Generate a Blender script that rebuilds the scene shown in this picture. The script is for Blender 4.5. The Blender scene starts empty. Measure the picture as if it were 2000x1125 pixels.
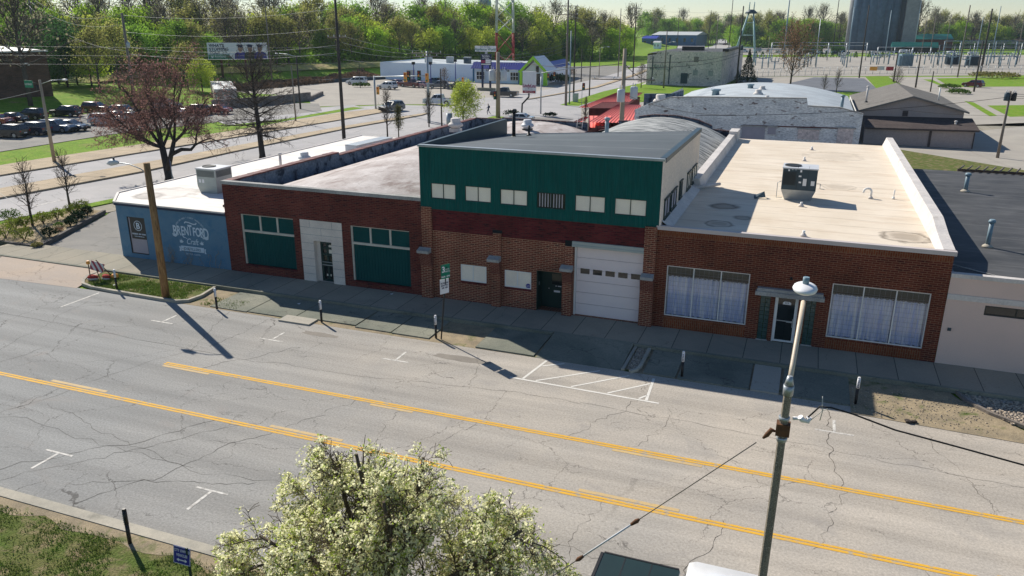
import bpy, math, random
from mathutils import Vector, Matrix, noise as mnoise

sc = bpy.context.scene
COL = sc.collection
R_ = math.radians

# ------------------------------------------------------------------ camera
CAMZ = 13.7
FPX = 1527.42                       # focal length in photo pixels (photo 2000 x 1125)
YAW, PITCH, ROLL = -0.35744855, 0.32468467, 0.00343017
_f = Vector((math.sin(YAW)*math.cos(PITCH), math.cos(YAW)*math.cos(PITCH), -math.sin(PITCH)))
_r = Vector((math.cos(YAW), -math.sin(YAW), 0))
_u = _r.cross(_f)
_c, _s = math.cos(ROLL), math.sin(ROLL)
RT, UP, FW = _c*_r+_s*_u, -_s*_r+_c*_u, _f
cam_d = bpy.data.cameras.new('camera')
cam = bpy.data.objects.new('camera', cam_d)
COL.objects.link(cam)
cam.matrix_world = Matrix(((RT.x, UP.x, -FW.x, 0), (RT.y, UP.y, -FW.y, 0), (RT.z, UP.z, -FW.z, CAMZ), (0, 0, 0, 1)))
cam_d.sensor_width = 36
cam_d.lens = FPX/2000*36
cam_d.clip_start = 0.1
cam_d.clip_end = 6000
sc.camera = cam

# ------------------------------------------------------------------ light
SUN_EL, SUN_AZ = 36.5, 121.5        # elevation; compass heading the shadows fall to (from +Y towards +X)
w = bpy.data.worlds.new('World'); sc.world = w; w.use_nodes = True
nt = w.node_tree
bg = nt.nodes['Background']
sky = nt.nodes.new('ShaderNodeTexSky'); sky.sky_type = 'NISHITA'; sky.sun_disc = False
sky.sun_elevation = R_(SUN_EL); sky.sun_rotation = R_(SUN_AZ+180)
sky.air_density = 1.0; sky.dust_density = 0.0; sky.ozone_density = 4.0
nt.links.new(sky.outputs[0], bg.inputs[0]); bg.inputs[1].default_value = 0.074
sun_d = bpy.data.lights.new('sun', 'SUN'); sun_d.energy = 4.7; sun_d.angle = R_(0.5); sun_d.color = (1.0, 0.93, 0.82)
sun = bpy.data.objects.new('sun', sun_d); COL.objects.link(sun)
_d = Vector((math.sin(R_(SUN_AZ))*math.cos(R_(SUN_EL)), math.cos(R_(SUN_AZ))*math.cos(R_(SUN_EL)), -math.sin(R_(SUN_EL))))
sun.rotation_euler = _d.to_track_quat('-Z', 'Y').to_euler()
sun.location = (-60, 60, 60)
sc.view_settings.view_transform = 'Standard'; sc.view_settings.look = 'None'
sc.view_settings.exposure = 0.46; sc.view_settings.gamma = 1
sc.render.engine = 'CYCLES'
sc.cycles.max_bounces = 6; sc.cycles.diffuse_bounces = 3; sc.cycles.transparent_max_bounces = 12

# ------------------------------------------------------------------ pixel -> world (photo pixels)
def _ray(px, py):
    return RT*((px-1000)/FPX) + UP*(-(py-562.5)/FPX) + FW
def at(px, py, z=0.0):
    d = _ray(px, py); t = (z-CAMZ)/d.z
    return Vector((d.x*t, d.y*t, z))
def atY(px, py, Y):
    d = _ray(px, py); t = Y/d.y
    return Vector((d.x*t, Y, CAMZ+d.z*t))
def htop(b, px, py):
    """height of the point seen at px,py above the ground point b"""
    d = _ray(px, py); k = math.hypot(b[0], b[1])/math.hypot(d.x, d.y)
    return CAMZ+d.z*k

# ------------------------------------------------------------------ mesh builder
class MB:
    def __init__(s):
        s.v = []; s.f = []; s.m = []; s.sm = []; s.X = None
    def pt(s, p):
        p = Vector(p)
        if s.X is not None: p = s.X @ p
        s.v.append(p); return len(s.v)-1
    def face(s, idx, m=0, smooth=False):
        s.f.append(tuple(idx)); s.m.append(m); s.sm.append(smooth)
    def poly(s, pts, m=0, smooth=False):
        s.face([s.pt(p) for p in pts], m, smooth)
    def box(s, x0, x1, y0, y1, z0, z1, m=0, top=None, bottom=True):
        i = [s.pt(p) for p in ((x0,y0,z0),(x1,y0,z0),(x1,y1,z0),(x0,y1,z0),(x0,y0,z1),(x1,y0,z1),(x1,y1,z1),(x0,y1,z1))]
        for q in ((0,1,5,4),(1,2,6,5),(2,3,7,6),(3,0,4,7)): s.face([i[k] for k in q], m)
        s.face([i[4],i[5],i[6],i[7]], m if top is None else top)
        if bottom: s.face([i[3],i[2],i[1],i[0]], m)
    def prism(s, poly, z0, z1, m=0, top=None, bottom=False):
        """poly: ccw (x,y) outline"""
        a = [s.pt((p[0],p[1],z0)) for p in poly]; b = [s.pt((p[0],p[1],z1)) for p in poly]
        n = len(poly)
        for k in range(n): s.face([a[k],a[(k+1)%n],b[(k+1)%n],b[k]], m)
        s.face(b, m if top is None else top)
        if bottom: s.face(a[::-1], m)
    def prismY(s, poly, y0, y1, m=0):
        """poly: (x,z) outline extruded along y"""
        a = [s.pt((p[0],y0,p[1])) for p in poly]; b = [s.pt((p[0],y1,p[1])) for p in poly]
        n = len(poly)
        for k in range(n): s.face([a[k],a[(k+1)%n],b[(k+1)%n],b[k]], m)
        s.face(b, m); s.face(a[::-1], m)
    def prismX(s, poly, x0, x1, m=0):
        a = [s.pt((x0,p[0],p[1])) for p in poly]; b = [s.pt((x1,p[0],p[1])) for p in poly]
        n = len(poly)
        for k in range(n): s.face([a[k],a[(k+1)%n],b[(k+1)%n],b[k]], m)
        s.face(b, m); s.face(a[::-1], m)
    def tube(s, pts, r, n=6, m=0, cap=True, smooth=True):
        pts = [Vector(p) for p in pts]
        if not hasattr(r, '__len__'): r = [r]*len(pts)
        rings = []; ref = None
        for k, p in enumerate(pts):
            d = (pts[min(k+1, len(pts)-1)]-pts[max(k-1, 0)])
            if d.length < 1e-9: d = Vector((0,0,1))
            d.normalize()
            if ref is None:
                ref = Vector((1,0,0)) if abs(d.x) < .8 else Vector((0,1,0))
            a = (ref-d*ref.dot(d)).normalized(); ref = a; b = d.cross(a)
            rings.append([s.pt(p+(a*math.cos(2*math.pi*j/n)+b*math.sin(2*math.pi*j/n))*r[k]) for j in range(n)])
        for k in range(len(rings)-1):
            for j in range(n): s.face([rings[k][j],rings[k][(j+1)%n],rings[k+1][(j+1)%n],rings[k+1][j]], m, smooth)
        if cap:
            s.face(rings[0][::-1], m); s.face(rings[-1], m)
    def cyl(s, c, r, z0, z1, n=12, m=0, r2=None):
        s.tube([(c[0],c[1],z0),(c[0],c[1],z1)], [r, r if r2 is None else r2], n, m)
    def lathe(s, c, prof, n=14, m=0, smooth=True):
        rings = [[s.pt((c[0]+r*math.cos(2*math.pi*j/n), c[1]+r*math.sin(2*math.pi*j/n), c[2]+z)) for j in range(n)] for r, z in prof]
        for k in range(len(rings)-1):
            for j in range(n): s.face([rings[k][j],rings[k][(j+1)%n],rings[k+1][(j+1)%n],rings[k+1][j]], m, smooth)
        s.face(rings[0][::-1], m); s.face(rings[-1], m)
    def blob(s, c, rx, ry, rz, nu=8, nv=6, m=0, jit=0, rng=random):
        rings = []
        for k in range(1, nv):
            t = math.pi*k/nv
            rings.append([s.pt((c[0]+rx*math.sin(t)*math.cos(2*math.pi*j/nu)*(1+rng.uniform(-jit,jit)), c[1]+ry*math.sin(t)*math.sin(2*math.pi*j/nu)*(1+rng.uniform(-jit,jit)), c[2]-rz*math.cos(t)*(1+rng.uniform(-jit,jit)))) for j in range(nu)])
        lo = s.pt((c[0],c[1],c[2]-rz)); hi = s.pt((c[0],c[1],c[2]+rz))
        for j in range(nu): s.face([lo, rings[0][(j+1)%nu], rings[0][j]], m, True)
        for k in range(len(rings)-1):
            for j in range(nu): s.face([rings[k][j],rings[k][(j+1)%nu],rings[k+1][(j+1)%nu],rings[k+1][j]], m, True)
        for j in range(nu): s.face([hi, rings[-1][j], rings[-1][(j+1)%nu]], m, True)
    def leaf(s, c, size, rng, m=0, asp=.7):
        a = Vector((rng.gauss(0,1),rng.gauss(0,1),rng.gauss(0,1)))
        if a.length < 1e-3: a = Vector((1,0,0))
        a.normalize(); b = a.orthogonal().normalized(); q = rng.uniform(0, 6.28)
        b2 = a.cross(b); u = b*math.cos(q)+b2*math.sin(q); v = a.cross(u)
        u = u*size*.5; v = v*size*.5*asp; c = Vector(c)
        s.poly([c-u, c-v*.9, c+u, c+v*.9], m)
    def wall(s, x0, x1, z0, z1, y, holes, rev=.15, m=0, mr=None):
        """front wall on plane y facing -Y, with rectangular holes (xa,xb,za,zb[,rev]) and their reveals"""
        xs = sorted(set([x0,x1]+[h[0] for h in holes]+[h[1] for h in holes])); zs = sorted(set([z0,z1]+[h[2] for h in holes]+[h[3] for h in holes]))
        xs = [x for x in xs if x0-1e-6 <= x <= x1+1e-6]; zs = [z for z in zs if z0-1e-6 <= z <= z1+1e-6]
        for a, b in zip(xs, xs[1:]):
            for c, d in zip(zs, zs[1:]):
                mx, mz = (a+b)/2, (c+d)/2
                if any(h[0] < mx < h[1] and h[2] < mz < h[3] for h in holes): continue
                s.poly([(a,y,c),(b,y,c),(b,y,d),(a,y,d)], m)
        for h in holes:
            r = h[4] if len(h) > 4 else rev; mm = m if mr is None else mr
            a, b, c, d = h[:4]
            s.poly([(a,y,c),(a,y,d),(a,y+r,d),(a,y+r,c)], mm); s.poly([(b,y,d),(b,y,c),(b,y+r,c),(b,y+r,d)], mm)
            s.poly([(a,y,d),(b,y,d),(b,y+r,d),(a,y+r,d)], mm); s.poly([(b,y,c),(a,y,c),(a,y+r,c),(b,y+r,c)], mm)
    def build(s, name, mats, parent=None, world=True, kind=None):
        """world=True: vertices are world coordinates; they are stored relative to the parent thing"""
        off = Vector((0,0,0)); p = parent
        if world:
            while p is not None: off = off+p.location; p = p.parent
        me = bpy.data.meshes.new(name)
        me.from_pydata([v-off for v in s.v], [], s.f)
        if not isinstance(mats, (list, tuple)): mats = [mats]
        for m in mats: me.materials.append(m)
        me.polygons.foreach_set('material_index', s.m); me.polygons.foreach_set('use_smooth', s.sm)
        uv = me.uv_layers.new(name='UVMap').data
        for poly in me.polygons:
            n = poly.normal; ax, ay, az = abs(n.x), abs(n.y), abs(n.z)
            for li in poly.loop_indices:
                v = s.v[me.loops[li].vertex_index]
                if az >= ax and az >= ay: uv[li].uv = (v.x, v.y)
                elif ay >= ax: uv[li].uv = (v.x, v.z)
                else: uv[li].uv = (v.y, v.z)
        o = bpy.data.objects.new(name, me); COL.objects.link(o)
        if parent is not None: o.parent = parent
        if kind: o['kind'] = kind
        return o

def tag(o, label, cat, group=None):
    o['label'] = label; o['category'] = cat
    if group: o['group'] = group
    return o
def thing(name, label, cat, loc=(0,0,0), rz=0, group=None):
    o = bpy.data.objects.new(name, None); COL.objects.link(o)
    o.empty_display_size = .3
    o.location = loc; o.rotation_euler = (0,0,rz)
    return tag(o, label, cat, group)
def struct(name, mb, mats):
    return mb.build(name, mats, None, kind='structure')
def copy_tree(o, parent=None):
    c = o.copy(); COL.objects.link(c)
    if parent is not None: c.parent = parent
    for ch in list(o.children): copy_tree(ch, c)
    return c

_txt = {}
def text(name, body, size, mat, parent, origin, right=(1,0,0), up=(0,0,1), ext=.004, align='CENTER', xs=1.0, shear=0.0, bold=0.0, sp=1.0):
    cu = bpy.data.curves.new('lettering', 'FONT')
    cu.body = body; cu.size = size; cu.align_x = align; cu.extrude = ext; cu.shear = shear; cu.offset = bold; cu.space_character = sp; cu.resolution_u = 3
    to = bpy.data.objects.new('lettering', cu); COL.objects.link(to)
    bpy.context.view_layer.update()
    me = bpy.data.meshes.new_from_object(to.evaluated_get(bpy.context.evaluated_depsgraph_get()))
    bpy.data.objects.remove(to); bpy.data.curves.remove(cu)
    r = Vector(right).normalized(); u = Vector(up).normalized(); n = r.cross(u)
    off = Vector((0,0,0)); p = parent
    while p is not None: off = off+p.location; p = p.parent
    o_ = Vector(origin)-off
    me.transform(Matrix(((r.x*xs,u.x,n.x,o_.x),(r.y*xs,u.y,n.y,o_.y),(r.z*xs,u.z,n.z,o_.z),(0,0,0,1))))
    me.materials.clear(); me.materials.append(mat); me.name = name
    o = bpy.data.objects.new(name, me); COL.objects.link(o); o.parent = parent
    return o
# ------------------------------------------------------------------ materials
def newmat(name):
    m = bpy.data.materials.new(name); m.use_nodes = True
    return m, m.node_tree, m.node_tree.nodes['Principled BSDF']
def nd(nt, t, **kw):
    n = nt.nodes.new(t)
    for k, v in kw.items():
        if k.startswith('i_'):
            key = k[2:]; key = int(key) if key.isdigit() else key
            n.inputs[key].default_value = v
        else: setattr(n, k, v)
    return n
def c4(c): return (c[0], c[1], c[2], 1)
def srgb(r, g, b):
    f = lambda x: (x/255/12.92) if x/255 <= .04045 else ((x/255+.055)/1.055)**2.4
    return (f(r), f(g), f(b))
def ramp(nt, fac, p0, p1, a=0.0, b=1.0):
    n = nd(nt, 'ShaderNodeMapRange'); n.clamp = True
    nt.links.new(fac, n.inputs[0])
    for k, v in zip((1,2,3,4), (p0,p1,a,b)): n.inputs[k].default_value = v
    return n.outputs[0]
def mix(nt, fac, a, b, mode='MIX'):
    n = nd(nt, 'ShaderNodeMix', data_type='RGBA', blend_type=mode)
    if hasattr(fac, 'is_linked') or hasattr(fac, 'links'): nt.links.new(fac, n.inputs[0])
    else: n.inputs[0].default_value = fac
    for k, x in ((6, a), (7, b)):
        if isinstance(x, tuple): n.inputs[k].default_value = c4(x)
        else: nt.links.new(x, n.inputs[k])
    return n.outputs[2]
def mth(nt, op, a, b=None, c=None):
    n = nd(nt, 'ShaderNodeMath', operation=op)
    for k, x in enumerate((a, b, c)):
        if x is None: continue
        if isinstance(x, (int, float)): n.inputs[k].default_value = x
        else: nt.links.new(x, n.inputs[k])
    return n.outputs[0]
def vec(nt, coord='Object', scale=(1,1,1), rot=(0,0,0)):
    tc = nd(nt, 'ShaderNodeTexCoord'); mp = nd(nt, 'ShaderNodeMapping')
    mp.inputs['Scale'].default_value = scale; mp.inputs['Rotation'].default_value = rot
    nt.links.new(tc.outputs[coord], mp.inputs[0]); return mp.outputs[0]
def noise(nt, v, scale, detail=4, rough=.55, dist=0.0):
    n = nd(nt, 'ShaderNodeTexNoise'); n.inputs['Scale'].default_value = scale; n.inputs['Detail'].default_value = detail
    n.inputs['Roughness'].default_value = rough; n.inputs['Distortion'].default_value = dist
    nt.links.new(v, n.inputs['Vector']); return n.outputs[0]
def bump(nt, bsdf, h, st=.3, dist=.02):
    b = nd(nt, 'ShaderNodeBump'); b.inputs['Strength'].default_value = st; b.inputs['Distance'].default_value = dist
    nt.links.new(h, b.inputs['Height']); nt.links.new(b.outputs[0], bsdf.inputs['Normal'])

def M(name, c1, c2=None, scale=.6, rough=.85, spec=.25, metal=0.0, coord='Object', vs=(1,1,1), c3=None, s3=3.0, t3=(.55,.7), fine=.12, fs=40, bst=0.0, bsc=30, bdist=.02, lo=.35, hi=.65):
    m, nt, b = newmat(name)
    b.inputs['Roughness'].default_value = rough; b.inputs['Specular IOR Level'].default_value = spec; b.inputs['Metallic'].default_value = metal
    v = vec(nt, coord, vs)
    if c2 is None: c2 = tuple(x*.82 for x in c1)
    col = mix(nt, ramp(nt, noise(nt, v, scale, 6, .6), lo, hi), c1, c2)
    if c3 is not None: col = mix(nt, ramp(nt, noise(nt, v, s3, 5, .6, .3), *t3), col, c3)
    if fine: 
        g = ramp(nt, noise(nt, v, fs, 3, .7), .3, .7, 1-fine, 1+fine)
        hs = nd(nt, 'ShaderNodeHueSaturation'); nt.links.new(g, hs.inputs['Value']); nt.links.new(col, hs.inputs['Color']); col = hs.outputs[0]
    nt.links.new(col, b.inputs['Base Color'])
    if bst: bump(nt, b, noise(nt, v, bsc, 4), bst, bdist)
    return m

def brick(name, c1, c2, mortar, bw=.30, bh=.092, ms=.013, c3=None, vert=False, dark=None, soot=.42):
    m, nt, b = newmat(name)
    b.inputs['Roughness'].default_value = .9; b.inputs['Specular IOR Level'].default_value = .15
    v = vec(nt, 'UV', (1,1,1), (0,0,math.pi/2) if vert else (0,0,0))
    t = nd(nt, 'ShaderNodeTexBrick', offset=.5, squash=1.0)
    t.inputs['Scale'].default_value = 1; t.inputs['Mortar Size'].default_value = ms; t.inputs['Brick Width'].default_value = bw; t.inputs['Row Height'].default_value = bh
    t.inputs['Color1'].default_value = c4(c1); t.inputs['Color2'].default_value = c4(c2); t.inputs['Mortar'].default_value = c4(mortar); t.inputs['Bias'].default_value = -.1; t.inputs['Mortar Smooth'].default_value = .1
    nt.links.new(v, t.inputs['Vector'])
    col = t.outputs['Color']
    if c3 is not None:
        vo = nd(nt, 'ShaderNodeTexNoise'); vo.inputs['Scale'].default_value = 5.5; vo.inputs['Detail'].default_value = 2
        mp = vec(nt, 'UV', (.45,2.2,1)); nt.links.new(mp, vo.inputs['Vector'])
        f = mth(nt, 'MULTIPLY', ramp(nt, vo.outputs[0], .55, .62), mth(nt, 'SUBTRACT', 1.0, t.outputs['Fac']))
        col = mix(nt, f, col, c3)
    v2 = vec(nt, 'UV')
    st = ramp(nt, noise(nt, v2, .5, 5, .65), .3, .75, 1-soot, 1.15)
    hs = nd(nt, 'ShaderNodeHueSaturation'); nt.links.new(st, hs.inputs['Value']); nt.links.new(col, hs.inputs['Color'])
    nt.links.new(hs.outputs[0], b.inputs['Base Color'])
    bump(nt, b, mth(nt, 'SUBTRACT', 1.0, t.outputs['Fac']), .5, .01)
    return m

def pavement(name, base, alt, crack=.8, cscale=.42, streak=.5, speck=.14, stain=None, cw=.014, joints=None, west_vignette=None):
    """asphalt or concrete: mottling, tyre streaks along x, aggregate speckle, branching cracks"""
    m, nt, b = newmat(name)
    b.inputs['Roughness'].default_value = .9; b.inputs['Specular IOR Level'].default_value = .2
    v = vec(nt, 'Object')
    col = mix(nt, ramp(nt, noise(nt, v, .22, 6, .62, .4), .35, .66), base, alt)
    if west_vignette is not None:      # greyer tone and vignette darkening painted into the surfacing towards the west
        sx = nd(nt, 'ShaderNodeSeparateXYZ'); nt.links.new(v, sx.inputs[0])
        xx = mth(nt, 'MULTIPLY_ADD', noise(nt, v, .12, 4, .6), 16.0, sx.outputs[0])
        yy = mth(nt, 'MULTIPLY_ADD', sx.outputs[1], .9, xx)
        col = mix(nt, ramp(nt, yy, 2.0, 26.0, .92, 0), col, west_vignette)
    if streak:
        vs = vec(nt, 'Object', (.06, 1.1, 1))
        g = ramp(nt, noise(nt, vs, 1.0, 4, .6), .32, .7, 1-.22*streak, 1+.10*streak)
        hs = nd(nt, 'ShaderNodeHueSaturation'); nt.links.new(g, hs.inputs['Value']); nt.links.new(col, hs.inputs['Color']); col = hs.outputs[0]
    g = ramp(nt, noise(nt, v, 14, 2, .8), .25, .75, 1-speck, 1+speck)
    hs = nd(nt, 'ShaderNodeHueSaturation'); nt.links.new(g, hs.inputs['Value']); nt.links.new(col, hs.inputs['Color']); col = hs.outputs[0]
    if stain is not None:
        col = mix(nt, mth(nt, 'MULTIPLY', ramp(nt, noise(nt, v, .55, 4, .5, .8), .62, .74), .6), col, stain)
    if streak:
        sp_ = mth(nt, 'MULTIPLY', ramp(nt, noise(nt, v, 2.2, 3, .5), .70, .76, 0, .45), ramp(nt, noise(nt, v, .3, 2), .45, .6))
        col = mix(nt, sp_, col, (.10,.095,.085))
    if joints is not None:
        jw, jh, js = joints
        t = nd(nt, 'ShaderNodeTexBrick', offset=0.0)
        t.inputs['Scale'].default_value = 1; t.inputs['Mortar Size'].default_value = js; t.inputs['Brick Width'].default_value = jw; t.inputs['Row Height'].default_value = jh
        t.inputs['Color1'].default_value = (1,1,1,1); t.inputs['Color2'].default_value = (.86,.86,.86,1); t.inputs['Mortar'].default_value = (.3,.3,.3,1)
        nt.links.new(vec(nt, 'UV'), t.inputs['Vector'])
        col = mix(nt, 1.0, col, t.outputs['Color'], 'MULTIPLY')
    if crack:
        wv = nd(nt, 'ShaderNodeTexNoise'); wv.inputs['Scale'].default_value = 1.3; wv.inputs['Detail'].default_value = 5; wv.inputs['Roughness'].default_value = .65; nt.links.new(v, wv.inputs['Vector'])
        ad = nd(nt, 'ShaderNodeVectorMath', operation='MULTIPLY_ADD'); nt.links.new(wv.outputs[1], ad.inputs[0]); ad.inputs[1].default_value = (1.1,1.1,0); nt.links.new(v, ad.inputs[2])
        cr = None
        for sc_, wd, msk, seed in ((cscale, cw*cscale, (.40,.50), 0.), (cscale*2.7, cw*.8*cscale*2.7, (.55,.62), 7.)):
            mp = nd(nt, 'ShaderNodeMapping'); mp.inputs['Location'].default_value = (seed,seed*.7,0); mp.inputs['Scale'].default_value = (.62,1,1); mp.inputs['Rotation'].default_value = (0,0,.35); nt.links.new(ad.outputs[0], mp.inputs[0])
            vo = nd(nt, 'ShaderNodeTexVoronoi', feature='DISTANCE_TO_EDGE'); vo.inputs['Scale'].default_value = sc_; nt.links.new(mp.outputs[0], vo.inputs['Vector'])
            line = ramp(nt, vo.outputs['Distance'], wd*.35, wd, 1, 0)
            k = mth(nt, 'MULTIPLY', line, ramp(nt, noise(nt, v, .17+seed*.02, 3, .6), *msk))
            cr = k if cr is None else mth(nt, 'MAXIMUM', cr, k)
        col = mix(nt, mth(nt, 'MULTIPLY', cr, crack), col, (.035,.03,.027))
    nt.links.new(col, b.inputs['Base Color'])
    bump(nt, b, noise(nt, v, 30, 3), .15, .01)
    return m

def foliage(name, c1, c2, trans=.35, rnd=.35, scale=.9):
    m, nt, b = newmat(name)
    out = nt.nodes['Material Output']; nt.nodes.remove(b)
    v = vec(nt, 'Object'); oi = nd(nt, 'ShaderNodeObjectInfo')
    col = mix(nt, ramp(nt, noise(nt, v, scale, 4, .7), .35, .65), c1, c2)
    hs = nd(nt, 'ShaderNodeHueSaturation'); nt.links.new(ramp(nt, oi.outputs['Random'], 0, 1, 1-rnd, 1+rnd), hs.inputs['Value']); nt.links.new(col, hs.inputs['Color']); col = hs.outputs[0]
    d = nd(nt, 'ShaderNodeBsdfDiffuse'); t = nd(nt, 'ShaderNodeBsdfTranslucent'); mx = nd(nt, 'ShaderNodeMixShader'); mx.inputs[0].default_value = trans
    nt.links.new(col, d.inputs[0]); nt.links.new(col, t.inputs[0]); nt.links.new(d.outputs[0], mx.inputs[1]); nt.links.new(t.outputs[0], mx.inputs[2]); nt.links.new(mx.outputs[0], out.inputs[0])
    return m

def glassmat(name, tint=(.8,.9,.9), fac=.12):
    m, nt, b = newmat(name)
    out = nt.nodes['Material Output']; nt.nodes.remove(b)
    tr = nd(nt, 'ShaderNodeBsdfTransparent'); gl = nd(nt, 'ShaderNodeBsdfGlossy'); mx = nd(nt, 'ShaderNodeMixShader'); fr = nd(nt, 'ShaderNodeFresnel')
    tr.inputs[0].default_value = c4(tint); gl.inputs['Roughness'].default_value = .03; fr.inputs[0].default_value = 1.5
    nt.links.new(mth(nt, 'ADD', fr.outputs[0], fac-.04), mx.inputs[0]); nt.links.new(tr.outputs[0], mx.inputs[1]); nt.links.new(gl.outputs[0], mx.inputs[2]); nt.links.new(mx.outputs[0], out.inputs[0])
    return m

def paint(name, c, rough=.3, coat=.5, flake=0):
    m, nt, b = newmat(name)
    v = vec(nt, 'Object')
    col = mix(nt, ramp(nt, noise(nt, v, 2.5, 4), .3, .7), c, tuple(x*.88 for x in c))
    nt.links.new(col, b.inputs['Base Color']); b.inputs['Roughness'].default_value = rough; b.inputs['Coat Weight'].default_value = coat; b.inputs['Coat Roughness'].default_value = .05
    return m

def membrane(name, base, alt, seam, pitch=1.45, rings=(), dirt=None):
    m, nt, b = newmat(name)
    b.inputs['Roughness'].default_value = .75; b.inputs['Specular IOR Level'].default_value = .3
    v = vec(nt, 'UV')
    col = mix(nt, ramp(nt, noise(nt, v, .35, 6, .6, .5), .35, .7), base, alt)
    if dirt is not None:
        vs = vec(nt, 'UV', (.28,1.3,1))
        col = mix(nt, ramp(nt, noise(nt, vs, 1.1, 5, .65), .50, .72, 0, .70), col, dirt)
    sx = nd(nt, 'ShaderNodeSeparateXYZ'); nt.links.new(v, sx.inputs[0])
    wob = mth(nt, 'MULTIPLY_ADD', noise(nt, v, .8, 3), .06, sx.outputs[1])
    fr = mth(nt, 'ABSOLUTE', mth(nt, 'SUBTRACT', mth(nt, 'FRACT', mth(nt, 'DIVIDE', wob, pitch)), .5))
    ln = mth(nt, 'MULTIPLY', ramp(nt, fr, .0, .035, 1, 0), ramp(nt, noise(nt, vec(nt,'UV',(.5,2,1)), 1.2, 4), .3, .6, .15, .8))
    col = mix(nt, ln, col, seam)
    for (cx, cy, r, wdt, stg) in rings:
        ds = nd(nt, 'ShaderNodeVectorMath', operation='DISTANCE'); wv = nd(nt, 'ShaderNodeTexNoise'); wv.inputs['Scale'].default_value = 1.6; nt.links.new(v, wv.inputs['Vector'])
        nt.links.new(v, ds.inputs[0]); ds.inputs[1].default_value = (cx,cy,0)
        dd = mth(nt, 'MULTIPLY_ADD', mth(nt, 'SUBTRACT', wv.outputs[0], .5), r*.9, ds.outputs['Value'])
        k = ramp(nt, mth(nt, 'ABSOLUTE', mth(nt, 'SUBTRACT', dd, r)), 0, wdt, stg, 0)
        col = mix(nt, k, col, tuple(x*.45 for x in seam))
        col = mix(nt, ramp(nt, dd, r*.5, r, stg*.75, 0), col, tuple(x*.8 for x in seam))
    nt.links.new(col, b.inputs['Base Color'])
    bump(nt, b, mth(nt, 'ADD', noise(nt, v, 3, 4), mth(nt, 'MULTIPLY', ln, -.5)), .3, .02)
    return m

MAT = {}
# ground
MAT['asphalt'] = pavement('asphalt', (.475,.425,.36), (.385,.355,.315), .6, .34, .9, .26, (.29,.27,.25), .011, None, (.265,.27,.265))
MAT['asphalt2'] = pavement('asphalt_far', (.43,.415,.41), (.35,.345,.345), .5, .12, .0, .10, (.27,.265,.26), .03)
MAT['asphalt_lot'] = pavement('asphalt_lot', (.20,.195,.185), (.27,.255,.23), .5, .3, .3, .16)
MAT['asphalt_dark'] = pavement('asphalt_dark', (.13,.14,.16), (.17,.18,.20), .4, .2, .2, .1)
MAT['concrete'] = pavement('concrete_paving', (.38,.335,.26), (.26,.25,.205), .35, .25, 0, .10, (.25,.24,.20), .012, (1.52,3.2,.018))
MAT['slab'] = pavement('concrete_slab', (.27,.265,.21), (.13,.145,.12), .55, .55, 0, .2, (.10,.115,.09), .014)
MAT['slab_pale'] = pavement('concrete_slab_pale', (.42,.38,.31), (.38,.36,.31), .3, .3, 0, .1)
MAT['tan_conc'] = pavement('tan_concrete', (.50,.40,.27), (.42,.34,.24), .3, .2, .2, .1, None, .02, (1.5,1.5,.02))
MAT['pink_conc'] = pavement('pinkish_concrete', (.47,.37,.28), (.40,.34,.29), .4, .25, .3, .1, None, .015)
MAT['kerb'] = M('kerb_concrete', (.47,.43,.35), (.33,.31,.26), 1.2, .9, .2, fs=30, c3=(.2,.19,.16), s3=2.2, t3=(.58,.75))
MAT['gravel_lot'] = pavement('pale_gravel', (.40,.37,.32), (.33,.305,.27), .0, .2, .2, .12)
MAT['dirt'] = M('dirt', (.36,.29,.19), (.24,.20,.14), 1.5, .95, .1, fs=25, fine=.3, c3=(.10,.13,.04), s3=1.3, t3=(.56,.70), bst=.5, bsc=12)
MAT['mulch'] = M('mulch_soil', (.38,.31,.20), (.22,.17,.10), 1.4, .95, .1, fs=18, fine=.35, bst=.6, bsc=14)
MAT['grass'] = M('grass', (.115,.235,.014), (.19,.285,.028), .8, .95, .1, c3=(.26,.23,.08), s3=.33, t3=(.56,.74), fs=5, fine=.4, bst=.8, bsc=10, bdist=.05)
MAT['grass_patchy'] = M('patchy_grass', (.085,.13,.025), (.14,.14,.05), 1.3, .95, .1, c3=(.24,.19,.11), s3=1.6, t3=(.50,.66), fs=16, fine=.4, bst=1, bsc=16, bdist=.05)
MAT['grass_dry'] = M('dry_grass', (.34,.31,.10), (.25,.27,.07), .15, .95, .1, c3=(.40,.31,.17), s3=.2, t3=(.5,.7), fs=4, fine=.3)
MAT['brush'] = M('brown_brush', (.20,.13,.08), (.11,.08,.055), .5, .95, .1, c3=(.33,.26,.15), s3=.6, t3=(.5,.65), fs=5, fine=.4, bst=1, bsc=3, bdist=.3)
MAT['yellow'] = M('yellow_paint', (.72,.40,.035), (.64,.36,.05), 1.5, .8, .3, c3=(.40,.34,.24), s3=4, t3=(.52,.68), fs=40, fine=.15)
MAT['yellow_old'] = M('worn_yellow_paint', (.60,.42,.17), (.52,.38,.2), 1.5, .8, .3, c3=(.40,.34,.26), s3=4, t3=(.5,.7), fs=40)
MAT['whitefresh'] = M('white_bay_paint', (.72,.70,.65), (.64,.62,.57), 2, .8, .3, c3=(.42,.39,.35), s3=6, t3=(.60,.76), fs=40)
MAT['whitepaint'] = M('white_road_paint', (.70,.68,.63), (.56,.54,.50), 2, .8, .3, c3=(.38,.36,.33), s3=5, t3=(.47,.60), fs=40)
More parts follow.
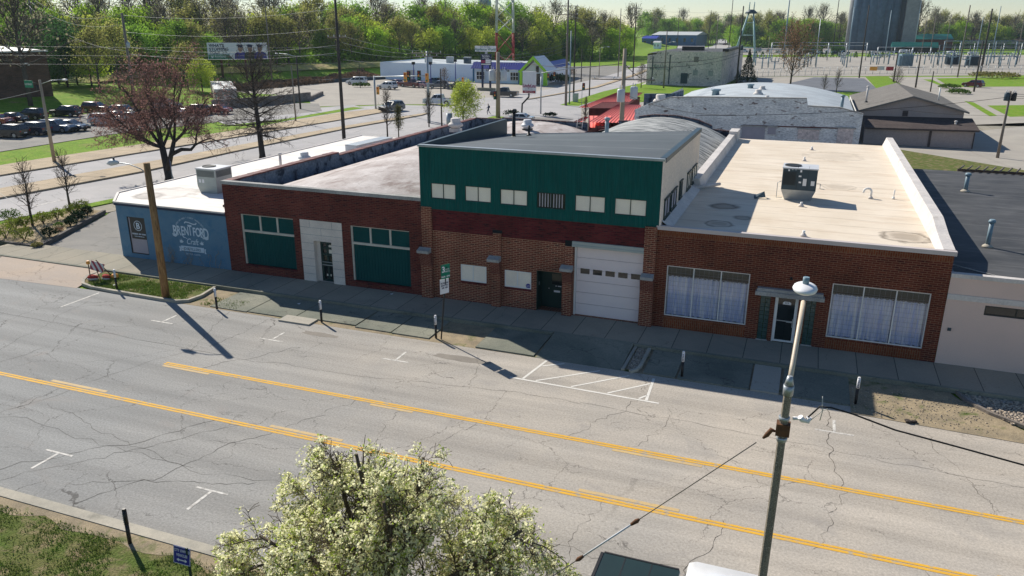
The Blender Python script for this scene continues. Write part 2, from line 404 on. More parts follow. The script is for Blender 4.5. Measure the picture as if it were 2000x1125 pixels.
# walls
MAT['brick_red'] = brick('dark_red_brick', (.125,.022,.022), (.20,.046,.036), (.19,.09,.062), c3=(.05,.014,.02))
MAT['brick_mid'] = brick('tan_jointed_brick', (.18,.040,.028), (.25,.066,.042), (.44,.27,.17), ms=.014, c3=(.07,.024,.022))
MAT['brick_band'] = brick('wine_red_brick', (.125,.016,.022), (.18,.034,.034), (.11,.04,.036), c3=(.045,.012,.018))
MAT['brick_rb'] = brick('brown_red_brick', (.13,.030,.019), (.18,.044,.025), (.28,.14,.085), c3=(.07,.02,.017))
MAT['brick_rbv'] = brick('brown_red_soldier_brick', (.18,.046,.020), (.25,.068,.028), (.24,.13,.075), vert=True)
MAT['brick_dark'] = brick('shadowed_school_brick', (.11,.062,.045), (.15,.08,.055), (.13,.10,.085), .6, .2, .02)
MAT['brick_paint'] = M('old_white_painted_brick', (.78,.78,.76), (.52,.54,.55), .7, .9, .2, c3=(.17,.13,.12), s3=1.6, t3=(.60,.66), fs=6, fine=.35, bst=.6, bsc=9, coord='UV', vs=(.6,1.4,1))
MAT['stone'] = M('pale_stone', (.74,.66,.58), (.62,.55,.49), 1.2, .85, .2, fs=20)
MAT['coping'] = M('concrete_coping', (.42,.41,.39), (.28,.28,.27), 1.2, .9, .2, fs=14, fine=.25)
MAT['block'] = M('weathered_block_wall', (.74,.62,.58), (.52,.46,.44), .35, .95, .1, c3=(.16,.15,.14), s3=.9, t3=(.58,.68), fs=3, fine=.3, bst=.5, bsc=6, coord='UV')
MAT['stonewall'] = M('rough_stone_wall', (.16,.14,.13), (.26,.23,.21), .9, .95, .1, fs=4, fine=.4, bst=1, bsc=2.5, bdist=.2)
MAT['blue'] = M('blue_painted_block', (.105,.205,.30), (.125,.235,.335), .4, .9, .2, c3=(.07,.18,.30), s3=1.8, t3=(.5,.75), fs=22, fine=.18, bst=.35, bsc=26, coord='UV')
MAT['navy'] = M('navy_fascia', (.025,.035,.075), (.03,.045,.09), 1, .6)
MAT['tan_wall'] = M('pinkish_tan_stucco', (.72,.55,.47), (.66,.51,.44), .4, .9, .2, fs=28, fine=.1, bst=.2, bsc=40, coord='UV')
MAT['cream'] = M('cream_siding', (.86,.74,.63), (.79,.69,.60), .5, .8, .25, fs=10)
MAT['taupe'] = M('taupe_siding', (.44,.36,.33), (.38,.32,.30), .5, .85, .2, fs=8)
MAT['green_metal'] = M('green_metal_cladding', (.002,.080,.072), (.003,.098,.086), .7, .6, .12, c3=(.004,.075,.07), s3=1.2, t3=(.45,.7), fs=3, fine=.16, coord='UV', vs=(2.2,.25,1))
MAT['green_wood'] = M('green_painted_boards', (.003,.058,.058), (.005,.072,.070), .7, .7, .12, c3=(.012,.10,.09), s3=2.5, t3=(.62,.8), fs=18, coord='UV', vs=(2.5,.6,1))
MAT['green_dark'] = M('dark_green_paint', (.006,.03,.028), (.009,.04,.036), 1, .5, .35)
MAT['whitewall'] = M('white_painted_wall', (.82,.90,.98), (.76,.85,.94), .3, .8, .2, fs=6, fine=.05)
MAT['white'] = M('white_paint', (.80,.80,.78), (.72,.72,.70), 1.2, .6, .35, fine=.05)
MAT['trim'] = M('cream_trim_paint', (.60,.56,.47), (.50,.47,.40), 2, .7, .3)
MAT['lav'] = M('pinkish_white_door_panel', (.84,.73,.70), (.78,.68,.67), .7, .6, .3, fine=.06)
MAT['panel'] = M('white_window_panel', (.90,.83,.70), (.80,.74,.64), 1.1, .22, .5, fine=.06)
MAT['greypanel'] = M('grey_panel', (.38,.36,.40), (.33,.32,.36), 1, .8)
MAT['blacksign'] = M('black_board', (.018,.022,.022), (.025,.03,.03), 1, .45, .4)
# roofs
MAT['roof_white'] = membrane('white_membrane', (.74,.65,.53), (.64,.55,.43), (.30,.23,.165), 1.45, ((4.55,37.2,.95,.16,.75),(-3.6,40.6,.55,.30,.9),(-2.5,38.3,.35,.2,.7),(-3.4,36.7,.6,.14,.7),(2.0,48.2,.9,.10,.45),(1.9,60.,1.9,.2,.25)), (.56,.44,.32))
MAT['roof_blue_b'] = membrane('bright_white_membrane', (.80,.765,.72), (.72,.68,.63), (.55,.50,.46), 6.0, ((-37.9,36.9,.75,.4,.95),(-37.3,38.0,1.6,.5,.5),(-35.2,40.6,1.5,.4,.45)), (.52,.44,.39))
MAT['roof_grey'] = membrane('dark_grey_membrane', (.070,.088,.10), (.095,.112,.125), (.26,.29,.30), 3.1, (), (.10,.115,.13))
MAT['roof_black'] = membrane('black_rolled_roof', (.042,.045,.050), (.085,.087,.090), (.13,.13,.13), 2.6, ((8.2,41.5,.9,.3,.0),), (.13,.13,.135))
MAT['vault_brown'] = M('worn_silver_brown_roofing', (.56,.52,.50), (.38,.33,.31), .8, .85, .25, c3=(.28,.225,.205), s3=1.0, t3=(.53,.66), fs=7, fine=.15, coord='UV', vs=(1.0,.45,1))
MAT['vault_grey'] = M('worn_silver_grey_roofing', (.52,.53,.51), (.26,.27,.27), .9, .85, .25, c3=(.10,.11,.115), s3=1.5, t3=(.47,.58), fs=7, fine=.2, coord='UV', vs=(.35,1.9,1))
MAT['vault_white'] = M('silver_white_roofing', (.47,.52,.55), (.37,.41,.44), .3, .8, .25, c3=(.40,.42,.44), s3=.5, t3=(.55,.7), fs=4, fine=.08, coord='UV')
MAT['parapet_dark'] = M('tarred_parapet', (.08,.12,.18), (.15,.19,.24), .8, .8, .2, c3=(.02,.03,.05), s3=1.3, t3=(.5,.62), fs=6, fine=.3, coord='UV')
MAT['flash'] = M('white_flashing', (.64,.60,.56), (.52,.49,.47), .8, .7, .3, c3=(.42,.38,.34), s3=1.2, t3=(.58,.75), fs=10)
MAT['cornice'] = M('pale_pink_metal_cornice', (.56,.50,.48), (.50,.45,.43), .6, .55, .35, fine=.06)
MAT['tile_red'] = M('red_clay_coping', (.16,.045,.04), (.11,.04,.04), 1.2, .7, .3)
MAT['redmetal'] = M('red_metal_roof', (.98,.19,.14), (.98,.22,.16), .4, .5, .4, fine=.06)
MAT['shingle'] = M('grey_brown_shingles', (.20,.19,.175), (.15,.14,.13), .6, .95, .1, fs=4, fine=.3, coord='UV', vs=(.6,2,1))
MAT['shingle_d'] = M('dark_brown_shingles', (.105,.085,.08), (.075,.062,.06), .6, .95, .1, fs=4, fine=.3, coord='UV', vs=(.6,2,1))
MAT['bluemetal'] = M('cobalt_metal_roof', (.010,.022,.26), (.015,.03,.33), .5, .45, .4, fine=.06)
MAT['lime'] = M('lime_green_paint', (.30,.62,.03), (.33,.66,.05), .6, .6, .3, fine=.04)
MAT['navyblue'] = M('navy_blue_metal', (.02,.10,.20), (.03,.13,.25), .5, .6, .3)
MAT['palegreyroof'] = M('pale_grey_metal_roof', (.50,.52,.52), (.44,.46,.46), .5, .6, .3)
# metals, poles
MAT['galv'] = M('galvanised_steel', (.42,.45,.47), (.34,.37,.39), 2, .45, .5, .55, fine=.08)
MAT['steel_blue'] = M('blue_grey_painted_steel', (.20,.29,.34), (.16,.24,.29), 1, .5, .4, fine=.08)
MAT['hvac'] = M('grey_green_sheet_metal', (.40,.44,.41), (.34,.38,.36), 1.2, .5, .4, fine=.06)
MAT['hvac_d'] = M('slate_sheet_metal', (.022,.048,.068), (.03,.06,.082), 1.2, .5, .4, fine=.06)
MAT['hvac_top'] = M('pale_sheet_metal', (.58,.60,.62), (.50,.52,.55), 1.2, .5, .4, fine=.06)
MAT['black'] = M('black_metal', (.012,.012,.013), (.018,.018,.019), 2, .5, .4)
MAT['dark'] = M('dark_interior', (.012,.016,.018), (.018,.022,.024), 1, .9)
MAT['grille'] = M('dark_grille', (.02,.025,.028), (.03,.036,.04), 3, .6)
MAT['rust'] = M('rusty_iron', (.16,.07,.03), (.09,.045,.025), 8, .8, .3)
MAT['wood_pole'] = M('bare_timber_pole', (.36,.22,.10), (.20,.105,.045), 1.6, .85, .2, coord='Object', vs=(9,9,1.1), c3=(.07,.04,.025), s3=1.9, t3=(.56,.68), fs=9, fine=.2, bst=.4, bsc=6)
MAT['wood_grey'] = M('weathered_timber_pole', (.23,.20,.17), (.15,.13,.115), 1.5, .9, .2, vs=(6,6,.5), fs=6)
MAT['wood_pale'] = M('pale_timber_pole', (.40,.33,.25), (.30,.25,.19), 1.5, .9, .2, vs=(6,6,.5), fs=6)
MAT['wood_grey2'] = M('dark_weathered_sleeper', (.13,.115,.105), (.08,.07,.065), 1.5, .9, .2)
MAT['wood_dark'] = M('dark_creosote_pole', (.075,.065,.058), (.05,.045,.042), 1.5, .9, .2, vs=(6,6,.5), fs=6)
MAT['agg'] = M('exposed_aggregate_concrete', (.27,.235,.185), (.19,.165,.13), 2, .9, .2, fs=55, fine=.65, c3=(.42,.38,.31), s3=26, t3=(.60,.68), bst=.6, bsc=55)
MAT['lamp_tan'] = M('pale_tan_steel', (.60,.50,.38), (.52,.44,.34), 3, .45, .4)
MAT['wire'] = M('wire_grey', (.30,.30,.31), (.25,.25,.26), 1, .5)
MAT['wire_pale'] = M('pale_aluminium_cable', (.55,.53,.47), (.48,.46,.42), 1, .5)
MAT['rubber'] = M('black_rubber', (.014,.014,.014), (.02,.02,.02), 2, .7, .3)
MAT['rim'] = M('alloy_rim', (.42,.43,.44), (.30,.31,.32), 3, .35, .5, .8)
MAT['red_lens'] = paint('red_lens', (.35,.02,.02), .2)
MAT['clear_lens'] = paint('clear_lens', (.62,.64,.66), .15)
MAT['orange'] = M('orange_plastic', (.80,.30,.035), (.85,.38,.06), 5, .4, .5)
MAT['redcloth'] = M('red_sandbag_fabric', (.36,.055,.045), (.28,.04,.035), 4, .9, .1, fs=30)
MAT['red'] = M('red_paint', (.40,.035,.045), (.34,.03,.04), 3, .6)
MAT['capdark'] = M('dark_coping', (.10,.045,.045), (.06,.045,.05), 1.2, .8)
MAT['brick_corbel'] = brick('dark_red_corbel_brick', (.11,.022,.022), (.17,.042,.034), (.30,.16,.11), .2, .07, .012)
MAT['steel_teal'] = M('pale_teal_steel', (.30,.46,.46), (.25,.40,.41), 1, .5, .4)
MAT['signblue'] = M('sign_blue', (.018,.022,.22), (.022,.028,.26), 2, .4, .4, fine=.05)
MAT['signgreen'] = M('sign_green', (.0,.17,.10), (.0,.19,.11), 2, .4, .4, fine=.05)
MAT['signwhite'] = M('sign_white', (.78,.78,.79), (.73,.73,.75), 2, .45, .4, fine=.04)
MAT['logo'] = M('pale_blue_white_paint', (.62,.72,.80), (.54,.64,.73), 3, .8, .2)
MAT['textdark'] = M('dark_lettering', (.02,.03,.07), (.025,.035,.08), 2, .6)
MAT['textteal'] = M('teal_lettering', (.02,.16,.16), (.025,.18,.18), 2, .6)
MAT['magenta'] = M('magenta_lettering', (.30,.015,.09), (.33,.02,.10), 2, .6)
MAT['skin'] = M('skin', (.40,.24,.17), (.36,.21,.15), 3, .6)
MAT['curtain'] = M('pale_blue_sheer_curtain', (.95,.96,1.0), (.50,.58,.86), 3.2, .8, .2, coord='UV', vs=(2.2,.12,1), fs=9, fine=.08, lo=.38, hi=.60)  # shade of the folds put into the colour as vertical bluish streaks
MAT['glassblock'] = M('dark_glass_block', (.025,.06,.055), (.05,.10,.09), 5, .12, .6, coord='UV', bst=.8, bsc=9)
MAT['glass'] = glassmat('clear_glass', (.97,.98,.99), .055)
MAT['glass_dark'] = paint('dark_tinted_glass', (.010,.016,.018), .06, .3)
MAT['glass_car'] = paint('car_window_glass', (.014,.018,.022), .04, .6)
MAT['bark'] = M('grey_brown_bark', (.105,.085,.07), (.065,.052,.045), 2, .95, .1, vs=(3,3,.7), fs=8, fine=.3, bst=.7, bsc=7)
MAT['bark_d'] = M('dark_bark', (.075,.062,.055), (.045,.038,.034), 2, .95, .1, vs=(3,3,.7), fs=8, fine=.3, bst=.7, bsc=7)
MAT['twig'] = M('grey_twigs', (.12,.10,.085), (.085,.07,.06), 2, .95, .1)
MAT['stones'] = M('mixed_river_stones', (.46,.38,.29), (.28,.24,.20), 4, .9, .2, fs=11, fine=.5)
# ------------------------------------------------------------------ ground, roads, pavements
def sheet(name, pts, mat, z, kind='structure', sub=0):
    mb = MB(); mb.poly([(p[0], p[1], z) for p in pts], 0)
    return mb.build(name, mat, None, kind=kind)
def rect(x0, x1, y0, y1): return [(x0,y0),(x1,y0),(x1,y1),(x0,y1)]
def px_poly(*ps): return [at(x, y, 0)[:2] for x, y in ps]
def kerb(name, pts, wdt=.16, h=.14, z=0.0, mat='kerb', kind='structure'):
    """kerb along a polyline, width to the left of travel"""
    mb = MB(); pts = [Vector((p[0],p[1],0)) for p in pts]
    n = len(pts); offs = []
    for k in range(n):
        d = (pts[min(k+1,n-1)]-pts[max(k-1,0)]).normalized(); offs.append(Vector((-d.y, d.x, 0))*wdt)
    for k in range(n-1):
        a, b, c, d = pts[k], pts[k+1], pts[k+1]+offs[k+1], pts[k]+offs[k]
        za, zb = Vector((0,0,z)), Vector((0,0,z+h))
        mb.poly([a+za,b+za,b+zb,a+zb]); mb.poly([a+zb,b+zb,c+zb,d+zb]); mb.poly([d+za,d+zb,c+zb,c+za])
        if k == 0: mb.poly([a+za,a+zb,d+zb,d+za])
        if k == n-2: mb.poly([b+za,c+za,c+zb,b+zb])
    return mb.build(name, MAT[mat], None, kind=kind)

# one ground sheet to the horizon, with the rise of the land built in
def land_z(x, y):
    h = 0.0
    def ss(a, b, t):
        t = max(0, min(1, (t-a)/(b-a))); return t*t*(3-2*t)
    # grassy hill west of the car park, carrying the school
    k = ss(-107, -126, x)*ss(45, 70, y)*(1-ss(124, 140, y)); h = max(h, 2.0*k)
    # bank behind the stores (plateau before the wood)
    u = (x+125.6)*(-.9)+(y-168)*.43
    k = ss(-1, 9, u)*ss(-98, -114, x)*ss(112, 150, y); h = max(h, 3.0*k)
    return h-.05
mb = MB()
xs = [-3000,-1200,-600,-400,-300]+[-260+4*i for i in range(45)]+[-60,0,120,400,900,3000]; ys = [-300,0,30]+[40+4*i for i in range(60)]+[300,400,700,1400,2600,4500]
ids = {}
for i, x in enumerate(xs):
    for j, y in enumerate(ys): ids[i,j] = mb.pt((x, y, land_z(x, y)))
for i in range(len(xs)-1):
    for j in range(len(ys)-1): mb.face((ids[i,j],ids[i+1,j],ids[i+1,j+1],ids[i,j+1]), 0, True)
struct('ground', mb, MAT['grass'])

# yard and parking surfaces behind the row
sheet('back_yard', rect(-47, 60, 60, 150), MAT['gravel_lot'], -.030)
mb = MB(); F0, F1, nrm = Vector((-160,95,0)), Vector((-100,221,0)), Vector((-.9,.43,0))
for i in range(26):
    for j in range(12):
        q = [F0.lerp(F1,(i+a)/26)+nrm*(5.5+4*(j+b)) for a, b in ((0,0),(1,0),(1,1),(0,1))]; mb.poly([(p.x,p.y,land_z(p.x,p.y)+.30) for p in q][::-1], 0, True)
struct('dry_meadow', mb, MAT['grass_dry'])
# main street
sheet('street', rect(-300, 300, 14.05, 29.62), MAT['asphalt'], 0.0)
# west road, running away from the street
sheet('west_road', [(-71.5,-60),(-54.4,-60),(-54.6,14.0),(-54.6,39),(-52.8,48),(-47.6,90),(-46.8,96),(-46.8,118),(-39,118),(-38,150),(-36,205),(-44,300),(-58,460),(-90,700),(-110,700),(-75,460),(-62,348),(-55,215),(-56,168),(-60,150),(-65.4,118),(-66,103),(-68,80),(-69.5,66),(-71.0,50),(-71.5,29)], MAT['asphalt2'], -.006)
sheet('cross_street', px_poly((640,212),(745,222),(850,232),(960,232),(1040,262),(1135,252),(1135,208),(1060,196),(985,206),(880,207),(790,205),(745,205)), MAT['asphalt2'], -.014)
sheet('store_lot', px_poly((610,208),(745,204),(880,203),(985,199),(1065,184),(1110,168),(1110,140),(1060,150),(740,146),(600,160),(470,165),(455,180),(600,188)), MAT['gravel_lot'], -.018)
sheet('store_side_lot', px_poly((1090,175),(1220,143),(1232,128),(1100,126)), MAT['asphalt_lot'], -.012)
sheet('lawn', px_poly((1075,130),(1235,128),(1262,113),(1110,108)), MAT['grass'], -.004)
sheet('corner_lawn', px_poly((1093,205),(1130,207),(1240,172),(1262,160),(1180,178)), MAT['grass'], .004)
sheet('block_lawn', px_poly((1195,178),(1280,160),(1300,172),(1435,172),(1440,190),(1240,200),(1180,192)), MAT['grass'], .002)
# median and west kerbs
mb = MB()
md = [(-65.4,30),(-61.8,30),(-61.5,44),(-60.0,58),(-60.2,71),(-59.6,94),(-57.6,113),(-58.0,116.5),(-58.8,114),(-61.5,94),(-62.6,78),(-63.6,63),(-64.4,55.5),(-65.0,47)]
mb.prism(md, -.006, .15, 0); struct('median', mb, MAT['tan_conc'])
mb = MB(); md = [(-51.6,146),(-51.0,147),(-46.6,180),(-48.4,237),(-56,345),(-70,460),(-71.5,460),(-57.6,345),(-49.8,237),(-47.8,180)]
mb.prism(md, -.006, .15, 0); struct('far_median', mb, MAT['tan_conc'])
mb = MB(); sw = [(-77.5,20),(-71.5,20),(-71.0,50),(-69.5,66),(-68,80),(-66,103),(-65.4,116),(-68.6,119.7),(-71.4,111),(-72.3,86),(-74,72),(-75.6,60)]
mb.prism(sw, -.006, .14, 0); struct('west_pavement', mb, MAT['tan_conc'])
mb = MB()
mb.prism([(-65.2,29.8),(-65,30),(-65,30.2),(-71.2,30.2)],-.006,-.005)
# strip along the east side of the west road
mb = MB(); mb.prism([(-54.3,34.9),(-53.4,34.9),(-52.0,43.8),(-51.4,48),(-46.0,90),(-45.3,96),(-44.5,116),(-46.6,116),(-46.8,96),(-47.5,90),(-52.7,48)], -.006, .10); struct('grass_verge', mb, MAT['grass'])
sheet('west_footway', [(-51.9,43.9),(-49.4,43.9),(-44.5,90),(-42.5,116),(-44.5,116),(-45.2,96),(-45.9,90),(-51.3,48)], MAT['concrete'], .02)
sheet('side_yard', [(-44.9,34.4),(-38.3,34.8),(-36,66),(-34,118),(-42.4,118),(-44.4,90),(-49.3,44.2)], MAT['asphalt_lot'], .008)
# car park in front of the school
sheet('car_park', [(-110,52),(-84.5,52),(-85,78),(-80.5,100),(-76,113),(-84,124),(-98,122),(-108,96)], MAT['asphalt_lot'], .012)
sheet('west_drive', px_poly((560,247),(720,213),(690,205),(600,212),(480,215),(420,235),(440,243)), MAT['asphalt2'], .006)
sheet('triangle_lawn', px_poly((450,258),(560,236),(712,211),(690,209),(560,232),(460,243)), MAT['grass'], .024)

# far pavement in front of the facades (raised, one kerb step)
mb = MB(); mb.box(-47.5, 80, 32.36, 34.90, 0, .20); struct('pavement', mb, MAT['concrete'])
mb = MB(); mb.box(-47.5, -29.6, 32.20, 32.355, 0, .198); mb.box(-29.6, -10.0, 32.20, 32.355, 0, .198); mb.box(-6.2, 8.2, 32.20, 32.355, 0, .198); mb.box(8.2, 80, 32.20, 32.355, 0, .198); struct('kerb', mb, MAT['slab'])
# verge between pavement and street, piece by piece
sheet('verge_dirt', rect(-29.4, 3.0, 29.62, 32.2), MAT['dirt'], .004)

sheet('verge_sand', [(2.7,28.95),(9.5,28.6),(6.7,31.6),(6.4,32.2),(2.7,32.2)], MAT['dirt'], .014)
def slab(x0, x1, y0, y1, z0, z1, mat, skew=0):
    mb = MB(); mb.prism([(x0+.025,y0),(x1-.025,y0),(x1+skew-.025,y1),(x0+skew+.025,y1)], -.01, z1); return mb.build('verge_slab', MAT[mat], None, kind='structure')
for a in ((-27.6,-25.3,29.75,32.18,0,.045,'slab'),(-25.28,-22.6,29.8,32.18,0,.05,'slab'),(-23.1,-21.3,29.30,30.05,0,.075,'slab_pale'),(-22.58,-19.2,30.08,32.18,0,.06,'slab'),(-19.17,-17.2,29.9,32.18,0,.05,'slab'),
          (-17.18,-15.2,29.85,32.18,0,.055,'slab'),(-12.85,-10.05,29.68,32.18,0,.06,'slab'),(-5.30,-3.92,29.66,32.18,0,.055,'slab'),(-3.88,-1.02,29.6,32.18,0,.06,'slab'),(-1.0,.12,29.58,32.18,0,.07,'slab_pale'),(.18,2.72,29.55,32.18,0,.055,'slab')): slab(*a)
mb = MB()
mb.poly([(-9.95,29.62,.01),(-6.22,29.62,.01),(-6.22,32.37,.207),(-9.95,32.37,.207)]); mb.poly([(-9.95,29.62,.01),(-9.95,32.37,.207),(-9.95,32.37,0),(-9.95,29.62,0)]); mb.poly([(-6.22,29.62,.01),(-6.22,29.62,0),(-6.22,32.37,0),(-6.22,32.37,.207)])
struct('driveway_ramp', mb, MAT['slab'])
sheet('gravel_strip', rect(-6.2, -5.45, 29.7, 32.2), MAT['dirt'], .02)
kerb('strip_kerb', [(-6.18,29.62),(-6.05,29.66),(-6.05,32.2)], .13, .10)
kerb('strip_kerb', [(-5.75,29.5),(-5.5,29.75),(-5.42,30.2),(-5.42,32.2)], .14, .12)
# driveway at the west end and grass island
mb = MB(); mb.poly([(-47.5,29.0,.006),(-36.4,29.55,.006),(-37.2,32.2,.15),(-47.5,32.2,.15)]); struct('west_driveway', mb, MAT['pink_conc'])
isl = [(-36.9,30.5),(-36.5,30.05),(-35.6,29.82),(-34,29.72),(-30.6,29.62),(-29.7,29.62),(-29.15,29.95),(-29.0,30.8),(-29.35,32.15),(-37.3,32.15),(-37.45,31.4)]
mb = MB(); mb.prism(isl, 0, .11); struct('grass_island', mb, MAT['grass_patchy'])
kerb('island_kerb', [(-37.5,32.15),(-37.5,31.2),(-36.95,30.4),(-36.5,29.98),(-35.6,29.74),(-34,29.64),(-30.6,29.54),(-29.6,29.56),(-29.05,29.92),(-28.92,30.8),(-29.2,32.15)], .16, .15)
mb = MB(); mb.prism([(-52,30.3),(-46.2,30.9),(-45.3,31.5),(-45.6,32.15),(-52,32.15)], 0, .16); struct('west_verge', mb, MAT['grass_patchy'])
kerb('verge_kerb', [(-52,30.15),(-46.1,30.75),(-45.15,31.45),(-45.4,32.15)], .15, .18)
# gravel bed at the east end with its edging
bed = [(6.75,32.2),(6.95,31.5),(7.6,30.75),(8.6,30.0),(10.2,29.4),(14,29.0),(40,28.9),(40,32.2)]
sheet('gravel_bed', bed, MAT['gravel_lot'], .03)
kerb('bed_edging', [(6.6,32.2),(6.8,31.45),(7.5,30.62),(8.5,29.87),(10.15,29.27),(14,28.86),(40,28.76)], .14, .13, mat='wood_grey')
rng = random.Random(5); mb = MB()
for k in range(4200):
    x = rng.uniform(6.8, 13.5); y = rng.uniform(29.1, 32.15)
    if x < 6.95+max(0,(32.2-y))*.55-.05 and y > 30 or (y < 30 and x < 8.7+(30-y)*2.4): continue
    r = rng.uniform(.03, .075); mb.blob((x,y,.03+r*.35), r, r*rng.uniform(.6,1), r*.6, 5, 3, 0, .15, rng)
o = mb.build('river_stones', MAT['stones'], None, kind='stuff'); o['label'] = 'loose pale river stones filling the bed at the right end of the pavement'; o['category'] = 'gravel'
rng = random.Random(6); mb = MB()
for k in range(420):
    x = rng.uniform(-5.98, -5.6); y = rng.uniform(29.8, 32.15); r = rng.uniform(.025, .06)
    mb.blob((x,y,.02+r*.35), r, r*.8, r*.6, 5, 3, 0, .15, rng)
for k in range(500):
    x = rng.uniform(2.8, 7.5); y = rng.uniform(29.0, 31.6); r = rng.uniform(.012, .035)
    mb.blob((x,y,.018+r*.3), r, r*.8, r*.6, 5, 3, 0, .15, rng)
o = mb.build('loose_stones', MAT['stones'], None, kind='stuff'); o['label'] = 'small loose stones scattered in the narrow strip and on the sandy verge'; o['category'] = 'gravel'
# near side: kerb and grass
mb = MB(); mb.box(-300, 300, 13.70, 14.05, 0, .15); struct('near_kerb', mb, MAT['kerb'])
sheet('near_verge', rect(-300, 300, -40, 13.70), MAT['grass_patchy'], .12)
mb = MB(); rng = random.Random(9)
pts = [(-24+.5*i, 13.69) for i in range(80)]; low = [(p[0], 13.25+.28*mnoise.noise(Vector((p[0]*.8,0,0)))+.12*mnoise.noise(Vector((p[0]*3,3,0)))) for p in pts]
for k in range(len(pts)-1): mb.poly([(low[k][0],low[k][1],.126),(low[k+1][0],low[k+1][1],.126),(pts[k+1][0],pts[k+1][1],.126),(pts[k][0],pts[k][1],.126)])
struct('bare_soil', mb, MAT['dirt'])
# grass blades where the camera is close enough to see them
MAT['blade'] = foliage('grass_blades', (.10,.19,.03), (.17,.21,.06), .3, .1, 1.2)
mb = MB(); rng = random.Random(3)
def blades(n, x0, x1, y0, y1, z, test, h0=.05, h1=.13, wd=.012):
    k = 0
    while k < n:
        x, y = rng.uniform(x0,x1), rng.uniform(y0,y1)
        if not test(x, y): k += .34; continue
        dens = mnoise.noise(Vector((x*.8,y*.8,0)))+.5*mnoise.noise(Vector((x*2.6,y*2.6,4)))
        if dens < rng.uniform(-.35,.55)-.1: k += .3; continue
        a = rng.uniform(0,6.28); h = rng.uniform(h0,h1); dx, dy = math.cos(a)*wd, math.sin(a)*wd; lx, ly = rng.gauss(0,.035), rng.gauss(0,.035)
        mb.poly([(x-dx,y-dy,z),(x+dx,y+dy,z),(x+lx,y+ly,z+h)]); k += 1
blades(30000, -24.5, -11, 9.5, 13.40, .12, lambda x, y: x < -13 or y < 12.5, .03, .085, .014)
def in_isl(x, y): return -36.6 < x < -29.3 and 29.8+max(0,(-35.6-x)*.6) < y < 32.0
blades(9000, -36.8, -29.2, 29.8, 32.05, .11, in_isl, .05, .13, .02)
blades(500, -28.3, -26.0, 29.8, 31.0, .012, lambda x, y: True, .05, .12, .02)
o = mb.build('grass_tufts', MAT['blade'], None, kind='stuff'); o['label'] = 'short tufted grass on the near verge and on the kerbed island'; o['category'] = 'grass'

# painted markings (thin sheets just above the asphalt)
def marking(name, mat, *quads):
    mb = MB()
    for q in quads: mb.poly([(p[0],p[1],.006) for p in q])
    return mb.build(name, MAT[mat], None, kind='structure')
def strip(x0, x1, y, wdt): return [(x0,y-wdt/2),(x1,y-wdt/2),(x1,y+wdt/2),(x0,y+wdt/2)]
marking('centre_line', 'yellow', strip(-24.5, 120, 23.50, .11), strip(-24.5, 120, 23.36, .10))
marking('centre_line', 'yellow', strip(-120, 120, 20.12, .11), strip(-120, 120, 20.26, .10))
far_d = [(-24.4,-22.0),(-14.4,-12.6),(-5.0,-2.0),(7.6,10.6)]; near_d = [(-27.5,-24.6),(-16.9,-13.9),(-5.4,-2.3),(6.0,9.0)]
marking('dashed_line', 'yellow_old', *[strip(a, b, 23.20, .14) for a, b in far_d])
marking('dashed_line', 'yellow_old', *[strip(a, b, 20.45, .16) for a, b in near_d])
for x in (-28.25, -21.9, -15.5, 2.1):
    marking('parking_mark', 'whitepaint', strip(x-.65, x+.65, 27.18, .085), [(x-.05,27.23),(x+.05,27.23),(x+.05,28.15),(x-.05,28.15)])
marking('parking_mark', 'whitepaint', [(-34.66,27.0),(-34.56,27.0),(-34.56,29.4),(-34.66,29.4)])
for x in (-22.35, -16.0, -9.7, 3.0):
    marking('parking_mark', 'whitepaint', strip(x-.6, x+.6, 16.36, .08), [(x-.05,15.3),(x+.05,15.3),(x+.05,16.31),(x-.05,16.31)])
def seg(a, b, wdt):
    a = Vector(a); b = Vector(b); d = (b-a).normalized(); n = Vector((-d.y,d.x))*wdt/2
    return [tuple(a-n),tuple(b-n),tuple(b+n),tuple(a+n)]
hz = [seg((-10.3,27.36),(-4.15,27.2),.10), seg((-9.75,27.42),(-9.4,29.5),.11), seg((-4.65,27.28),(-4.75,29.35),.11)]
for a, b in (((-9.4,28.9),(-8.6,29.45)),((-9.2,27.42),(-7.0,29.3)),((-7.7,27.40),(-5.75,29.25)),((-6.2,27.36),(-4.8,28.8)),((-4.95,27.32),(-4.72,27.7))): hz.append(seg(a, b, .09))
marking('hatched_bay', 'whitefresh', *hz)
# dashed lane lines on the west road
marking('lane_line', 'whitepaint', *[strip(-56.6+.09*(y-45), -56.45+.09*(y-45), y, 3.0) for y in range(45, 112, 9)])
# patches and stains on the street
MAT['patch'] = M('old_tar_patch', (.22,.20,.175), (.27,.245,.21), 1.5, .9, .2, fs=25)
for cx, cy, rx, ry in ((-20.2,28.55,.95,.22),(-12.9,28.35,1.35,.28)):
    mb = MB(); mb.poly([(cx+rx*math.cos(t*.3)*(1+.12*math.sin(t*1.7)), cy+ry*math.sin(t*.3)*(1+.1*math.cos(t*2.3)), .004) for t in range(21)]); mb.build('street_patch', MAT['patch'], None, kind='structure')
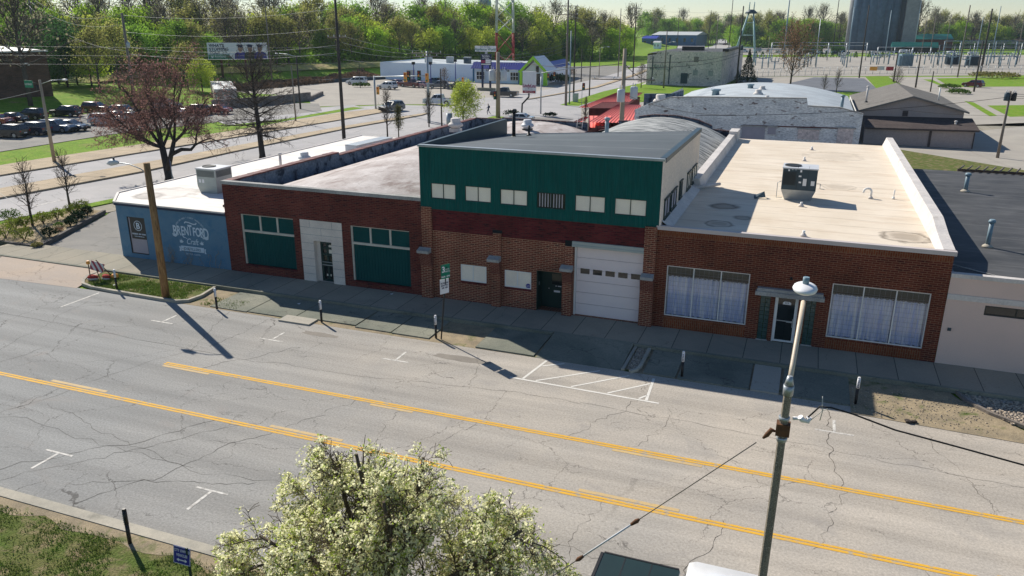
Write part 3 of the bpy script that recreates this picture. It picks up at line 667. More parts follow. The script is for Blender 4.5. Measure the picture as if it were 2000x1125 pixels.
# long cracks and joints in the street
mb = MB(); rng = random.Random(19)
def crack(a, b, wd, wob=.25, n=26):
    a, b = Vector(a), Vector(b); d = (b-a).normalized(); nn = Vector((-d.y,d.x)); pv = None; off = 0
    for k in range(n+1):
        off = off*.8+rng.gauss(0,wob*.35); p = a.lerp(b,k/n)+nn*off; wk = wd*rng.uniform(.2,.72)
        if pv: mb.poly([(pv[0].x-nn.x*pv[1],pv[0].y-nn.y*pv[1],.0045),(p.x-nn.x*wk,p.y-nn.y*wk,.0045),(p.x+nn.x*wk,p.y+nn.y*wk,.0045),(pv[0].x+nn.x*pv[1],pv[0].y+nn.y*pv[1],.0045)])
        pv = (p, wk)
crack((-60,26.0),(-21,24.9),.012,.1,70); crack((-21,24.9),(-7,26.3),.010,.15,40); crack((-7,26.2),(12,25.2),.010,.15,50); crack((-40,17.4),(12,17.8),.009,.35,90)
for x, x2, y0, y1, w_ in ((-26.2,-24.6,29.5,24.8,.012),(-24.6,-27.8,24.8,14.2,.012),(-20.2,-22.8,27.0,23.4,.016),(-15.0,-16.5,23.4,20.2,.012),(-16.5,-19.4,20.2,14.3,.016),(-12.5,-11.2,29,25.9,.010),(-10.0,-10.9,23.4,20.3,.012),(-5.0,-4.9,29.4,27.2,.016),(-4.9,-6.8,27.2,23.5,.012),(-3.6,-4.4,26.4,23.4,.010),(1.7,2.3,29.2,23.3,.018),(2.3,1.6,23.3,19.9,.010),(-.9,-2.2,20.4,14.6,.014),(-4.4,-5.2,20.3,14.9,.010),(4.4,3.6,20,16.5,.012),(5.2,6.4,28.4,23.5,.010),(-13.2,-12.6,23.2,20.3,.010),(-30.5,-33,23,15,.012),(-34,-32.2,28,21,.010),(-8.6,-6.0,16.9,15.2,.02),(-20.5,-15.0,15.2,17.2,.012),(-26,-17.5,18.8,17.0,.010),(-23.5,-18.8,14.4,20.1,.014),(-22.9,-18.0,14.4,20.1,.011)): crack((x,y0),(x2,y1),w_,.22)
MAT['crack'] = M('crack_filled_dirt', (.055,.048,.04), (.09,.08,.065), 3, .95, .05)
struct('street_cracks', mb, MAT['crack'])
# right side roads and lawns
sheet('yard_road', px_poly((1440,150),(1440,165),(1690,163),(1700,168),(1790,205),(1850,262),(1905,300),(1990,332),(2100,350),(2100,150)), MAT['gravel_lot'], -.010)
sheet('dark_lot', px_poly((1560,184),(1725,183),(1688,153),(1590,151),(1530,165)), MAT['asphalt_dark'], .0)
sheet('yard_lawn', px_poly((1440,190),(1560,188),(1740,188),(1740,180),(1440,178)), MAT['grass'], .004)
sheet('yard_lawn', px_poly((1690,150),(1735,150),(1770,170),(1722,184)), MAT['grass'], .004)
sheet('yard_lawn', px_poly((1828,153),(2100,148),(2100,168),(1856,170)), MAT['grass'], .0)
sheet('yard_lawn', px_poly((1803,155),(1820,155),(1862,176),(1850,172)), MAT['grass'], .002)
sheet('yard_lawn', px_poly((1883,197),(1902,200),(1948,226),(1933,227)), MAT['grass'], .002)
sheet('yard_lawn', px_poly((1928,206),(2100,204),(2100,225),(1972,228)), MAT['grass'], .002)
sheet('yard_footway', px_poly((1845,262),(1790,205),(1805,205),(1868,245),(2100,248),(2100,236)), MAT['concrete'], .0)
sheet('back_lawn', [(9.8,102.6),(20.8,91.5),(20.5,86.2),(9.2,85.0),(8.4,95)], MAT['grass_patchy'], .0)
sheet('substation_ground', px_poly((1430,150),(2150,146),(2150,108),(1430,104)), MAT['gravel_lot'], -.004)
sheet('far_road', px_poly((1290,112),(1425,106),(1436,90),(1418,76),(1404,75),(1392,90)), MAT['asphalt2'], -.008)
sheet('far_lot', px_poly((1420,104),(1760,103),(1760,90),(1420,92)), MAT['asphalt_lot'], -.006)
sheet('far_hedge_lawn', px_poly((1440,112),(1720,110),(1720,106),(1440,107)), MAT['grass'], .006)
# ------------------------------------------------------------------ the row of buildings along the street
FY = 34.76                                    # plane of the facades
def atX(px, py, X):
    d = _ray(px, py); t = X/d.x
    return Vector((X, d.y*t, CAMZ+d.z*t))
def framed(parent, name, x0, x1, z0, z1, y, frame=.06, mat_f='trim', mat_p='panel', mulls=(), trans=(), deep=.05, pane='pane', pane_back=.03):
    """window frame with bars at mulls (x) and trans (z); panes behind it as a sub-part"""
    mb = MB()
    mb.box(x0, x0+frame, y, y+deep, z0, z1); mb.box(x1-frame, x1, y, y+deep, z0, z1)
    mb.box(x0+frame, x1-frame, y, y+deep, z0, z0+frame); mb.box(x0+frame, x1-frame, y, y+deep, z1-frame, z1)
    for q in mulls: mb.box(q-frame/2, q+frame/2, y+.002, y+deep, z0+frame, z1-frame)
    for q in trans: mb.box(x0+frame, x1-frame, y+.004, y+deep, q-frame/2, q+frame/2)
    f = mb.build(name, MAT[mat_f], parent)
    mb = MB(); mb.poly([(x0+frame*.5,y+pane_back,z0+frame*.5),(x1-frame*.5,y+pane_back,z0+frame*.5),(x1-frame*.5,y+pane_back,z1-frame*.5),(x0+frame*.5,y+pane_back,z1-frame*.5)])
    mb.build(pane, MAT[mat_p], f)
    return f

# ---- blue painted block building
B = thing('shop_building', 'low blue painted block building with white roof and distillery lettering', 'building', (-34.3,50,0))
out = [(-38.42,34.78),(-30.30,34.78),(-30.30,66),(-40.1,66),(-40.3,36.9)]
mb = MB(); n = len(out)
mb.wall(-38.42, -30.30, .18, 3.38, 34.78, [(-37.68,-36.33,.46,2.74,.10)])
for k in range(1, n):
    a, b = out[k], out[(k+1)%n]; mb.poly([(a[0],a[1],.0),(b[0],b[1],0),(b[0],b[1],3.38),(a[0],a[1],3.38)])
mb.build('wall', MAT['blue'], B)
mb = MB()
mb.prism([(p[0]+(-.06 if p[0] < -35 else 0), p[1]-(.05 if p[1] < 35 else 0)) for p in out], 3.382, 3.53, 0); mb.build('fascia', MAT['navy'], B)
mb = MB(); mb.prism([(-38.44,34.86),(-30.32,34.86),(-30.32,65.9),(-40.1,65.9),(-40.26,36.93)], 3.53, 3.56, 0)
rf = mb.build('roof', MAT['roof_blue_b'], B)
mb = MB()
for a, b in (((-38.46,34.76),(-30.32,34.76)),((-38.46,34.76),(-40.34,36.9)),((-40.34,36.9),(-40.14,66))):
    a = Vector((a[0],a[1],0)); b = Vector((b[0],b[1],0)); d = (b-a).normalized(); nn = Vector((-d.y,d.x,0))*.07
    mb.prism([tuple((a-nn).xy),tuple((b-nn).xy),tuple((b+nn).xy),tuple((a+nn).xy)], 3.532, 3.62)
mb.build('roof_edge', MAT['flash'], B)
wf = framed(B, 'window', -37.68, -36.33, .46, 2.74, 34.80, .045, 'blacksign', 'greypanel', (), (), .08, 'panel', .05)
mb = MB(); mb.box(-37.50, -36.345, 34.815, 34.845, 1.40, 2.72); sg = mb.build('sign_board', MAT['blacksign'], B)
mb = MB(); ring = [(-36.93+.31*math.cos(t*math.pi/24), 2.22+.31*math.sin(t*math.pi/24)) for t in range(48)]; rin = [(-36.93+.275*math.cos(t*math.pi/24), 2.22+.275*math.sin(t*math.pi/24)) for t in range(48)]
for k in range(48): j = (k+1) % 48; mb.poly([(ring[k][0],34.811,ring[k][1]),(ring[j][0],34.811,ring[j][1]),(rin[j][0],34.811,rin[j][1]),(rin[k][0],34.811,rin[k][1])])
mb.build('emblem_ring', MAT['logo'], sg)
text('lettering', 'B', .52, MAT['logo'], sg, (-36.93,34.811,2.04), bold=.012)
text('lettering', 'BOURBON · GIN · VODKA', .125, MAT['logo'], sg, (-36.92,34.811,1.665), bold=.004, xs=.70)
text('lettering', 'BrentfordCraftDistillers.com', .075, MAT['logo'], sg, (-36.92,34.811,1.535), bold=.002, xs=.85)
# painted wall logo
LY = 34.774
def swoosh(mb, pts, wdt):
    for a, b in zip(pts, pts[1:]):
        a = Vector(a); b = Vector(b); d = (b-a).normalized(); q = Vector((-d.y,d.x))*wdt/2; e = d*wdt*.2
        mb.poly([(a.x-q.x-e.x,LY,a.y-q.y-e.y),(b.x-q.x+e.x,LY,b.y-q.y+e.y),(b.x+q.x+e.x,LY,b.y+q.y+e.y),(a.x+q.x-e.x,LY,a.y+q.y-e.y)])
cx = -32.97
for k, ch in enumerate('AMERICAN MADE * FINEST INGREDIENTS'):
    if ch == ' ': continue
    t = R_(142-104*k/33); r = 1.22
    text('lettering', ch, .135, MAT['logo'], B, (cx+r*math.cos(t)*.98, LY, 1.80+r*math.sin(t)), right=(math.sin(t),0,-math.cos(t)), up=(math.cos(t),0,math.sin(t)), xs=.75, ext=.002)
for k, ch in enumerate('BRENTFORD'):
    u = (k-4)/4; hgt = .50+.14*abs(u)**1.5; tall = .15 if ch == 'T' else 0
    text('lettering', ch, (hgt+tall)*1.36, MAT['logo'], B, (cx+u*1.13, LY, 2.02-.10*u*u), xs=.62/(1+tall*1.2), bold=.016, ext=.002)
mb = MB(); swoosh(mb, [(-33.32,2.72),(-33.24,2.80),(-33.0,2.78),(-32.7,2.70),(-32.50,2.72),(-32.46,2.79)], .065)
swoosh(mb, [(-34.28,2.02),(-34.25,1.90),(-34.1,1.86),(-33.98,1.95)], .07); swoosh(mb, [(-31.72,2.02),(-31.74,1.90),(-31.88,1.86),(-31.98,1.96)], .07); swoosh(mb, [(-33.62,2.03),(-33.5,1.86),(-33.42,1.84)], .06); swoosh(mb, [(-32.2,2.05),(-32.06,1.90),(-31.98,1.90)], .06)
swoosh(mb, [(-33.40,1.86),(-33.30,1.80),(-33.26,1.79)], .035)
mb.build('lettering', MAT['logo'], B)
text('lettering', 'Craft', .50, MAT['logo'], B, (-32.93,LY,1.47), shear=.35, xs=.82, bold=.004, ext=.002)
mb = MB()
for sx in (-1, 1):
    for a in (20, 50, 80, 110, 140):
        t = R_(a); bx, bz = cx+sx*.72, 1.50; l = .26 if a in (50,80) else .2; dx, dz = math.cos(t)*l*sx*.95, math.sin(t)*l; nx, nz = -dz*.16, dx*.16
        mb.poly([(bx,LY,bz),(bx+dx*.5+nx,LY,bz+dz*.5+nz),(bx+dx,LY,bz+dz),(bx+dx*.5-nx,LY,bz+dz*.5-nz)][::sx])
mb.build('leaf_motif', MAT['logo'], B)
mb = MB(); mb.poly([(-33.80,LY,1.03),(-32.14,LY,1.03),(-32.12,LY,1.33),(-33.80,LY,1.33)])
mb.poly([(-33.95,LY,.98),(-33.82,LY,.98),(-33.82,LY,1.27),(-33.95,LY,1.27),(-33.90,LY,1.12)]); mb.poly([(-32.10,LY,.98),(-31.98,LY,.98),(-32.03,LY,1.12),(-31.98,LY,1.27),(-32.10,LY,1.27)])
rb_ = mb.build('ribbon', MAT['logo'], B)
text('lettering', 'DISTILLERS', .225, MAT['blue'], rb_, (-32.97,34.768,1.10), bold=.006, xs=1.0, ext=.002, sp=1.12)
text('lettering', 'DECATUR · ILLINOIS', .135, MAT['logo'], B, (cx,LY,.82), xs=.85, ext=.002)

# ---- dark red brick building with green boarded windows
G = thing('brick_building', 'dark red brick building with pale stone doorway and green boarded windows', 'building', (-24,50,0))
wl, wr, dr = (-29.24,-25.75,.72,3.63,.16), (-22.16,-18.65,.56,3.60,.16), (-24.52,-23.40,.19,2.53,.38)
mb = MB(); mb.wall(-30.29, -17.90, .15, 5.24, FY, [wl, wr, (-25.31,-22.68,.15,3.67,.0)], .16)
for x0, x1, y0, y1 in ((-30.28,-30.02,FY+.001,70),): pass
mb.poly([(-30.29,70,0),(-30.29,FY,0),(-30.29,FY,5.24),(-30.29,70,4.9)]); mb.poly([(-17.9,70,0),(-30.29,70,0),(-30.29,70,4.4),(-17.9,70,4.4)])
mb.build('wall', MAT['brick_red'], G)
mb = MB(); mb.box(-30.33, -17.90, FY-.04, FY+.30, 5.242, 5.42); mb.build('coping', MAT['coping'], G)
mb = MB(); mb.wall(-25.31, -22.68, .15, 3.67, FY-.012, [dr], .38); mb.box(-24.52, -23.40, FY-.03, FY+.2, 2.535, 2.72)
mb.poly([(-25.31,FY-.012,.15),(-25.31,FY-.012,3.67),(-25.31,FY,3.67),(-25.31,FY,.15)]); mb.poly([(-22.68,FY-.012,.15),(-22.68,FY,.15),(-22.68,FY,3.67),(-22.68,FY-.012,3.67)])
for z in (.62,1.06,1.5,1.94,2.38,2.86,3.26):
    for a, b in (((-25.31,-24.53),(-23.39,-22.68)) if z < 2.5 else ((-25.31,-22.68),)) if z < 2.5 else ((-25.31,-22.68),):
        mb.box(a, b, FY-.0135, FY-.0122, z-.012, z+.012, 1)
for x, z0, z1 in ((-24.0,2.87,3.25),(-24.7,3.27,3.66),(-23.3,3.27,3.66)): mb.box(x-.012, x+.012, FY-.0135, FY-.0122, z0, z1, 1)
mb.build('stone_surround', [MAT['stone'], MAT['coping']], G)
dd = framed(G, 'door', -24.28, -23.42, .20, 2.50, FY+.26, .13, 'green_dark', 'glass_dark', (-23.85,), (1.15,1.3,1.75,2.1), .06, 'pane', .045)
mb = MB(); mb.box(-24.2, -23.5, FY+.20, FY+.23, 1.13, 1.17); mb.box(-24.2, -23.5, FY+.20, FY+.23, 1.30, 1.33); mb.build('push_bar', MAT['galv'], dd)
mb = MB(); mb.box(-24.02, -23.72, FY+.284, FY+.288, .50, .62); mb.box(-23.78, -23.56, FY+.284, FY+.288, 1.75, 2.28); mb.build('notice', MAT['panel'], dd)
mb = MB(); mb.box(-24.52, -24.29, FY+.24, FY+.40, .2, 2.52); mb.box(-24.52, -23.40, FY+.3, FY+.42, 2.46, 2.53); mb.build('door_jamb', MAT['stone'], G)
for (x0,x1,z0,z1,_), tr, ms in ((wl, 2.66, (-27.98,-26.84)), (wr, 2.64, (-20.98,-19.80))):
    mb = MB()
    mb.box(x0, x0+.10, FY+.05, FY+.14, z0, z1); mb.box(x0+.10, x1, FY+.04, FY+.14, tr-.06, tr+.06); mb.box(x0+.1, x1, FY+.05, FY+.14, z1-.05, z1)
    for q in ms: mb.box(q-.05, q+.05, FY+.055, FY+.14, tr+.06, z1-.05)
    f = mb.build('window', MAT['trim'], G)
    mb = MB()
    nb = 19; stp = (x1-x0-.1)/nb
    for k in range(nb): mb.box(x0+.1+k*stp+.012, x0+.1+(k+1)*stp-.012, FY+.10, FY+.13, z0+.0, tr-.06)
    for k in range(4): mb.box(x0+.1, x1, FY+.102+.002*k, FY+.13, tr+.06+k*(z1-tr-.11)/4+.008, tr+.06+(k+1)*(z1-tr-.11)/4)
    mb.box(x0, x1, FY+.131, FY+.15, z0, z1)
    mb.build('boarding', MAT['green_wood'], f)
    mb = MB(); mb.box(x0-.02, x1+.02, FY-.03, FY+.16, z0-.09, z0); mb.build('sill', MAT['brick_band'], f)
# vaulted roof and its tarred side parapet
def vault(name, parent, x0, x1, zE, zC, y0, y1, mat, n=22, nx=None, zC1=None):
    mb = MB(); nx = 26
    g = []
    for j in range(n+1):
        y = y0+(y1-y0)*j/n; row = []; zc = zC+((zC1 or zC)-zC)*j/n
        for i in range(nx+1):
            u = i/nx*2-1; z = zE+(zc-zE)*math.sqrt(max(0, 1-(u*.92)**2))*1.0-(zc-zE)*.39*0
            z = zE+(zc-zE)*(1-u*u)
            row.append(mb.pt((x0+(x1-x0)*i/nx, y, z+.015*mnoise.noise(Vector((i*.7,y*.5,0))))))
        g.append(row)
    for j in range(n):
        for i in range(nx): mb.face([g[j][i],g[j][i+1],g[j+1][i+1],g[j+1][i]], 0, True)
    return mb.build(name, mat, parent)
vault('roof', G, -29.95, -17.9, 4.30, 5.40, FY+.3, 69.8, MAT['vault_brown'], zC1=5.25)
mb = MB()
mb.box(-30.27, -29.95, FY+.31, 46.2, 4.0, 5.34); mb.box(-30.27, -29.95, 46.21, 70, 4.0, 5.16); pr = mb.build('side_parapet', MAT['parapet_dark'], G)
mb = MB()
for k in range(17): mb.box(-30.36, -29.86, FY+.35+k*.645, FY+.35+k*.645+.63, 5.342, 5.42+.012*(k%2))
for k in range(34): mb.box(-30.36, -29.86, 46.25+k*.70, 46.25+k*.70+.68, 5.162, 5.22+.012*(k%2))
mb.build('clay_coping', MAT['tile_red'], pr)
def stepped_parapet(parent, pts, y, th, mat, capmat, name='end_parapet'):
    """end wall with a stepped top; pts = (x, z) from left to right"""
    mb = MB(); mb.prismY([(pts[0][0],0),(pts[-1][0],0)]+pts[::-1], y, y+th); o = mb.build(name, MAT[mat], parent)
    mb = MB()
    for a, b in zip(pts, pts[1:]):
        if b[0]-a[0] < .05: continue
        n = max(1,int((b[0]-a[0])/.6))
        for k in range(n):
            xa, xb = a[0]+(b[0]-a[0])*k/n, a[0]+(b[0]-a[0])*(k+1)/n-.03; za, zb = a[1]+(b[1]-a[1])*k/n, a[1]+(b[1]-a[1])*(k+1)/n
            mb.poly([(xa,y-.05,za+.002),(xb,y-.05,zb+.002),(xb,y-.05,zb+.07),(xa,y-.05,za+.07)]); mb.poly([(xa,y-.05,za+.07),(xb,y-.05,zb+.07),(xb,y+th+.05,zb+.07),(xa,y+th+.05,za+.07)])
    mb.build('clay_coping', MAT[capmat], o)
stepped_parapet(G, [(-30.0,5.2),(-27.2,5.2),(-27.19,5.33),(-18.9,5.22),(-18.89,4.2),(-18.0,4.2)], 70, .3, 'parapet_dark', 'capdark')

# ---- two-storey building: green metal upper floor on tan-jointed brick
T = thing('garage_building', 'two-storey building with teal green metal upper floor and a white roller garage door', 'building', (-11.85,50,0))
XL, XR = -17.88, -5.85
dg, d1, w1, w2 = (-9.80,-6.46,.22,3.72,.22), (-11.70,-10.30,.19,2.28,.75), (-15.78,-14.36,1.28,2.16,.10), (-13.38,-11.97,1.25,2.13,.10)
mb = MB(); mb.wall(XL, -9.86, .15, 3.80, FY, [d1, w1, w2], .1); mb.wall(-9.86, XR, .15, 3.72, FY, [dg], .22); mb.build('wall', MAT['brick_mid'], T)
mb = MB(); mb.wall(XL, -9.86, 3.803, 5.0, FY-.01, [], .1); mb.wall(-9.859, XR, 3.723, 5.0, FY-.01, [], .1)
mb.poly([(XL,FY-.01,3.803),(-9.86,FY-.01,3.803),(-9.86,FY,3.803),(XL,FY,3.803)])
mb.build('upper_band', MAT['brick_band'], T)
mb = MB(); mb.poly([(XR,FY,0),(XR,46.4,0),(XR,46.4,5.0),(XR,FY,5.0)]); mb.poly([(XL,70,0),(XL,FY,0),(XL,FY,5.0),(XL,70,5.0)][::-1]); mb.poly([(XR,70,0),(XL,70,0),(XL,70,4.6),(XR,70,4.6)]); mb.poly([(XR-.02,46.4,0),(XR-.02,70,0),(XR-.02,70,4.4),(XR-.02,46.4,4.4)]); mb.build('side_wall', MAT['brick_red'], T)
for x0, x1, capx0, capx1, zt, top in ((-17.86,-17.30,-18.02,-17.36,2.75,5.0),(-13.95,-13.53,-14.16,-13.52,2.70,3.98),(-10.25,-9.84,-10.40,-9.80,2.63,3.69),(-6.46,-5.90,-6.50,-5.92,2.65,5.0)):
    mb = MB(); mb.box(x0, x1, FY-.12, FY-.011, .15, top); mb.box(x0-.06, x1-.0, FY-.24, FY-.121, .15, 1.93); p = mb.build('pilaster', MAT['brick_mid'], T)
    mb = MB(); mb.prismX([(FY-.242,1.93),(FY-.121,1.93),(FY-.121,zt-.12),(FY-.38,zt-.12),(FY-.34,2.35)], x0-.062, x1); mb.build('corbel', MAT['brick_corbel'], p)
    mb = MB(); mb.prismX([(FY-.46,zt-.118),(FY-.122,zt-.118),(FY-.122,zt+.13),(FY-.46,zt+.02)], capx0, capx1); mb.build('cap_stone', MAT['coping'], p)
for w_ in (w1, w2):
    f = framed(T, 'lower_window', w_[0], w_[1], w_[2], w_[3], FY+.02, .055, 'white', 'panel', ((w_[0]+w_[1])/2-.03,), (), .05)
    mb = MB(); mb.box(w_[0], w_[1], FY-.02, FY+.1, w_[2]-.10, w_[2]-.002); mb.build('sill', MAT['brick_band'], f)
mb = MB(); mb.tube([(-12.14,FY+.046,1.40),(-12.14,FY+.040,1.40)], .125, 18); st = mb.build('security_sticker', MAT['signblue'], f); text('lettering', 'ADT', .10, MAT['signwhite'], st, (-12.14,FY+.038,1.365), ext=.001)
# recessed entrance
mb = MB(); mb.poly([(-11.70,FY+.76,.19),(-10.30,FY+.76,.19),(-10.30,FY+.76,2.28),(-11.70,FY+.76,2.28)]); mb.build('recess_wall', MAT['green_dark'], T)
mb = MB(); mb.box(-11.69, -11.66, FY+.01, FY+.75, .2, 2.27); mb.build('recess_panel', MAT['green_dark'], T)
mb = MB(); mb.wall(-11.35, -10.36, .20, 2.22, FY+.70, [(-11.12,-10.55,1.42,1.98,.02)], .02); dq = mb.build('entrance_door', MAT['green_dark'], T)
mb = MB(); mb.poly([(-11.12,FY+.72,1.42),(-10.55,FY+.72,1.42),(-10.55,FY+.72,1.98),(-11.12,FY+.72,1.98)]); mb.build('pane', MAT['glass_dark'], dq)
mb = MB(); mb.box(-11.0, -10.68, FY+.688, FY+.699, 1.02, 1.12); mb.box(-10.92, -10.86, FY+.688, FY+.699, 1.33, 1.37); mb.box(-10.8, -10.62, FY+.688, FY+.699, 1.33, 1.37); mb.build('mail_slot', MAT['signwhite'], dq)
mb = MB(); mb.blob((-11.25,FY+.66,1.2), .03,.03,.03); mb.build('handle', MAT['galv'], dq)
mb = MB(); mb.box(-11.655, -11.64, FY+.25, FY+.36, 1.45, 1.62); mb.build('keypad', MAT['galv'], T)
# garage door
mb = MB()
zs = [.22+.583*k for k in range(7)]
for k in range(6): mb.box(-9.70, -6.50, FY+.14, FY+.18, zs[k]+.008, min(zs[k+1]-.008, 3.72))
gd = mb.build('garage_door', MAT['lav'], T)
mb = MB(); mb.box(-9.72, -6.47, FY+.181, FY+.19, .22, 3.72); mb.build('door_backing', MAT['dark'], gd)
for k in range(5):
    x = -9.51+.6175*k; mb = MB(); mb.box(x, x+.45, FY+.132, FY+.139, 2.34, 2.60); mb.build('door_window', MAT['glass_dark'], gd)
mb = MB(); mb.box(-9.90, -6.46, FY-.10, FY-.001, 3.74, 3.96); mb.box(-9.90, -6.46, FY-.13, FY-.10, 3.70, 3.80); mb.build('door_header', MAT['hvac'], T)
for x0, x1 in ((-9.80,-9.71),(-6.50,-6.46)): mb = MB(); mb.box(x0, x1, FY+.06, FY+.21, .22, 3.72); mb.build('door_track', MAT['white'], T)
mb = MB(); mb.box(-10.26, -9.86, FY-.06, FY-.011, 3.70, 3.96); mb.build('bearing_plate', MAT['dark'], T); mb = MB(); mb.box(-14.0, -13.5, FY-.06, FY-.011, 3.985, 4.12); mb.build('bearing_plate', MAT['dark'], T)
# green ribbed metal upper floor
gw = [(-17.31+.0,-15.96,5.45,6.23),(-15.46,-14.07,5.45,6.22),(-13.60,-12.20,5.44,6.20),(-11.72,-10.30,5.43,6.19),(-9.84,-8.39,5.42,6.19),(-7.95,-6.47,5.42,6.19)]
mb = MB(); GY = FY-.05
mb.wall(XL-.03, XR+.02, 4.905, 8.0, GY, gw, .10)
x = XL
while x < XR-.05:
    for a, b in ((4.91, 5.41), (6.24, 7.98)) if any(h[0]-.02 < x+.03 < h[1]+.02 for h in gw) else ((4.91, 7.98),):
        mb.prism([(x,GY-.001),(x+.018,GY-.020),(x+.052,GY-.020),(x+.07,GY-.001)], a, b)
    x += .19
mb.poly([(XL-.03,GY,4.905),(XL-.03,46.5,4.905),(XL-.03,46.5,8.0),(XL-.03,GY,8.0)][::-1])
mb.poly([(XL-.03,GY,4.905),(XR+.02,GY,4.905),(XR+.02,FY+.01,4.905),(XL-.03,FY+.01,4.905)][::-1])
mb.build('metal_cladding', MAT['green_metal'], T)
for k, h in enumerate(gw):
    f = framed(T, 'upper_window', h[0], h[1], h[2], h[3], GY+.03, .035, 'green_dark', 'glass_dark' if k == 3 else 'panel', ((h[0]+h[1])/2,), (), .05)
    if k == 3:
        mb = MB()
        for q in range(9): mb.box(h[0]+.1+q*.14, h[0]+.16+q*.14, GY+.052, GY+.056, h[2]+.06, h[3]-.06)
        mb.build('blind', MAT['greypanel'], f)
mb = MB(); mb.box(XR+.022-.02, XR+.06, GY-.02, 46.45, 5.0, 8.0)
q0, q1 = XR+.06, XR+.075
y = FY+.1
while y < 46.3:
    mb.box(XR+.0605, XR+.078, y, y+.05, 5.0, 7.99); y += .3
sd = mb.build('cream_siding', MAT['cream'], T)
XS = XR+.08
for a, b in (((1294.5,392),(1306.0,405)),((1308.5,383),(1321.0,395))):
    pass
for y0, y1, z0, z1 in ((35.25,36.75,5.25,6.15),(37.1,38.6,5.25,6.15),(39.6,40.35,5.35,6.2),(42.1,43.4,5.3,6.2),(44.0,45.5,5.3,6.2)):
    mb = MB(); mb.box(XS-.01, XS+.05, y0, y1, z0, z0+.07); mb.box(XS-.01, XS+.05, y0, y1, z1-.07, z1); mb.box(XS-.01, XS+.05, y0, y0+.06, z0+.07, z1-.07); mb.box(XS-.01, XS+.05, y1-.06, y1, z0+.07, z1-.07); mb.box(XS-.01, XS+.045, (y0+y1)/2-.03, (y0+y1)/2+.03, z0+.07, z1-.07)
    mb.box(XS-.01, XS+.09, y0-.06, y1+.06, z1+.002, z1+.05); mb.box(XS-.01, XS+.08, y0-.06, y1+.06, z0-.05, z0-.002)
    f = mb.build('side_window', MAT['green_dark'], T)
    mb = MB(); mb.poly([(XS+.012,y0+.05,z0+.05),(XS+.012,y1-.05,z0+.05),(XS+.012,y1-.05,z1-.05),(XS+.012,y0+.05,z1-.05)]); mb.build('pane', MAT['panel'] if y0 > 42 else MAT['greypanel'], f)
mb = MB(); mb.poly([(XL,46.45,4.9),(XR,46.45,4.9),(XR,46.45,7.95),(XL,46.45,7.2)][::-1]); mb.build('rear_wall', MAT['cream'], T)
# its sloping roof, edge trims and the tall left parapet
mb = MB()
n = 8
for i in range(n):
    for j in range(n):
        def rp(u, v): return (XL+.15+(XR-XL-.3)*u, FY+.15+(46.3-FY)*v, 7.96-.80*v*(1-u)*1.0-.02*v)
        mb.poly([rp(i/n,j/n), rp((i+1)/n,j/n), rp((i+1)/n,(j+1)/n), rp(i/n,(j+1)/n)], 0, True)
mb.build('upper_roof', MAT['roof_grey'], T)
mb = MB(); mb.box(XL-.08, XR+.09, GY-.07, FY+.16, 8.0, 8.06); mb.box(XL-.06, XR+.07, GY-.05, FY+.16, 8.062, 8.10); mb.build('edge_trim', MAT['galv'], T)
mb = MB(); mb.box(XR-.16, XR+.11, FY+.165, 46.5, 7.9, 8.12); mb.build('edge_trim', MAT['hvac_d'], T)
mb = MB(); mb.prismX([(FY+.165,7.6),(46.5,7.1),(46.5,8.12),(FY+.165,8.12)], XL-.05, XL+.15); mb.build('roof_parapet', MAT['hvac_d'], T)
vault('rear_roof', T, XL+.05, XR-.05, 4.3, 6.1, 46.5, 69.8, MAT['vault_grey'])
stepped_parapet(T, [(XL+.05,4.55),(-16.0,4.95),(-15.99,5.55),(-14.2,5.55),(-14.19,6.0),(-12.9,6.2),(-10.9,6.2),(-9.0,5.9),(-7.8,5.45),(-7.79,5.15),(XR-.05,5.05)], 70, .35, 'parapet_dark', 'capdark')

# ---- right-hand brick building with curtained shop windows
Rb = thing('brick_building', 'brown brick building with blue-white curtained shop windows and cream flat roof', 'building', (.1,50,0))
wl, wr, dr, g1, g2 = (-5.36,-1.67,.80,3.24,.12), (1.75,5.56,.74,3.21,.12), (-.50,.47,.2,2.38,.16), (-1.13,-.70,.2,2.38,.06), (.79,1.20,.2,2.36,.06)
mb = MB(); mb.wall(-5.90, 6.12, .15, 4.62, FY-.02, [wl, wr, dr, g1, g2]); 
mb.poly([(6.12,FY-.02,0),(6.12,67,0),(6.12,67,5.0),(6.12,FY-.02,5.0)]); mb.poly([(6.12,67,0),(-5.84,67,0),(-5.84,67,4.7),(6.12,67,4.7)]); mb.build('wall', MAT['brick_rb'], Rb)
mb = MB(); mb.box(-5.90, 6.12, FY-.025, FY+.1, 4.622, 4.90); mb.box(-5.36, -1.67, FY-.028, FY-.0205, .16, .72); mb.box(1.75, 5.56, FY-.028, FY-.0205, .16, .66); mb.build('soldier_course', MAT['brick_rbv'], Rb)
mb = MB(); mb.box(-5.95, 6.2, FY-.10, FY+.16, 4.902, 5.08); mb.build('cornice', MAT['cornice'], Rb)
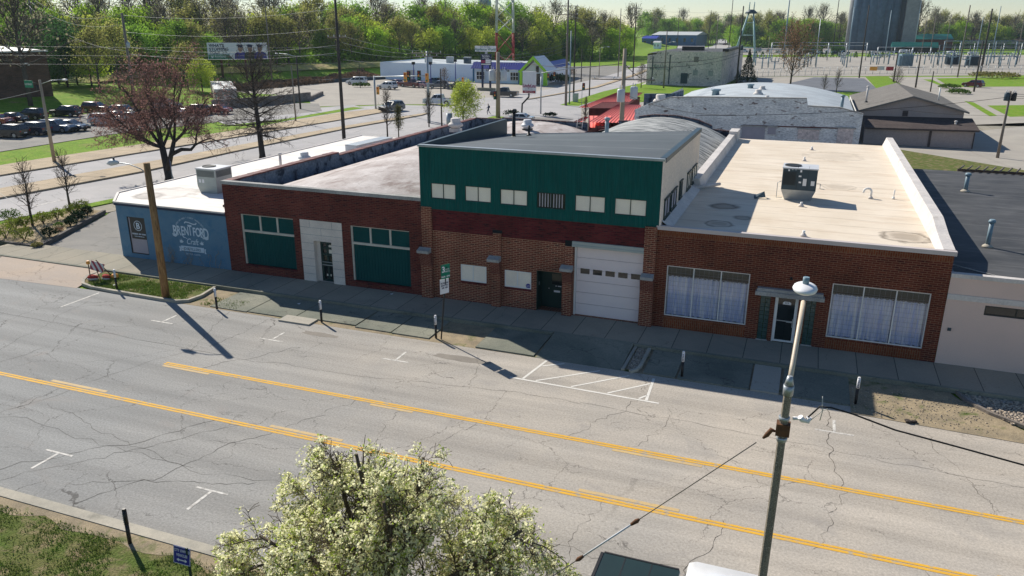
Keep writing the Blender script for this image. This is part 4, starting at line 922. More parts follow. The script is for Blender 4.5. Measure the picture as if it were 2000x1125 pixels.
def shop_window(h, mulls, ct):
    x0, x1, z0, z1 = h[:4]; y = FY+.02
    f = framed(Rb, 'shop_window', x0, x1, z0, z1, y, .045, 'white', 'glass', mulls, (), .06, 'pane', .02)
    mb = MB(); edges = [x0+.03]+list(mulls)+[x1-.03]; rg = random.Random(int(x0*10))
    for a, b in zip(edges, edges[1:]):
        n = 46; cols = []; ph = rg.uniform(0,6)
        for k in range(n+1):
            u = k/n; x = a+(b-a)*u; d = .075*math.sin(u*26+ph+1.5*math.sin(u*9+ph))+.03*math.sin(u*61+ph*2); top = ct-.035*abs(math.sin(u*math.pi*6))
            cols.append((mb.pt((x,y+.15+d*.7,z0+.02)), mb.pt((x,y+.15+d*.4,top))))
        for k in range(n): mb.face([cols[k][0],cols[k+1][0],cols[k+1][1],cols[k][1]], 0, True)
    mb.build('curtain', MAT['curtain'], f)
    mb = MB(); mb.poly([(x0,y+.42,z0),(x1,y+.42,z0),(x1,y+.42,z1),(x0,y+.42,z1)]); mb.poly([(x0,y+.1,z1-.01),(x1,y+.1,z1-.01),(x1,y+.42,z1-.01),(x0,y+.42,z1-.01)]); mb.build('room_back', MAT['green_dark'], f)
    mb = MB()
    nz = int((z1-z0)/.21)
    for k in range(1, nz): mb.box(x0+.04, x1-.04, y+.060, y+.064, z0+k*.21-.003, z0+k*.21+.003)
    nx = int((x1-x0)/.21)
    for k in range(1, nx): mb.box(x0+k*.21-.0025, x0+k*.21+.0025, y+.067, y+.071, ct-.08, z1-.04)
    mb.build('wire_grid', MAT['steel_blue'], f)
    mb = MB(); mb.tube([(x0+.05,y+.11,ct+.02),(x1-.05,y+.11,ct+.02)], .012, 6)
    k = x0+.1
    while k < x1-.05: mb.tube([(k,y+.11,ct-.03),(k,y+.11,ct+.035)], .016, 5); k += .21
    mb.build('curtain_rod', MAT['galv'], f)
shop_window(wl, (-4.14,-2.92), 2.73); shop_window(wr, (3.01,4.28), 2.71)
for h in (g1, g2):
    mb = MB(); nz = 11
    for k in range(nz):
        z = h[2]+(h[3]-h[2])*k/nz
        for a, b in ((h[0], (h[0]+h[1])/2), ((h[0]+h[1])/2, h[1])): mb.box(a+.006, b-.006, FY+.02, FY+.05, z+.006, z+(h[3]-h[2])/nz-.006)
    mb.build('glass_block_panel', MAT['glassblock'], Rb)
    mb = MB(); mb.box(h[0]-.03, h[1]+.03, FY-.04, FY+.0, .15, .24); mb.build('sill', MAT['coping'], Rb)
mb = MB(); mb.box(-1.37, 1.50, FY-.32, FY-.021, 2.40, 2.58); mb.box(-1.30, 1.43, FY-.26, FY-.021, 2.582, 2.72); mb.build('door_lintel', MAT['coping'], Rb)
dq = framed(Rb, 'glazed_door', -.46, .43, .21, 2.36, FY+.05, .085, 'white', 'glass_dark', (), (), .05, 'pane', .03)
mb = MB(); mb.box(-.37, .34, FY+.02, FY+.04, 1.20, 1.24); mb.box(.05, .32, FY+.0, FY+.02, 1.17, 1.23); mb.box(.30, .33, FY+.0, FY+.02, .95, 1.35); mb.build('push_bar', MAT['galv'], dq)
mb = MB(); mb.prismY([(-.17,1.98),(.17,1.98),(.17,2.07),(.10,2.12),(-.10,2.12),(-.17,2.07)], FY+.068, FY+.074); pl = mb.build('number_plate', MAT['signwhite'], dq); text('lettering', '513', .10, MAT['textdark'], pl, (0,FY+.066,2.02), ext=.001, bold=.003)
for x0, x1 in ((-.52,-.462),(.432,.48)): mb = MB(); mb.box(x0, x1, FY+.0, FY+.12, .2, 2.38); mb.build('door_jamb', MAT['white'], Rb)
mb = MB(); mb.tube([(.05,FY-.02,3.25),(.05,FY-.10,3.22)], .06, 8); mb.build('wall_lamp', MAT['black'], Rb)
# roof, parapets
mb = MB(); mb.poly([(-5.85,FY+.1,4.93),(6.05,FY+.1,4.93),(6.05,67,4.93),(-5.85,67,4.93)]); mb.build('roof', MAT['roof_white'], Rb)
mb = MB()
def ppts(y0, y1, step): 
    y = y0
    while y < y1: yield y, min(y+step, y1); y += step
pf = lambda y: min(5.55, 5.09+.46*max(0,(y-36.0))/3.0)
for a, b in ppts(FY+.165, 67.2, 2.1):
    za, zb = pf(a), pf(b)
    mb.poly([(5.50,a,4.932),(5.72,a,za),(5.72,b,zb),(5.50,b,4.932)]); mb.poly([(5.72,a,za),(6.16,a,za),(6.16,b,zb),(5.72,b,zb)]); mb.poly([(6.16,a,4.8),(6.16,b,4.8),(6.16,b,zb),(6.16,a,za)])
mb.poly([(5.5,67.2,4.93),(5.72,67.2,5.55),(6.16,67.2,5.55),(6.16,67.2,4.8)])
mb.build('side_parapet', MAT['flash'], Rb)
mb = MB()
for a, b in ppts(44.6, 65.6, 3): mb.poly([(-5.25,a,4.932),(-5.25,b,4.932),(-5.42,b,5.52),(-5.42,a,5.52)]); mb.poly([(-5.42,a,5.52),(-5.42,b,5.52),(-5.86,b,5.52),(-5.86,a,5.52)]); mb.poly([(-5.86,a,5.52),(-5.86,b,5.52),(-5.86,b,4.4),(-5.86,a,4.4)])
mb.poly([(-5.25,44.6,4.93),(-5.42,44.6,5.52),(-5.86,44.6,5.52),(-5.86,44.6,4.93)])
for a, b in ppts(FY+.17, 44.6, 3): mb.poly([(-5.30,a,4.934),(-5.30,b,4.934),(-5.765,b,5.24),(-5.765,a,5.24)])
mb.box(-5.86, -5.2, 64.8, 66.9, 4.932, 5.75)
mb.build('left_parapet', MAT['flash'], Rb)
mb = MB(); mb.box(-6.02, -5.90, FY+.2, 34.9, 4.9, 5.0); mb.build('downpipe_head', MAT['flash'], Rb)

# ---- pinkish tan building at the right edge
Tn = thing('tan_building', 'pinkish tan stucco building with white bands and black flat roof at the right edge', 'building', (14,50,0))
mb = MB(); mb.wall(6.14, 42, .15, 3.28, FY, [(7.56,12.1,2.53,2.95,.10)]); mb.wall(6.14, 42, 3.28, 4.0, FY, [])
mb.poly([(42,FY,0),(42,63,0),(42,63,3.9),(42,FY,3.9)]); mb.poly([(42,63,0),(6.14,63,0),(6.14,63,3.9),(42,63,3.9)]); mb.build('wall', MAT['tan_wall'], Tn)
mb = MB(); mb.box(6.14, 42, FY-.04, FY-.001, 3.06, 3.29); mb.box(6.14, 42, FY-.05, FY+.25, 4.002, 4.17); mb.build('white_band', MAT['flash'], Tn)
framed(Tn, 'strip_window', 7.56, 12.1, 2.53, 2.95, FY+.03, .05, 'blacksign', 'glass_dark', (8.70,9.85,11.0), (), .05)
mb = MB(); mb.box(6.37, 6.51, FY-.03, FY-.001, 1.69, 1.82); mb.build('meter_box', MAT['hvac_d'], Tn)
mb = MB(); mb.poly([(6.18,FY+.25,3.93),(42,FY+.25,3.93),(42,63,3.93),(6.18,63,3.93)]); mb.build('roof', MAT['roof_black'], Tn)
mb = MB(); mb.box(6.19, 6.35, FY+.4, 62.8, 3.932, 4.05); mb.box(6.4, 9.0, 35.25, 35.34, 3.932, 4.03); mb.build('roof_edge', MAT['hvac_d'], Tn)
# ------------------------------------------------------------------ things standing on the roofs
def rooftop_unit(name, label, x, y, z, lx, ly, h, body, top, base_h=.45, taper=.25, face=None):
    t = thing(name, label, 'rooftop unit', (x, y, z))
    mb = MB(); a, b = lx/2, ly/2
    q = [(-a*(1-taper),-b*(1-taper),0),(a*(1-taper),-b*(1-taper),0),(a*(1-taper),b*(1-taper),0),(-a*(1-taper),b*(1-taper),0),(-a,-b,base_h),(a,-b,base_h),(a,b,base_h),(-a,b,base_h)]
    for f in ((0,1,5,4),(1,2,6,5),(2,3,7,6),(3,0,4,7),(4,5,6,7)): mb.poly([q[k] for k in f])
    mb.build('curb', MAT['hvac'] if body != 'hvac_d' else MAT['galv'], t, world=False)
    mb = MB(); mb.box(-a, a, -b, b, base_h+.002, base_h+h); bd = mb.build('cabinet', MAT[body], t, world=False)
    mb = MB(); mb.box(-a-.03, a+.03, -b-.03, b+.03, base_h+h+.001, base_h+h+.06); tp = mb.build('top_panel', MAT[top], t, world=False)
    fx = -a*.45
    mb = MB(); mb.lathe((fx,0,base_h+h+.061), [(.42*min(1,ly),0),(.42*min(1,ly),.05),(.38*min(1,ly),.05),(.36*min(1,ly),.02)], 20); mb.build('fan_grille', MAT['grille'], tp, world=False)
    return t, bd, a, b, base_h
t, bd, a, b, bh = rooftop_unit('rooftop_unit', 'dark slate rooftop unit with pale top panel on the cream roof', -.14, 44.0, 4.93, 1.72, 1.45, 1.10, 'hvac_d', 'hvac_top', .58, .25)
mb = MB()
for k in range(12): mb.box(-a+.08+k*.052, -a+.10+k*.052, -b-.03, -b-.001, bh+.25, bh+.95)
mb.build('louvre', MAT['black'], bd, world=False)
for x0, x1, z0, z1 in ((.18,.36,.25,.62),(.58,.76,.28,.52),(-.05,.08,.70,.78),(-.02,.10,.38,.46),(0.0,.09,.95,1.12),(-.42,-.35,1.05,1.2),(-.25,-.19,1.05,1.18),(-.6,-.52,.98,1.07)): mb = MB(); mb.box(x0, x1, -b-.012, -b-.001, bh+z0, bh+min(z1,1.07)); mb.build('data_label', MAT['signwhite'], bd, world=False)
mb = MB(); mb.box(-.12, -.105, -b-.008, -b-.001, bh+.05, bh+1.3); mb.box(.42, .43, -b-.006, -b-.001, bh+.05, bh+1.3); mb.build('panel_joint', MAT['black'], bd, world=False)
mb = MB(); mb.tube([(a+.02,-b+.3,bh+.35),(a+.2,-b+.3,bh+.35),(a+.2,-b+.3,bh+.1),(a+.42,-b+.2,bh+.1)], .018, 5); mb.tube([(-a-.02,-b+.2,bh+.4),(-a-.2,-b+.2,bh+.3),(-a-.2,-b+.2,-.5+bh),(-a+.1,-b+.2,-.5+bh)], .018, 5); mb.build('pipe', MAT['galv'], t, world=False)
t, bd, a, b, bh = rooftop_unit('rooftop_unit', 'pale grey-green rooftop unit on the bright white roof of the blue building', -35.0, 39.6, 3.56, 1.5, 1.5, 1.05, 'hvac', 'hvac_top', .45, .12)
mb = MB()
for k in range(18): mb.box(-a+.08+k*.075, -a+.11+k*.075, -b-.012, -b-.001, bh+.58, bh+.98); mb.box(a+.001, a+.012, -b+.08+k*.075, -b+.11+k*.075, bh+.58, bh+.98)
mb.build('louvre', MAT['grille'], bd, world=False)
for x0 in (-.6,-.35): mb = MB(); mb.box(x0, x0+.16, -b-.01, -b-.001, bh+.2, bh+.42); mb.build('data_label', MAT['signwhite'], bd, world=False)

def pipe_vent(label, x, y, z, h, r, mat, cap=True, basem='black', group=None):
    t = thing('pipe_vent', label, 'vent pipe', (x,y,z), 0, group)
    mb = MB(); mb.cyl((0,0), r, 0, h, 10); mb.build('pipe', MAT[mat], t, world=False)
    if cap: mb = MB(); mb.lathe((0,0,h+.001), [(r*1.5,0),(r*1.6,.08),(r*1.1,.16)], 10); mb.build('rain_cap', MAT[mat], t, world=False)
    mb = MB(); mb.lathe((0,0,.001), [(r*2.4,0),(r*2.2,.05),(r*1.05,.14)], 10); mb.build('flashing', MAT[basem], t, world=False)
    return t
pipe_vent('tall thin pale vent pipe near the roof unit of the blue building', -36.2, 48.0, 3.56, 1.0, .10, 'flash')
pipe_vent('tall black flue pipe on the dark grey upper roof', -16.5, 44.4, 7.25, 1.55, .11, 'black')
pipe_vent('short black stub pipe beside the tall flue on the dark grey roof', -15.75, 45.0, 7.35, .62, .07, 'black', False)
pipe_vent('grey vent pipe standing on the silver vaulted roof', -13.2, 54.2, 5.95, 1.5, .14, 'steel_blue')
pipe_vent('grey vent pipe nearest the street on the black flat roof', 8.45, 40.8, 3.94, 1.15, .10, 'steel_blue', True, 'slab_pale')
pipe_vent('grey vent pipe farther back on the black flat roof', 9.6, 55.0, 3.94, 1.0, .12, 'steel_blue', True, 'slab_pale')
for x, y, h, l in ((.10,42.0,.22,'short white stub pipe just in front of the slate roof unit'),(.33,35.7,.26,'short white stub pipe near the front edge of the cream roof'),(-.02,57.1,.28,'short white stub pipe in the back half of the cream roof'),(.4,62.6,.25,'farthest short white stub pipe on the cream roof')):
    pipe_vent(l, x, y, 4.935, h, .06, 'white', False, 'flash')
t = thing('gooseneck_vent', 'white curved gooseneck vent on the cream roof', 'vent pipe', (3.55,45.5,4.935))
mb = MB(); mb.tube([(0,0,0),(0,0,.32)]+[(-.19+.19*math.cos(R_(q)),0,.32+.19*math.sin(R_(q))) for q in range(15,181,15)]+[(-.38,0,.26)], .06, 10); mb.build('pipe', MAT['white'], t, world=False)
mb = MB(); mb.lathe((0,0,.001), [(.13,0),(.12,.04),(.065,.10)], 10); mb.build('flashing', MAT['flash'], t, world=False)
pipe_vent('slender white cone vent right of the gooseneck', 4.68, 45.7, 4.935, .5, .035, 'white', False, 'white')
t = thing('roof_scrap', 'bent grey flashing scrap lying left of the slate roof unit', 'debris', (-2.05,43.3,4.935), .4)
mb = MB(); mb.poly([(-.35,-.2,.02),(.25,-.22,.10),(.3,.12,.35),(-.25,.15,.12)]); mb.poly([(.25,-.22,.10),(.42,-.1,.0),(.42,.2,.02),(.3,.12,.35)]); mb.build('sheet', MAT['hvac_d'], t, world=False)
t = thing('downpipe', 'white drain pipe lying at the foot of the left parapet on the cream roof', 'pipe', (-5.0,44.9,5.0), -.3)
mb = MB(); mb.tube([(-.45,-.9,.06),(.35,.95,.10)], .09, 10); mb.build('pipe', MAT['flash'], t, world=False); mb = MB(); mb.tube([(-.455,-.91,.06),(-.45,-.9,.06)], .075, 10); mb.build('pipe_end', MAT['black'], t, world=False)
def mush(label, x, y, z, s=1.0, mat='hvac_top', basem='black'):
    t = thing('exhaust_fan', label, 'exhaust fan', (x,y,z))
    mb = MB(); mb.box(-.42*s, .42*s, -.42*s, .42*s, 0, .28*s); mb.build('curb', MAT[basem], t, world=False)
    mb = MB(); mb.lathe((0,0,.281*s), [(.40*s,0),(.42*s,.12*s),(.62*s,.2*s),(.66*s,.32*s),(.55*s,.46*s),(.42*s,.52*s),(.42*s,.80*s),(.36*s,.88*s)], 18); mb.build('hood', MAT[mat], t, world=False)
    return t
mush('pale domed exhaust fan on the bright white roof beside the clay coping', -35.9, 50.6, 3.56, .75)
mush('large white exhaust fan standing behind the dark parapet of the green building', -22.4, 63.6, 5.1, .85)
mush('big white turbine-like fan on the roof left of the green parapet', -28.6, 62.5, 4.9, 1.0, 'flash', 'flash')
mush('large silver exhaust fan on the low grey roof before the block building', -16.8, 95.0, 4.4, 1.35, 'flash', 'flash')
t = thing('roof_hatch', 'long pale skylight box on the far end of the bright white roof', 'skylight', (-35.3,59.3,3.56), -.06)
mb = MB(); mb.box(-.55, .55, -2.8, 2.8, 0, .55); mb.build('curb', MAT['hvac_top'], t, world=False)
mb = MB()
for k in range(4): mb.box(-.58, .58, -2.78+k*1.4, -1.42+k*1.4, .551, .62)
mb.build('skylight', MAT['galv'], t, world=False)
t = thing('roof_ladder', 'small steel ladder hooked over the rear parapet of the brown vault', 'ladder', (-19.5,69.7,5.0))
mb = MB()
for x in (-.25,.25): mb.tube([(x,-.3,-.6),(x,.2,.75)], .03, 5)
for k in range(4): mb.tube([(-.25,-.2+.1*k,-.4+.3*k),(.25,-.2+.1*k,-.4+.3*k)], .02, 5)
mb.build('rails', MAT['flash'], t, world=False)
t = thing('roof_conduit', 'thin conduit on small blocks along the bright white roof', 'conduit', (-30.9,37,3.6))
mb = MB(); mb.tube([(-.2,-1,.16),(-.9,6,.16),(-3.2,16,.16)], .025, 5); mb.build('pipe', MAT['galv'], t, world=False)
for k in range(6):
    u = k/5; mb = MB(); mb.box(-.35-2.5*u**1.4-.12, -.35-2.5*u**1.4+.12, -1+16.5*u-.12, -1+16.5*u+.12, 0, .12); mb.build('support_block', MAT['wood_dark'], t, world=False)
t = thing('timber_rack', 'row of slanted weathered timbers along the back edge of the black roof', 'timber rack', (14.2,63.3,3.9))
mb = MB(); mb.box(-3.9, 9, -.1, .1, .0, .16); mb.build('bearer', MAT['wood_dark'], t, world=False)
for k in range(24):
    mb = MB(); x = -3.6+k*.5; mb.tube([(x-.25,-.55,.24),(x+.2,.75,.30)], .07, 4); mb.build('timber', MAT['wood_grey'], t, world=False)
t = thing('wall_bracket', 'dark junction box on the parapet wall at the corner of the black roof', 'junction box', (6.35,38.4,4.1))
mb = MB(); mb.box(-.12,.12,-.15,.15,0,.3); mb.build('box', MAT['black'], t, world=False); mb = MB(); mb.tube([(0,0,0),(.05,-1.6,-.1),(1.6,-2.6,-.15),(2.6,-2.7,-.15)], .02, 5); mb.build('cable', MAT['wire_pale'], t, world=False)

# ------------------------------------------------------------------ buildings behind the row
# old white-painted brick building with a wide low vault
Wb = thing('painted_brick_building', 'old white-painted brick building with stepped front and low silver vault', 'building', (-5,100,0))
FYw = 90.0
def wp(px, py): q = atY(px, py, FYw); return (q.x, q.z)
prof = [wp(1240,262), wp(1668,281), wp(1686,224), wp(1640,211), wp(1578,208), wp(1576,193), wp(1365,190), wp(1310,191), wp(1266,205), wp(1240,215)]
prof[0] = (prof[9][0], 0); prof[1] = (prof[2][0]-.1, 0)
mb = MB(); mb.poly([(x,FYw,z) for x, z in prof]); mb.poly([(x,FYw+.4,z) for x, z in prof][::-1])
for k in range(1, len(prof)-1):
    a, b = prof[k], prof[k+1]; mb.poly([(b[0],FYw,b[1]),(a[0],FYw,a[1]),(a[0],FYw+.4,a[1]),(b[0],FYw+.4,b[1])])
xr = prof[1][0]; xl = prof[0][0]
mb.poly([(xr,FYw,0),(xr,125,0),(xr,125,4.2),(xr,FYw,4.2)]); mb.poly([(xl,125,0),(xl,FYw,0),(xl,FYw,4.6),(xl,125,4.6)]); mb.build('wall', MAT['brick_paint'], Wb)
vault('roof', Wb, xl+1.5, xr-.3, 4.2, 5.8, FYw+.4, 124, MAT['vault_white'], 12)
mb = MB()
for a, b in ((6,5),(7,6),(8,7),(4,3),(3,2)): 
    p, q = prof[a], prof[b]; mb.poly([(p[0],FYw-.06,p[1]+.003),(q[0],FYw-.06,q[1]+.003),(q[0],FYw-.06,q[1]+.10),(p[0],FYw-.06,p[1]+.10)]); mb.poly([(p[0],FYw-.06,p[1]+.10),(q[0],FYw-.06,q[1]+.10),(q[0],FYw+.46,q[1]+.10),(p[0],FYw+.46,p[1]+.10)])
mb.build('coping', MAT['coping'], Wb)
for px0, px1, py0, py1, nm, mt in ((1447,1495,249,272,'roller_door','greypanel'),(1557,1601,254,271,'boarded_window','block'),(1633,1668,252,279,'boarded_window','block'),(1499,1516,249,262,'boarded_window','greypanel')):
    a = wp(px0,py1); b = wp(px1,py0); mb = MB(); mb.box(a[0], b[0], FYw-.08, FYw-.003, a[1] if nm != 'roller_door' else 0, b[1]); o = mb.build(nm, MAT[mt], Wb)
    mb = MB(); mb.box(a[0]-.15, b[0]+.15, FYw-.14, FYw-.004, b[1]+.01, b[1]+.16); mb.build('lintel', MAT['coping'], o)
mb = MB(); p, q = wp(1450,244), wp(1672,251); mb.poly([(p[0],FYw-.05,p[1]-.08),(q[0],FYw-.05,q[1]-.08),(q[0],FYw-.05,q[1]+.03),(p[0],FYw-.05,p[1]+.03)]); mb.build('string_course', MAT['brick_red'], Wb)
for px, py, s, l in ((1398,181,1.0,'square dark roof ventilator at the left of the silver vault'),(1466,168,.8,'small dark ventilator near the crown of the silver vault')):
    q = atY(px, py, 103 if px < 1420 else 112); t = thing('roof_ventilator', l, 'ventilator', (q.x,q.y,q.z-.5)); mb = MB(); mb.lathe((0,0,0),[(.5*s,0),(.42*s,.7*s),(.6*s,.75*s),(.6*s,.95*s)],8); mb.build('hood', MAT['steel_blue'], t, world=False); mb = MB(); mb.box(-.7*s,.7*s,-.7*s,.7*s,-.5,.0); mb.build('curb', MAT['hvac_d'], t, world=False)
for px, py, s, l in ((1489,173,.8,'rear pale domed fan on the silver vault'),(1481,182,.9,'front pale domed fan on the silver vault'),(1499,186,.5,'smallest pale domed fan on the silver vault')):
    q = atY(px, py, 100+(184-py)*.9); mush(l, q.x, q.y, q.z-.6, s, 'flash', 'hvac_top')
q = atY(1643,215,FYw+1); pipe_vent('grey vent pipe at the right shoulder of the painted brick wall', q.x, q.y, q.z-.2, 1.6, .16, 'steel_blue')
# low gable-roofed taupe building and its lean-to
Gb = thing('gable_building', 'low taupe gable-roofed building with a shingled lean-to in front', 'building', (12,112,0))
def wpY(px, py, Y): q = atY(px, py, Y); return (q.x, q.z)
y1 = 109.5
L, Pk, Rr = wpY(1679,214,y1), wpY(1784,187,y1), wpY(1884,216,y1)
mb = MB(); mb.poly([(L[0],y1,0),(Rr[0],y1,0),(Rr[0],y1,Rr[1]-.15),(Pk[0],y1,Pk[1]-.15),(L[0],y1,L[1]-.15)]); mb.poly([(Rr[0],y1,0),(Rr[0]+.3,134,0),(Rr[0]+.3,134,Rr[1]-.15),(Rr[0],y1,Rr[1]-.15)]); mb.poly([(L[0],134,0),(L[0],y1,0),(L[0],y1,L[1]-.15),(L[0],134,L[1]-.15)]); mb.build('wall', MAT['taupe'], Gb)
mb = MB()
for s0, s1 in ((L, Pk), (Pk, Rr)):
    ex = .5 if s1 is Rr else -.5
    a = (s0[0]-(.5 if s0 is L else 0), s0[1]-(.15 if s0 is L else 0)); b = (s1[0]+(.5 if s1 is Rr else 0), s1[1]-(.15 if s1 is Rr else 0))
    mb.poly([(a[0],y1-.5,a[1]),(b[0],y1-.5,b[1]),(b[0],134,b[1]),(a[0],134,a[1])]); mb.poly([(a[0],y1-.5,a[1]-.2),(b[0],y1-.5,b[1]-.2),(b[0],y1-.5,b[1]),(a[0],y1-.5,a[1])])
mb.build('roof', MAT['shingle'], Gb)
y0 = 105.8
a, b, c, d = wpY(1690,247,y0), wpY(1906,253,y0), wpY(1890,231,y1-.1), wpY(1688,226,y1-.1)
mb = MB(); mb.poly([(a[0]-.1,y0-.45,a[1]-.05),(b[0]+.35,y0-.45,b[1]-.05),(c[0]+.5,y1-.02,c[1]),(d[0]-.1,y1-.02,d[1])]); mb.poly([(a[0]-.1,y0-.45,a[1]-.25),(b[0]+.35,y0-.45,b[1]-.25),(b[0]+.35,y0-.45,b[1]-.05),(a[0]-.1,y0-.45,a[1]-.05)]); mb.build('lean_to_roof', MAT['shingle_d'], Gb)
mb = MB(); mb.box(a[0], b[0], y0, y1-.1, 0, a[1]-.06, bottom=False); mb.build('lean_to_wall', MAT['taupe'], Gb)
mb = MB(); xm = wpY(1819,252,y0)[0]; mb.box(xm-.12, xm+.12, y0-.12, y0-.004, 0, a[1]-.2); mb.box(b[0]-.1, b[0]+.0, y0-.1, y0-.004, 0, a[1]-.2); mb.build('drain_pipe', MAT['shingle_d'], Gb)
mb = MB(); q = wpY(1768,222,y1); mb.box(q[0]-.3, q[0]+.3, y1-.06, y1-.003, q[1]-.3, q[1]+.35); mb.build('gable_vent', MAT['shingle_d'], Gb)
q = atY(1692,195,y1+4); pipe_vent('white capped vent pipe on the left slope of the gable roof', q.x, q.y, q.z-.3, 1.9, .12, 'flash')
q = atY(1834,188,y1+8); pipe_vent('thin white vent pipe on the right slope of the gable roof', q.x, q.y, q.z-.6, 1.7, .09, 'white', False)
q = atY(1866,245,y0+1.5); pipe_vent('short pale vent pipe on the shingled lean-to roof', q.x, q.y, q.z-.1, .5, .12, 'flash')
# red metal roofed restaurant
Rd = thing('restaurant', 'low restaurant with two bright red standing-seam metal roof wings', 'building', (-24,95,0))
def hip(mb, ribs, quad, n):
    """quad: top-left, top-right, bottom-right, bottom-left"""
    mb.poly([quad[3],quad[2],quad[1],quad[0]])
    tl, tr, br, bl = [Vector(q) for q in quad]; nn = (br-bl).cross(tl-bl).normalized()
    if nn.z < 0: nn = -nn
    for k in range(n+1):
        u = k/n; a, b = tl.lerp(tr, u), bl.lerp(br, u); s = (br-bl).normalized()*.035
        ribs.poly([a-s+nn*.05,b-s+nn*.05,b+s+nn*.05,a+s+nn*.05]); ribs.poly([b-s,b+s,b+s+nn*.05,b-s+nn*.05]); ribs.poly([a-s,a-s+nn*.05,b-s+nn*.05,b-s]); ribs.poly([a+s,b+s,b+s+nn*.05,a+s+nn*.1])
MAT['redseam'] = M('dark_red_seams', (.23,.02,.02), (.28,.025,.025), .5, .5, .4)
roofA, ribA, roofB, ribB = MB(), MB(), MB(), MB()
def P3(px, py, z): return tuple(at(px, py, z))
ridgeA = (P3(1206,181,5.0), P3(1256,181,5.0)); 
hip(roofA, ribA, (P3(1206,181,3.45), P3(1256,181,3.45), P3(1215,209,3.0), P3(1131,210,3.0)), 15)
hip(roofB, ribB, (P3(1208,204,3.55), P3(1252,205,3.55), P3(1240,240,3.0), P3(1150,239,3.0)), 13)
hip(roofB, ribB, (P3(1150,226,3.05), P3(1195,226,3.3), P3(1184,251,2.4), P3(1152,249,2.4)), 5)
hip(roofB, ribB, (P3(1141,229,3.0), P3(1150,228,3.0), P3(1138,238,2.6), P3(1121,238,2.6)), 2)
oA = roofA.build('rear_roof_wing', MAT['redmetal'], Rd); oB = roofB.build('front_roof_wing', MAT['redmetal'], Rd); ribA.build('standing_seams', MAT['redseam'], oA); ribB.build('standing_seams', MAT['redseam'], oB)
mb = MB(); p = [at(1150,212,3.1), at(1215,212,3.1), at(1250,190,3.1), at(1200,190,3.1)]; mb.prism([tuple(q.xy) for q in p], 0, 3.15)
p = [at(1165,249,2.5), at(1184,250,2.5), at(1236,238,2.5), at(1160,238,2.5)]; mb.prism([tuple(q.xy) for q in p], 0, 2.55); mb.build('wall', MAT['brick_band'], Rd)
# flat dark-walled roof behind the restaurant
Fb = thing('flat_roof_building', 'flat pale-roofed building with dark parapet between restaurant and painted brick wall', 'building', (-18,100,0))
mb = MB(); p = [at(1262,205,4.2), at(1330,215,4.2), at(1345,190,4.2), at(1262,188,4.2)]; mb.prism([tuple(q.xy) for q in p], 0, 4.2); mb.build('wall', MAT['hvac_d'], Fb)
mb = MB(); p2 = [at(1252,214,3.9), at(1310,230,3.9), at(1330,205,3.9), at(1270,195,3.9)]; mb.prism([tuple(q.xy) for q in p2], 0, 3.9); mb.build('roof', MAT['palegreyroof'], Fb)
mb = MB(); a, b = at(1258,183,5.3), at(1325,183,5.3); 
for pp, qq in ((at(1258,183,5.3), at(1312,183,5.3)), (at(1312,183,5.3), at(1335,176,5.3))):
    mb.prism([tuple(pp.xy),tuple(qq.xy),(qq.x,qq.y+.4),(pp.x,pp.y+.4)], 3.8, 5.3)
mb.build('parapet', MAT['parapet_dark'], Fb)
# weathered block warehouse
Cb = thing('block_warehouse', 'tall weathered grey block warehouse with bricked-up openings', 'building', (-29,205,0))
y = 195.0
a, b = wpY(1265,105,y), wpY(1412,101,y)
mb = MB(); mb.poly([(a[0],y,0),(b[0],y,0),(b[0],y,b[1]),(a[0]+2.2,y,b[1]-.1),(a[0]+2.2,y,a[1]),(a[0],y,a[1]-.4)]); r2 = at(1430,152,0); mb.poly([(b[0],y,0),(b[0]+1.0,238,0),(b[0]+1.0,238,b[1]),(b[0],y,b[1])]); mb.poly([(a[0],238,0),(a[0],y,0),(a[0],y,a[1]),(a[0],238,a[1])]); mb.build('wall', MAT['block'], Cb)
mb = MB(); mb.poly([(a[0],y,b[1]-.5),(b[0],y,b[1]-.3),(b[0]+1,238,b[1]-.3),(a[0],238,b[1]-.5)]); mb.build('roof', MAT['roof_black'], Cb)
mb = MB(); mb.box(b[0]-.5, b[0]+.9, y+4, y+36, b[1]-.1, b[1]+.5); mb.box(a[0]+5, b[0]-7, y+20, y+22, b[1]-.5, b[1]+.6); mb.build('eaves', MAT['black'], Cb)
for px, py, mt in ((1337,115,'block'),(1360,116,'stonewall'),(1358,142,'coping'),(1388,143,'coping'),(1336,153,'hvac_d')):
    q = wpY(px,py,y); w2 = .55 if py < 150 else .8; h2 = .6 if py < 150 else 1.2
    mb = MB(); mb.box(q[0]-w2, q[0]+w2, y-.06, y-.004, q[1]-h2, q[1]+h2); mb.build('blocked_opening', MAT[mt], Cb)
q = wpY(1288,131,y); text('lettering', 'MILLER BLOCK\n312 MARIETTA ST', .62, MAT['textteal'], Cb, (q[0],y-.03,q[1]), xs=.85)
mb = MB(); q = wpY(1276,105,y); q2 = wpY(1298,105,y); mb.box(q[0]-.12, q[0]+.12, y-.1, y-.003, .3, 6.6); mb.box(q2[0]+1.4-.12, q2[0]+1.4+.12, y-.1, y-.003, .3, 7.0); mb.build('drain_pipe', MAT['hvac_d'], Cb)
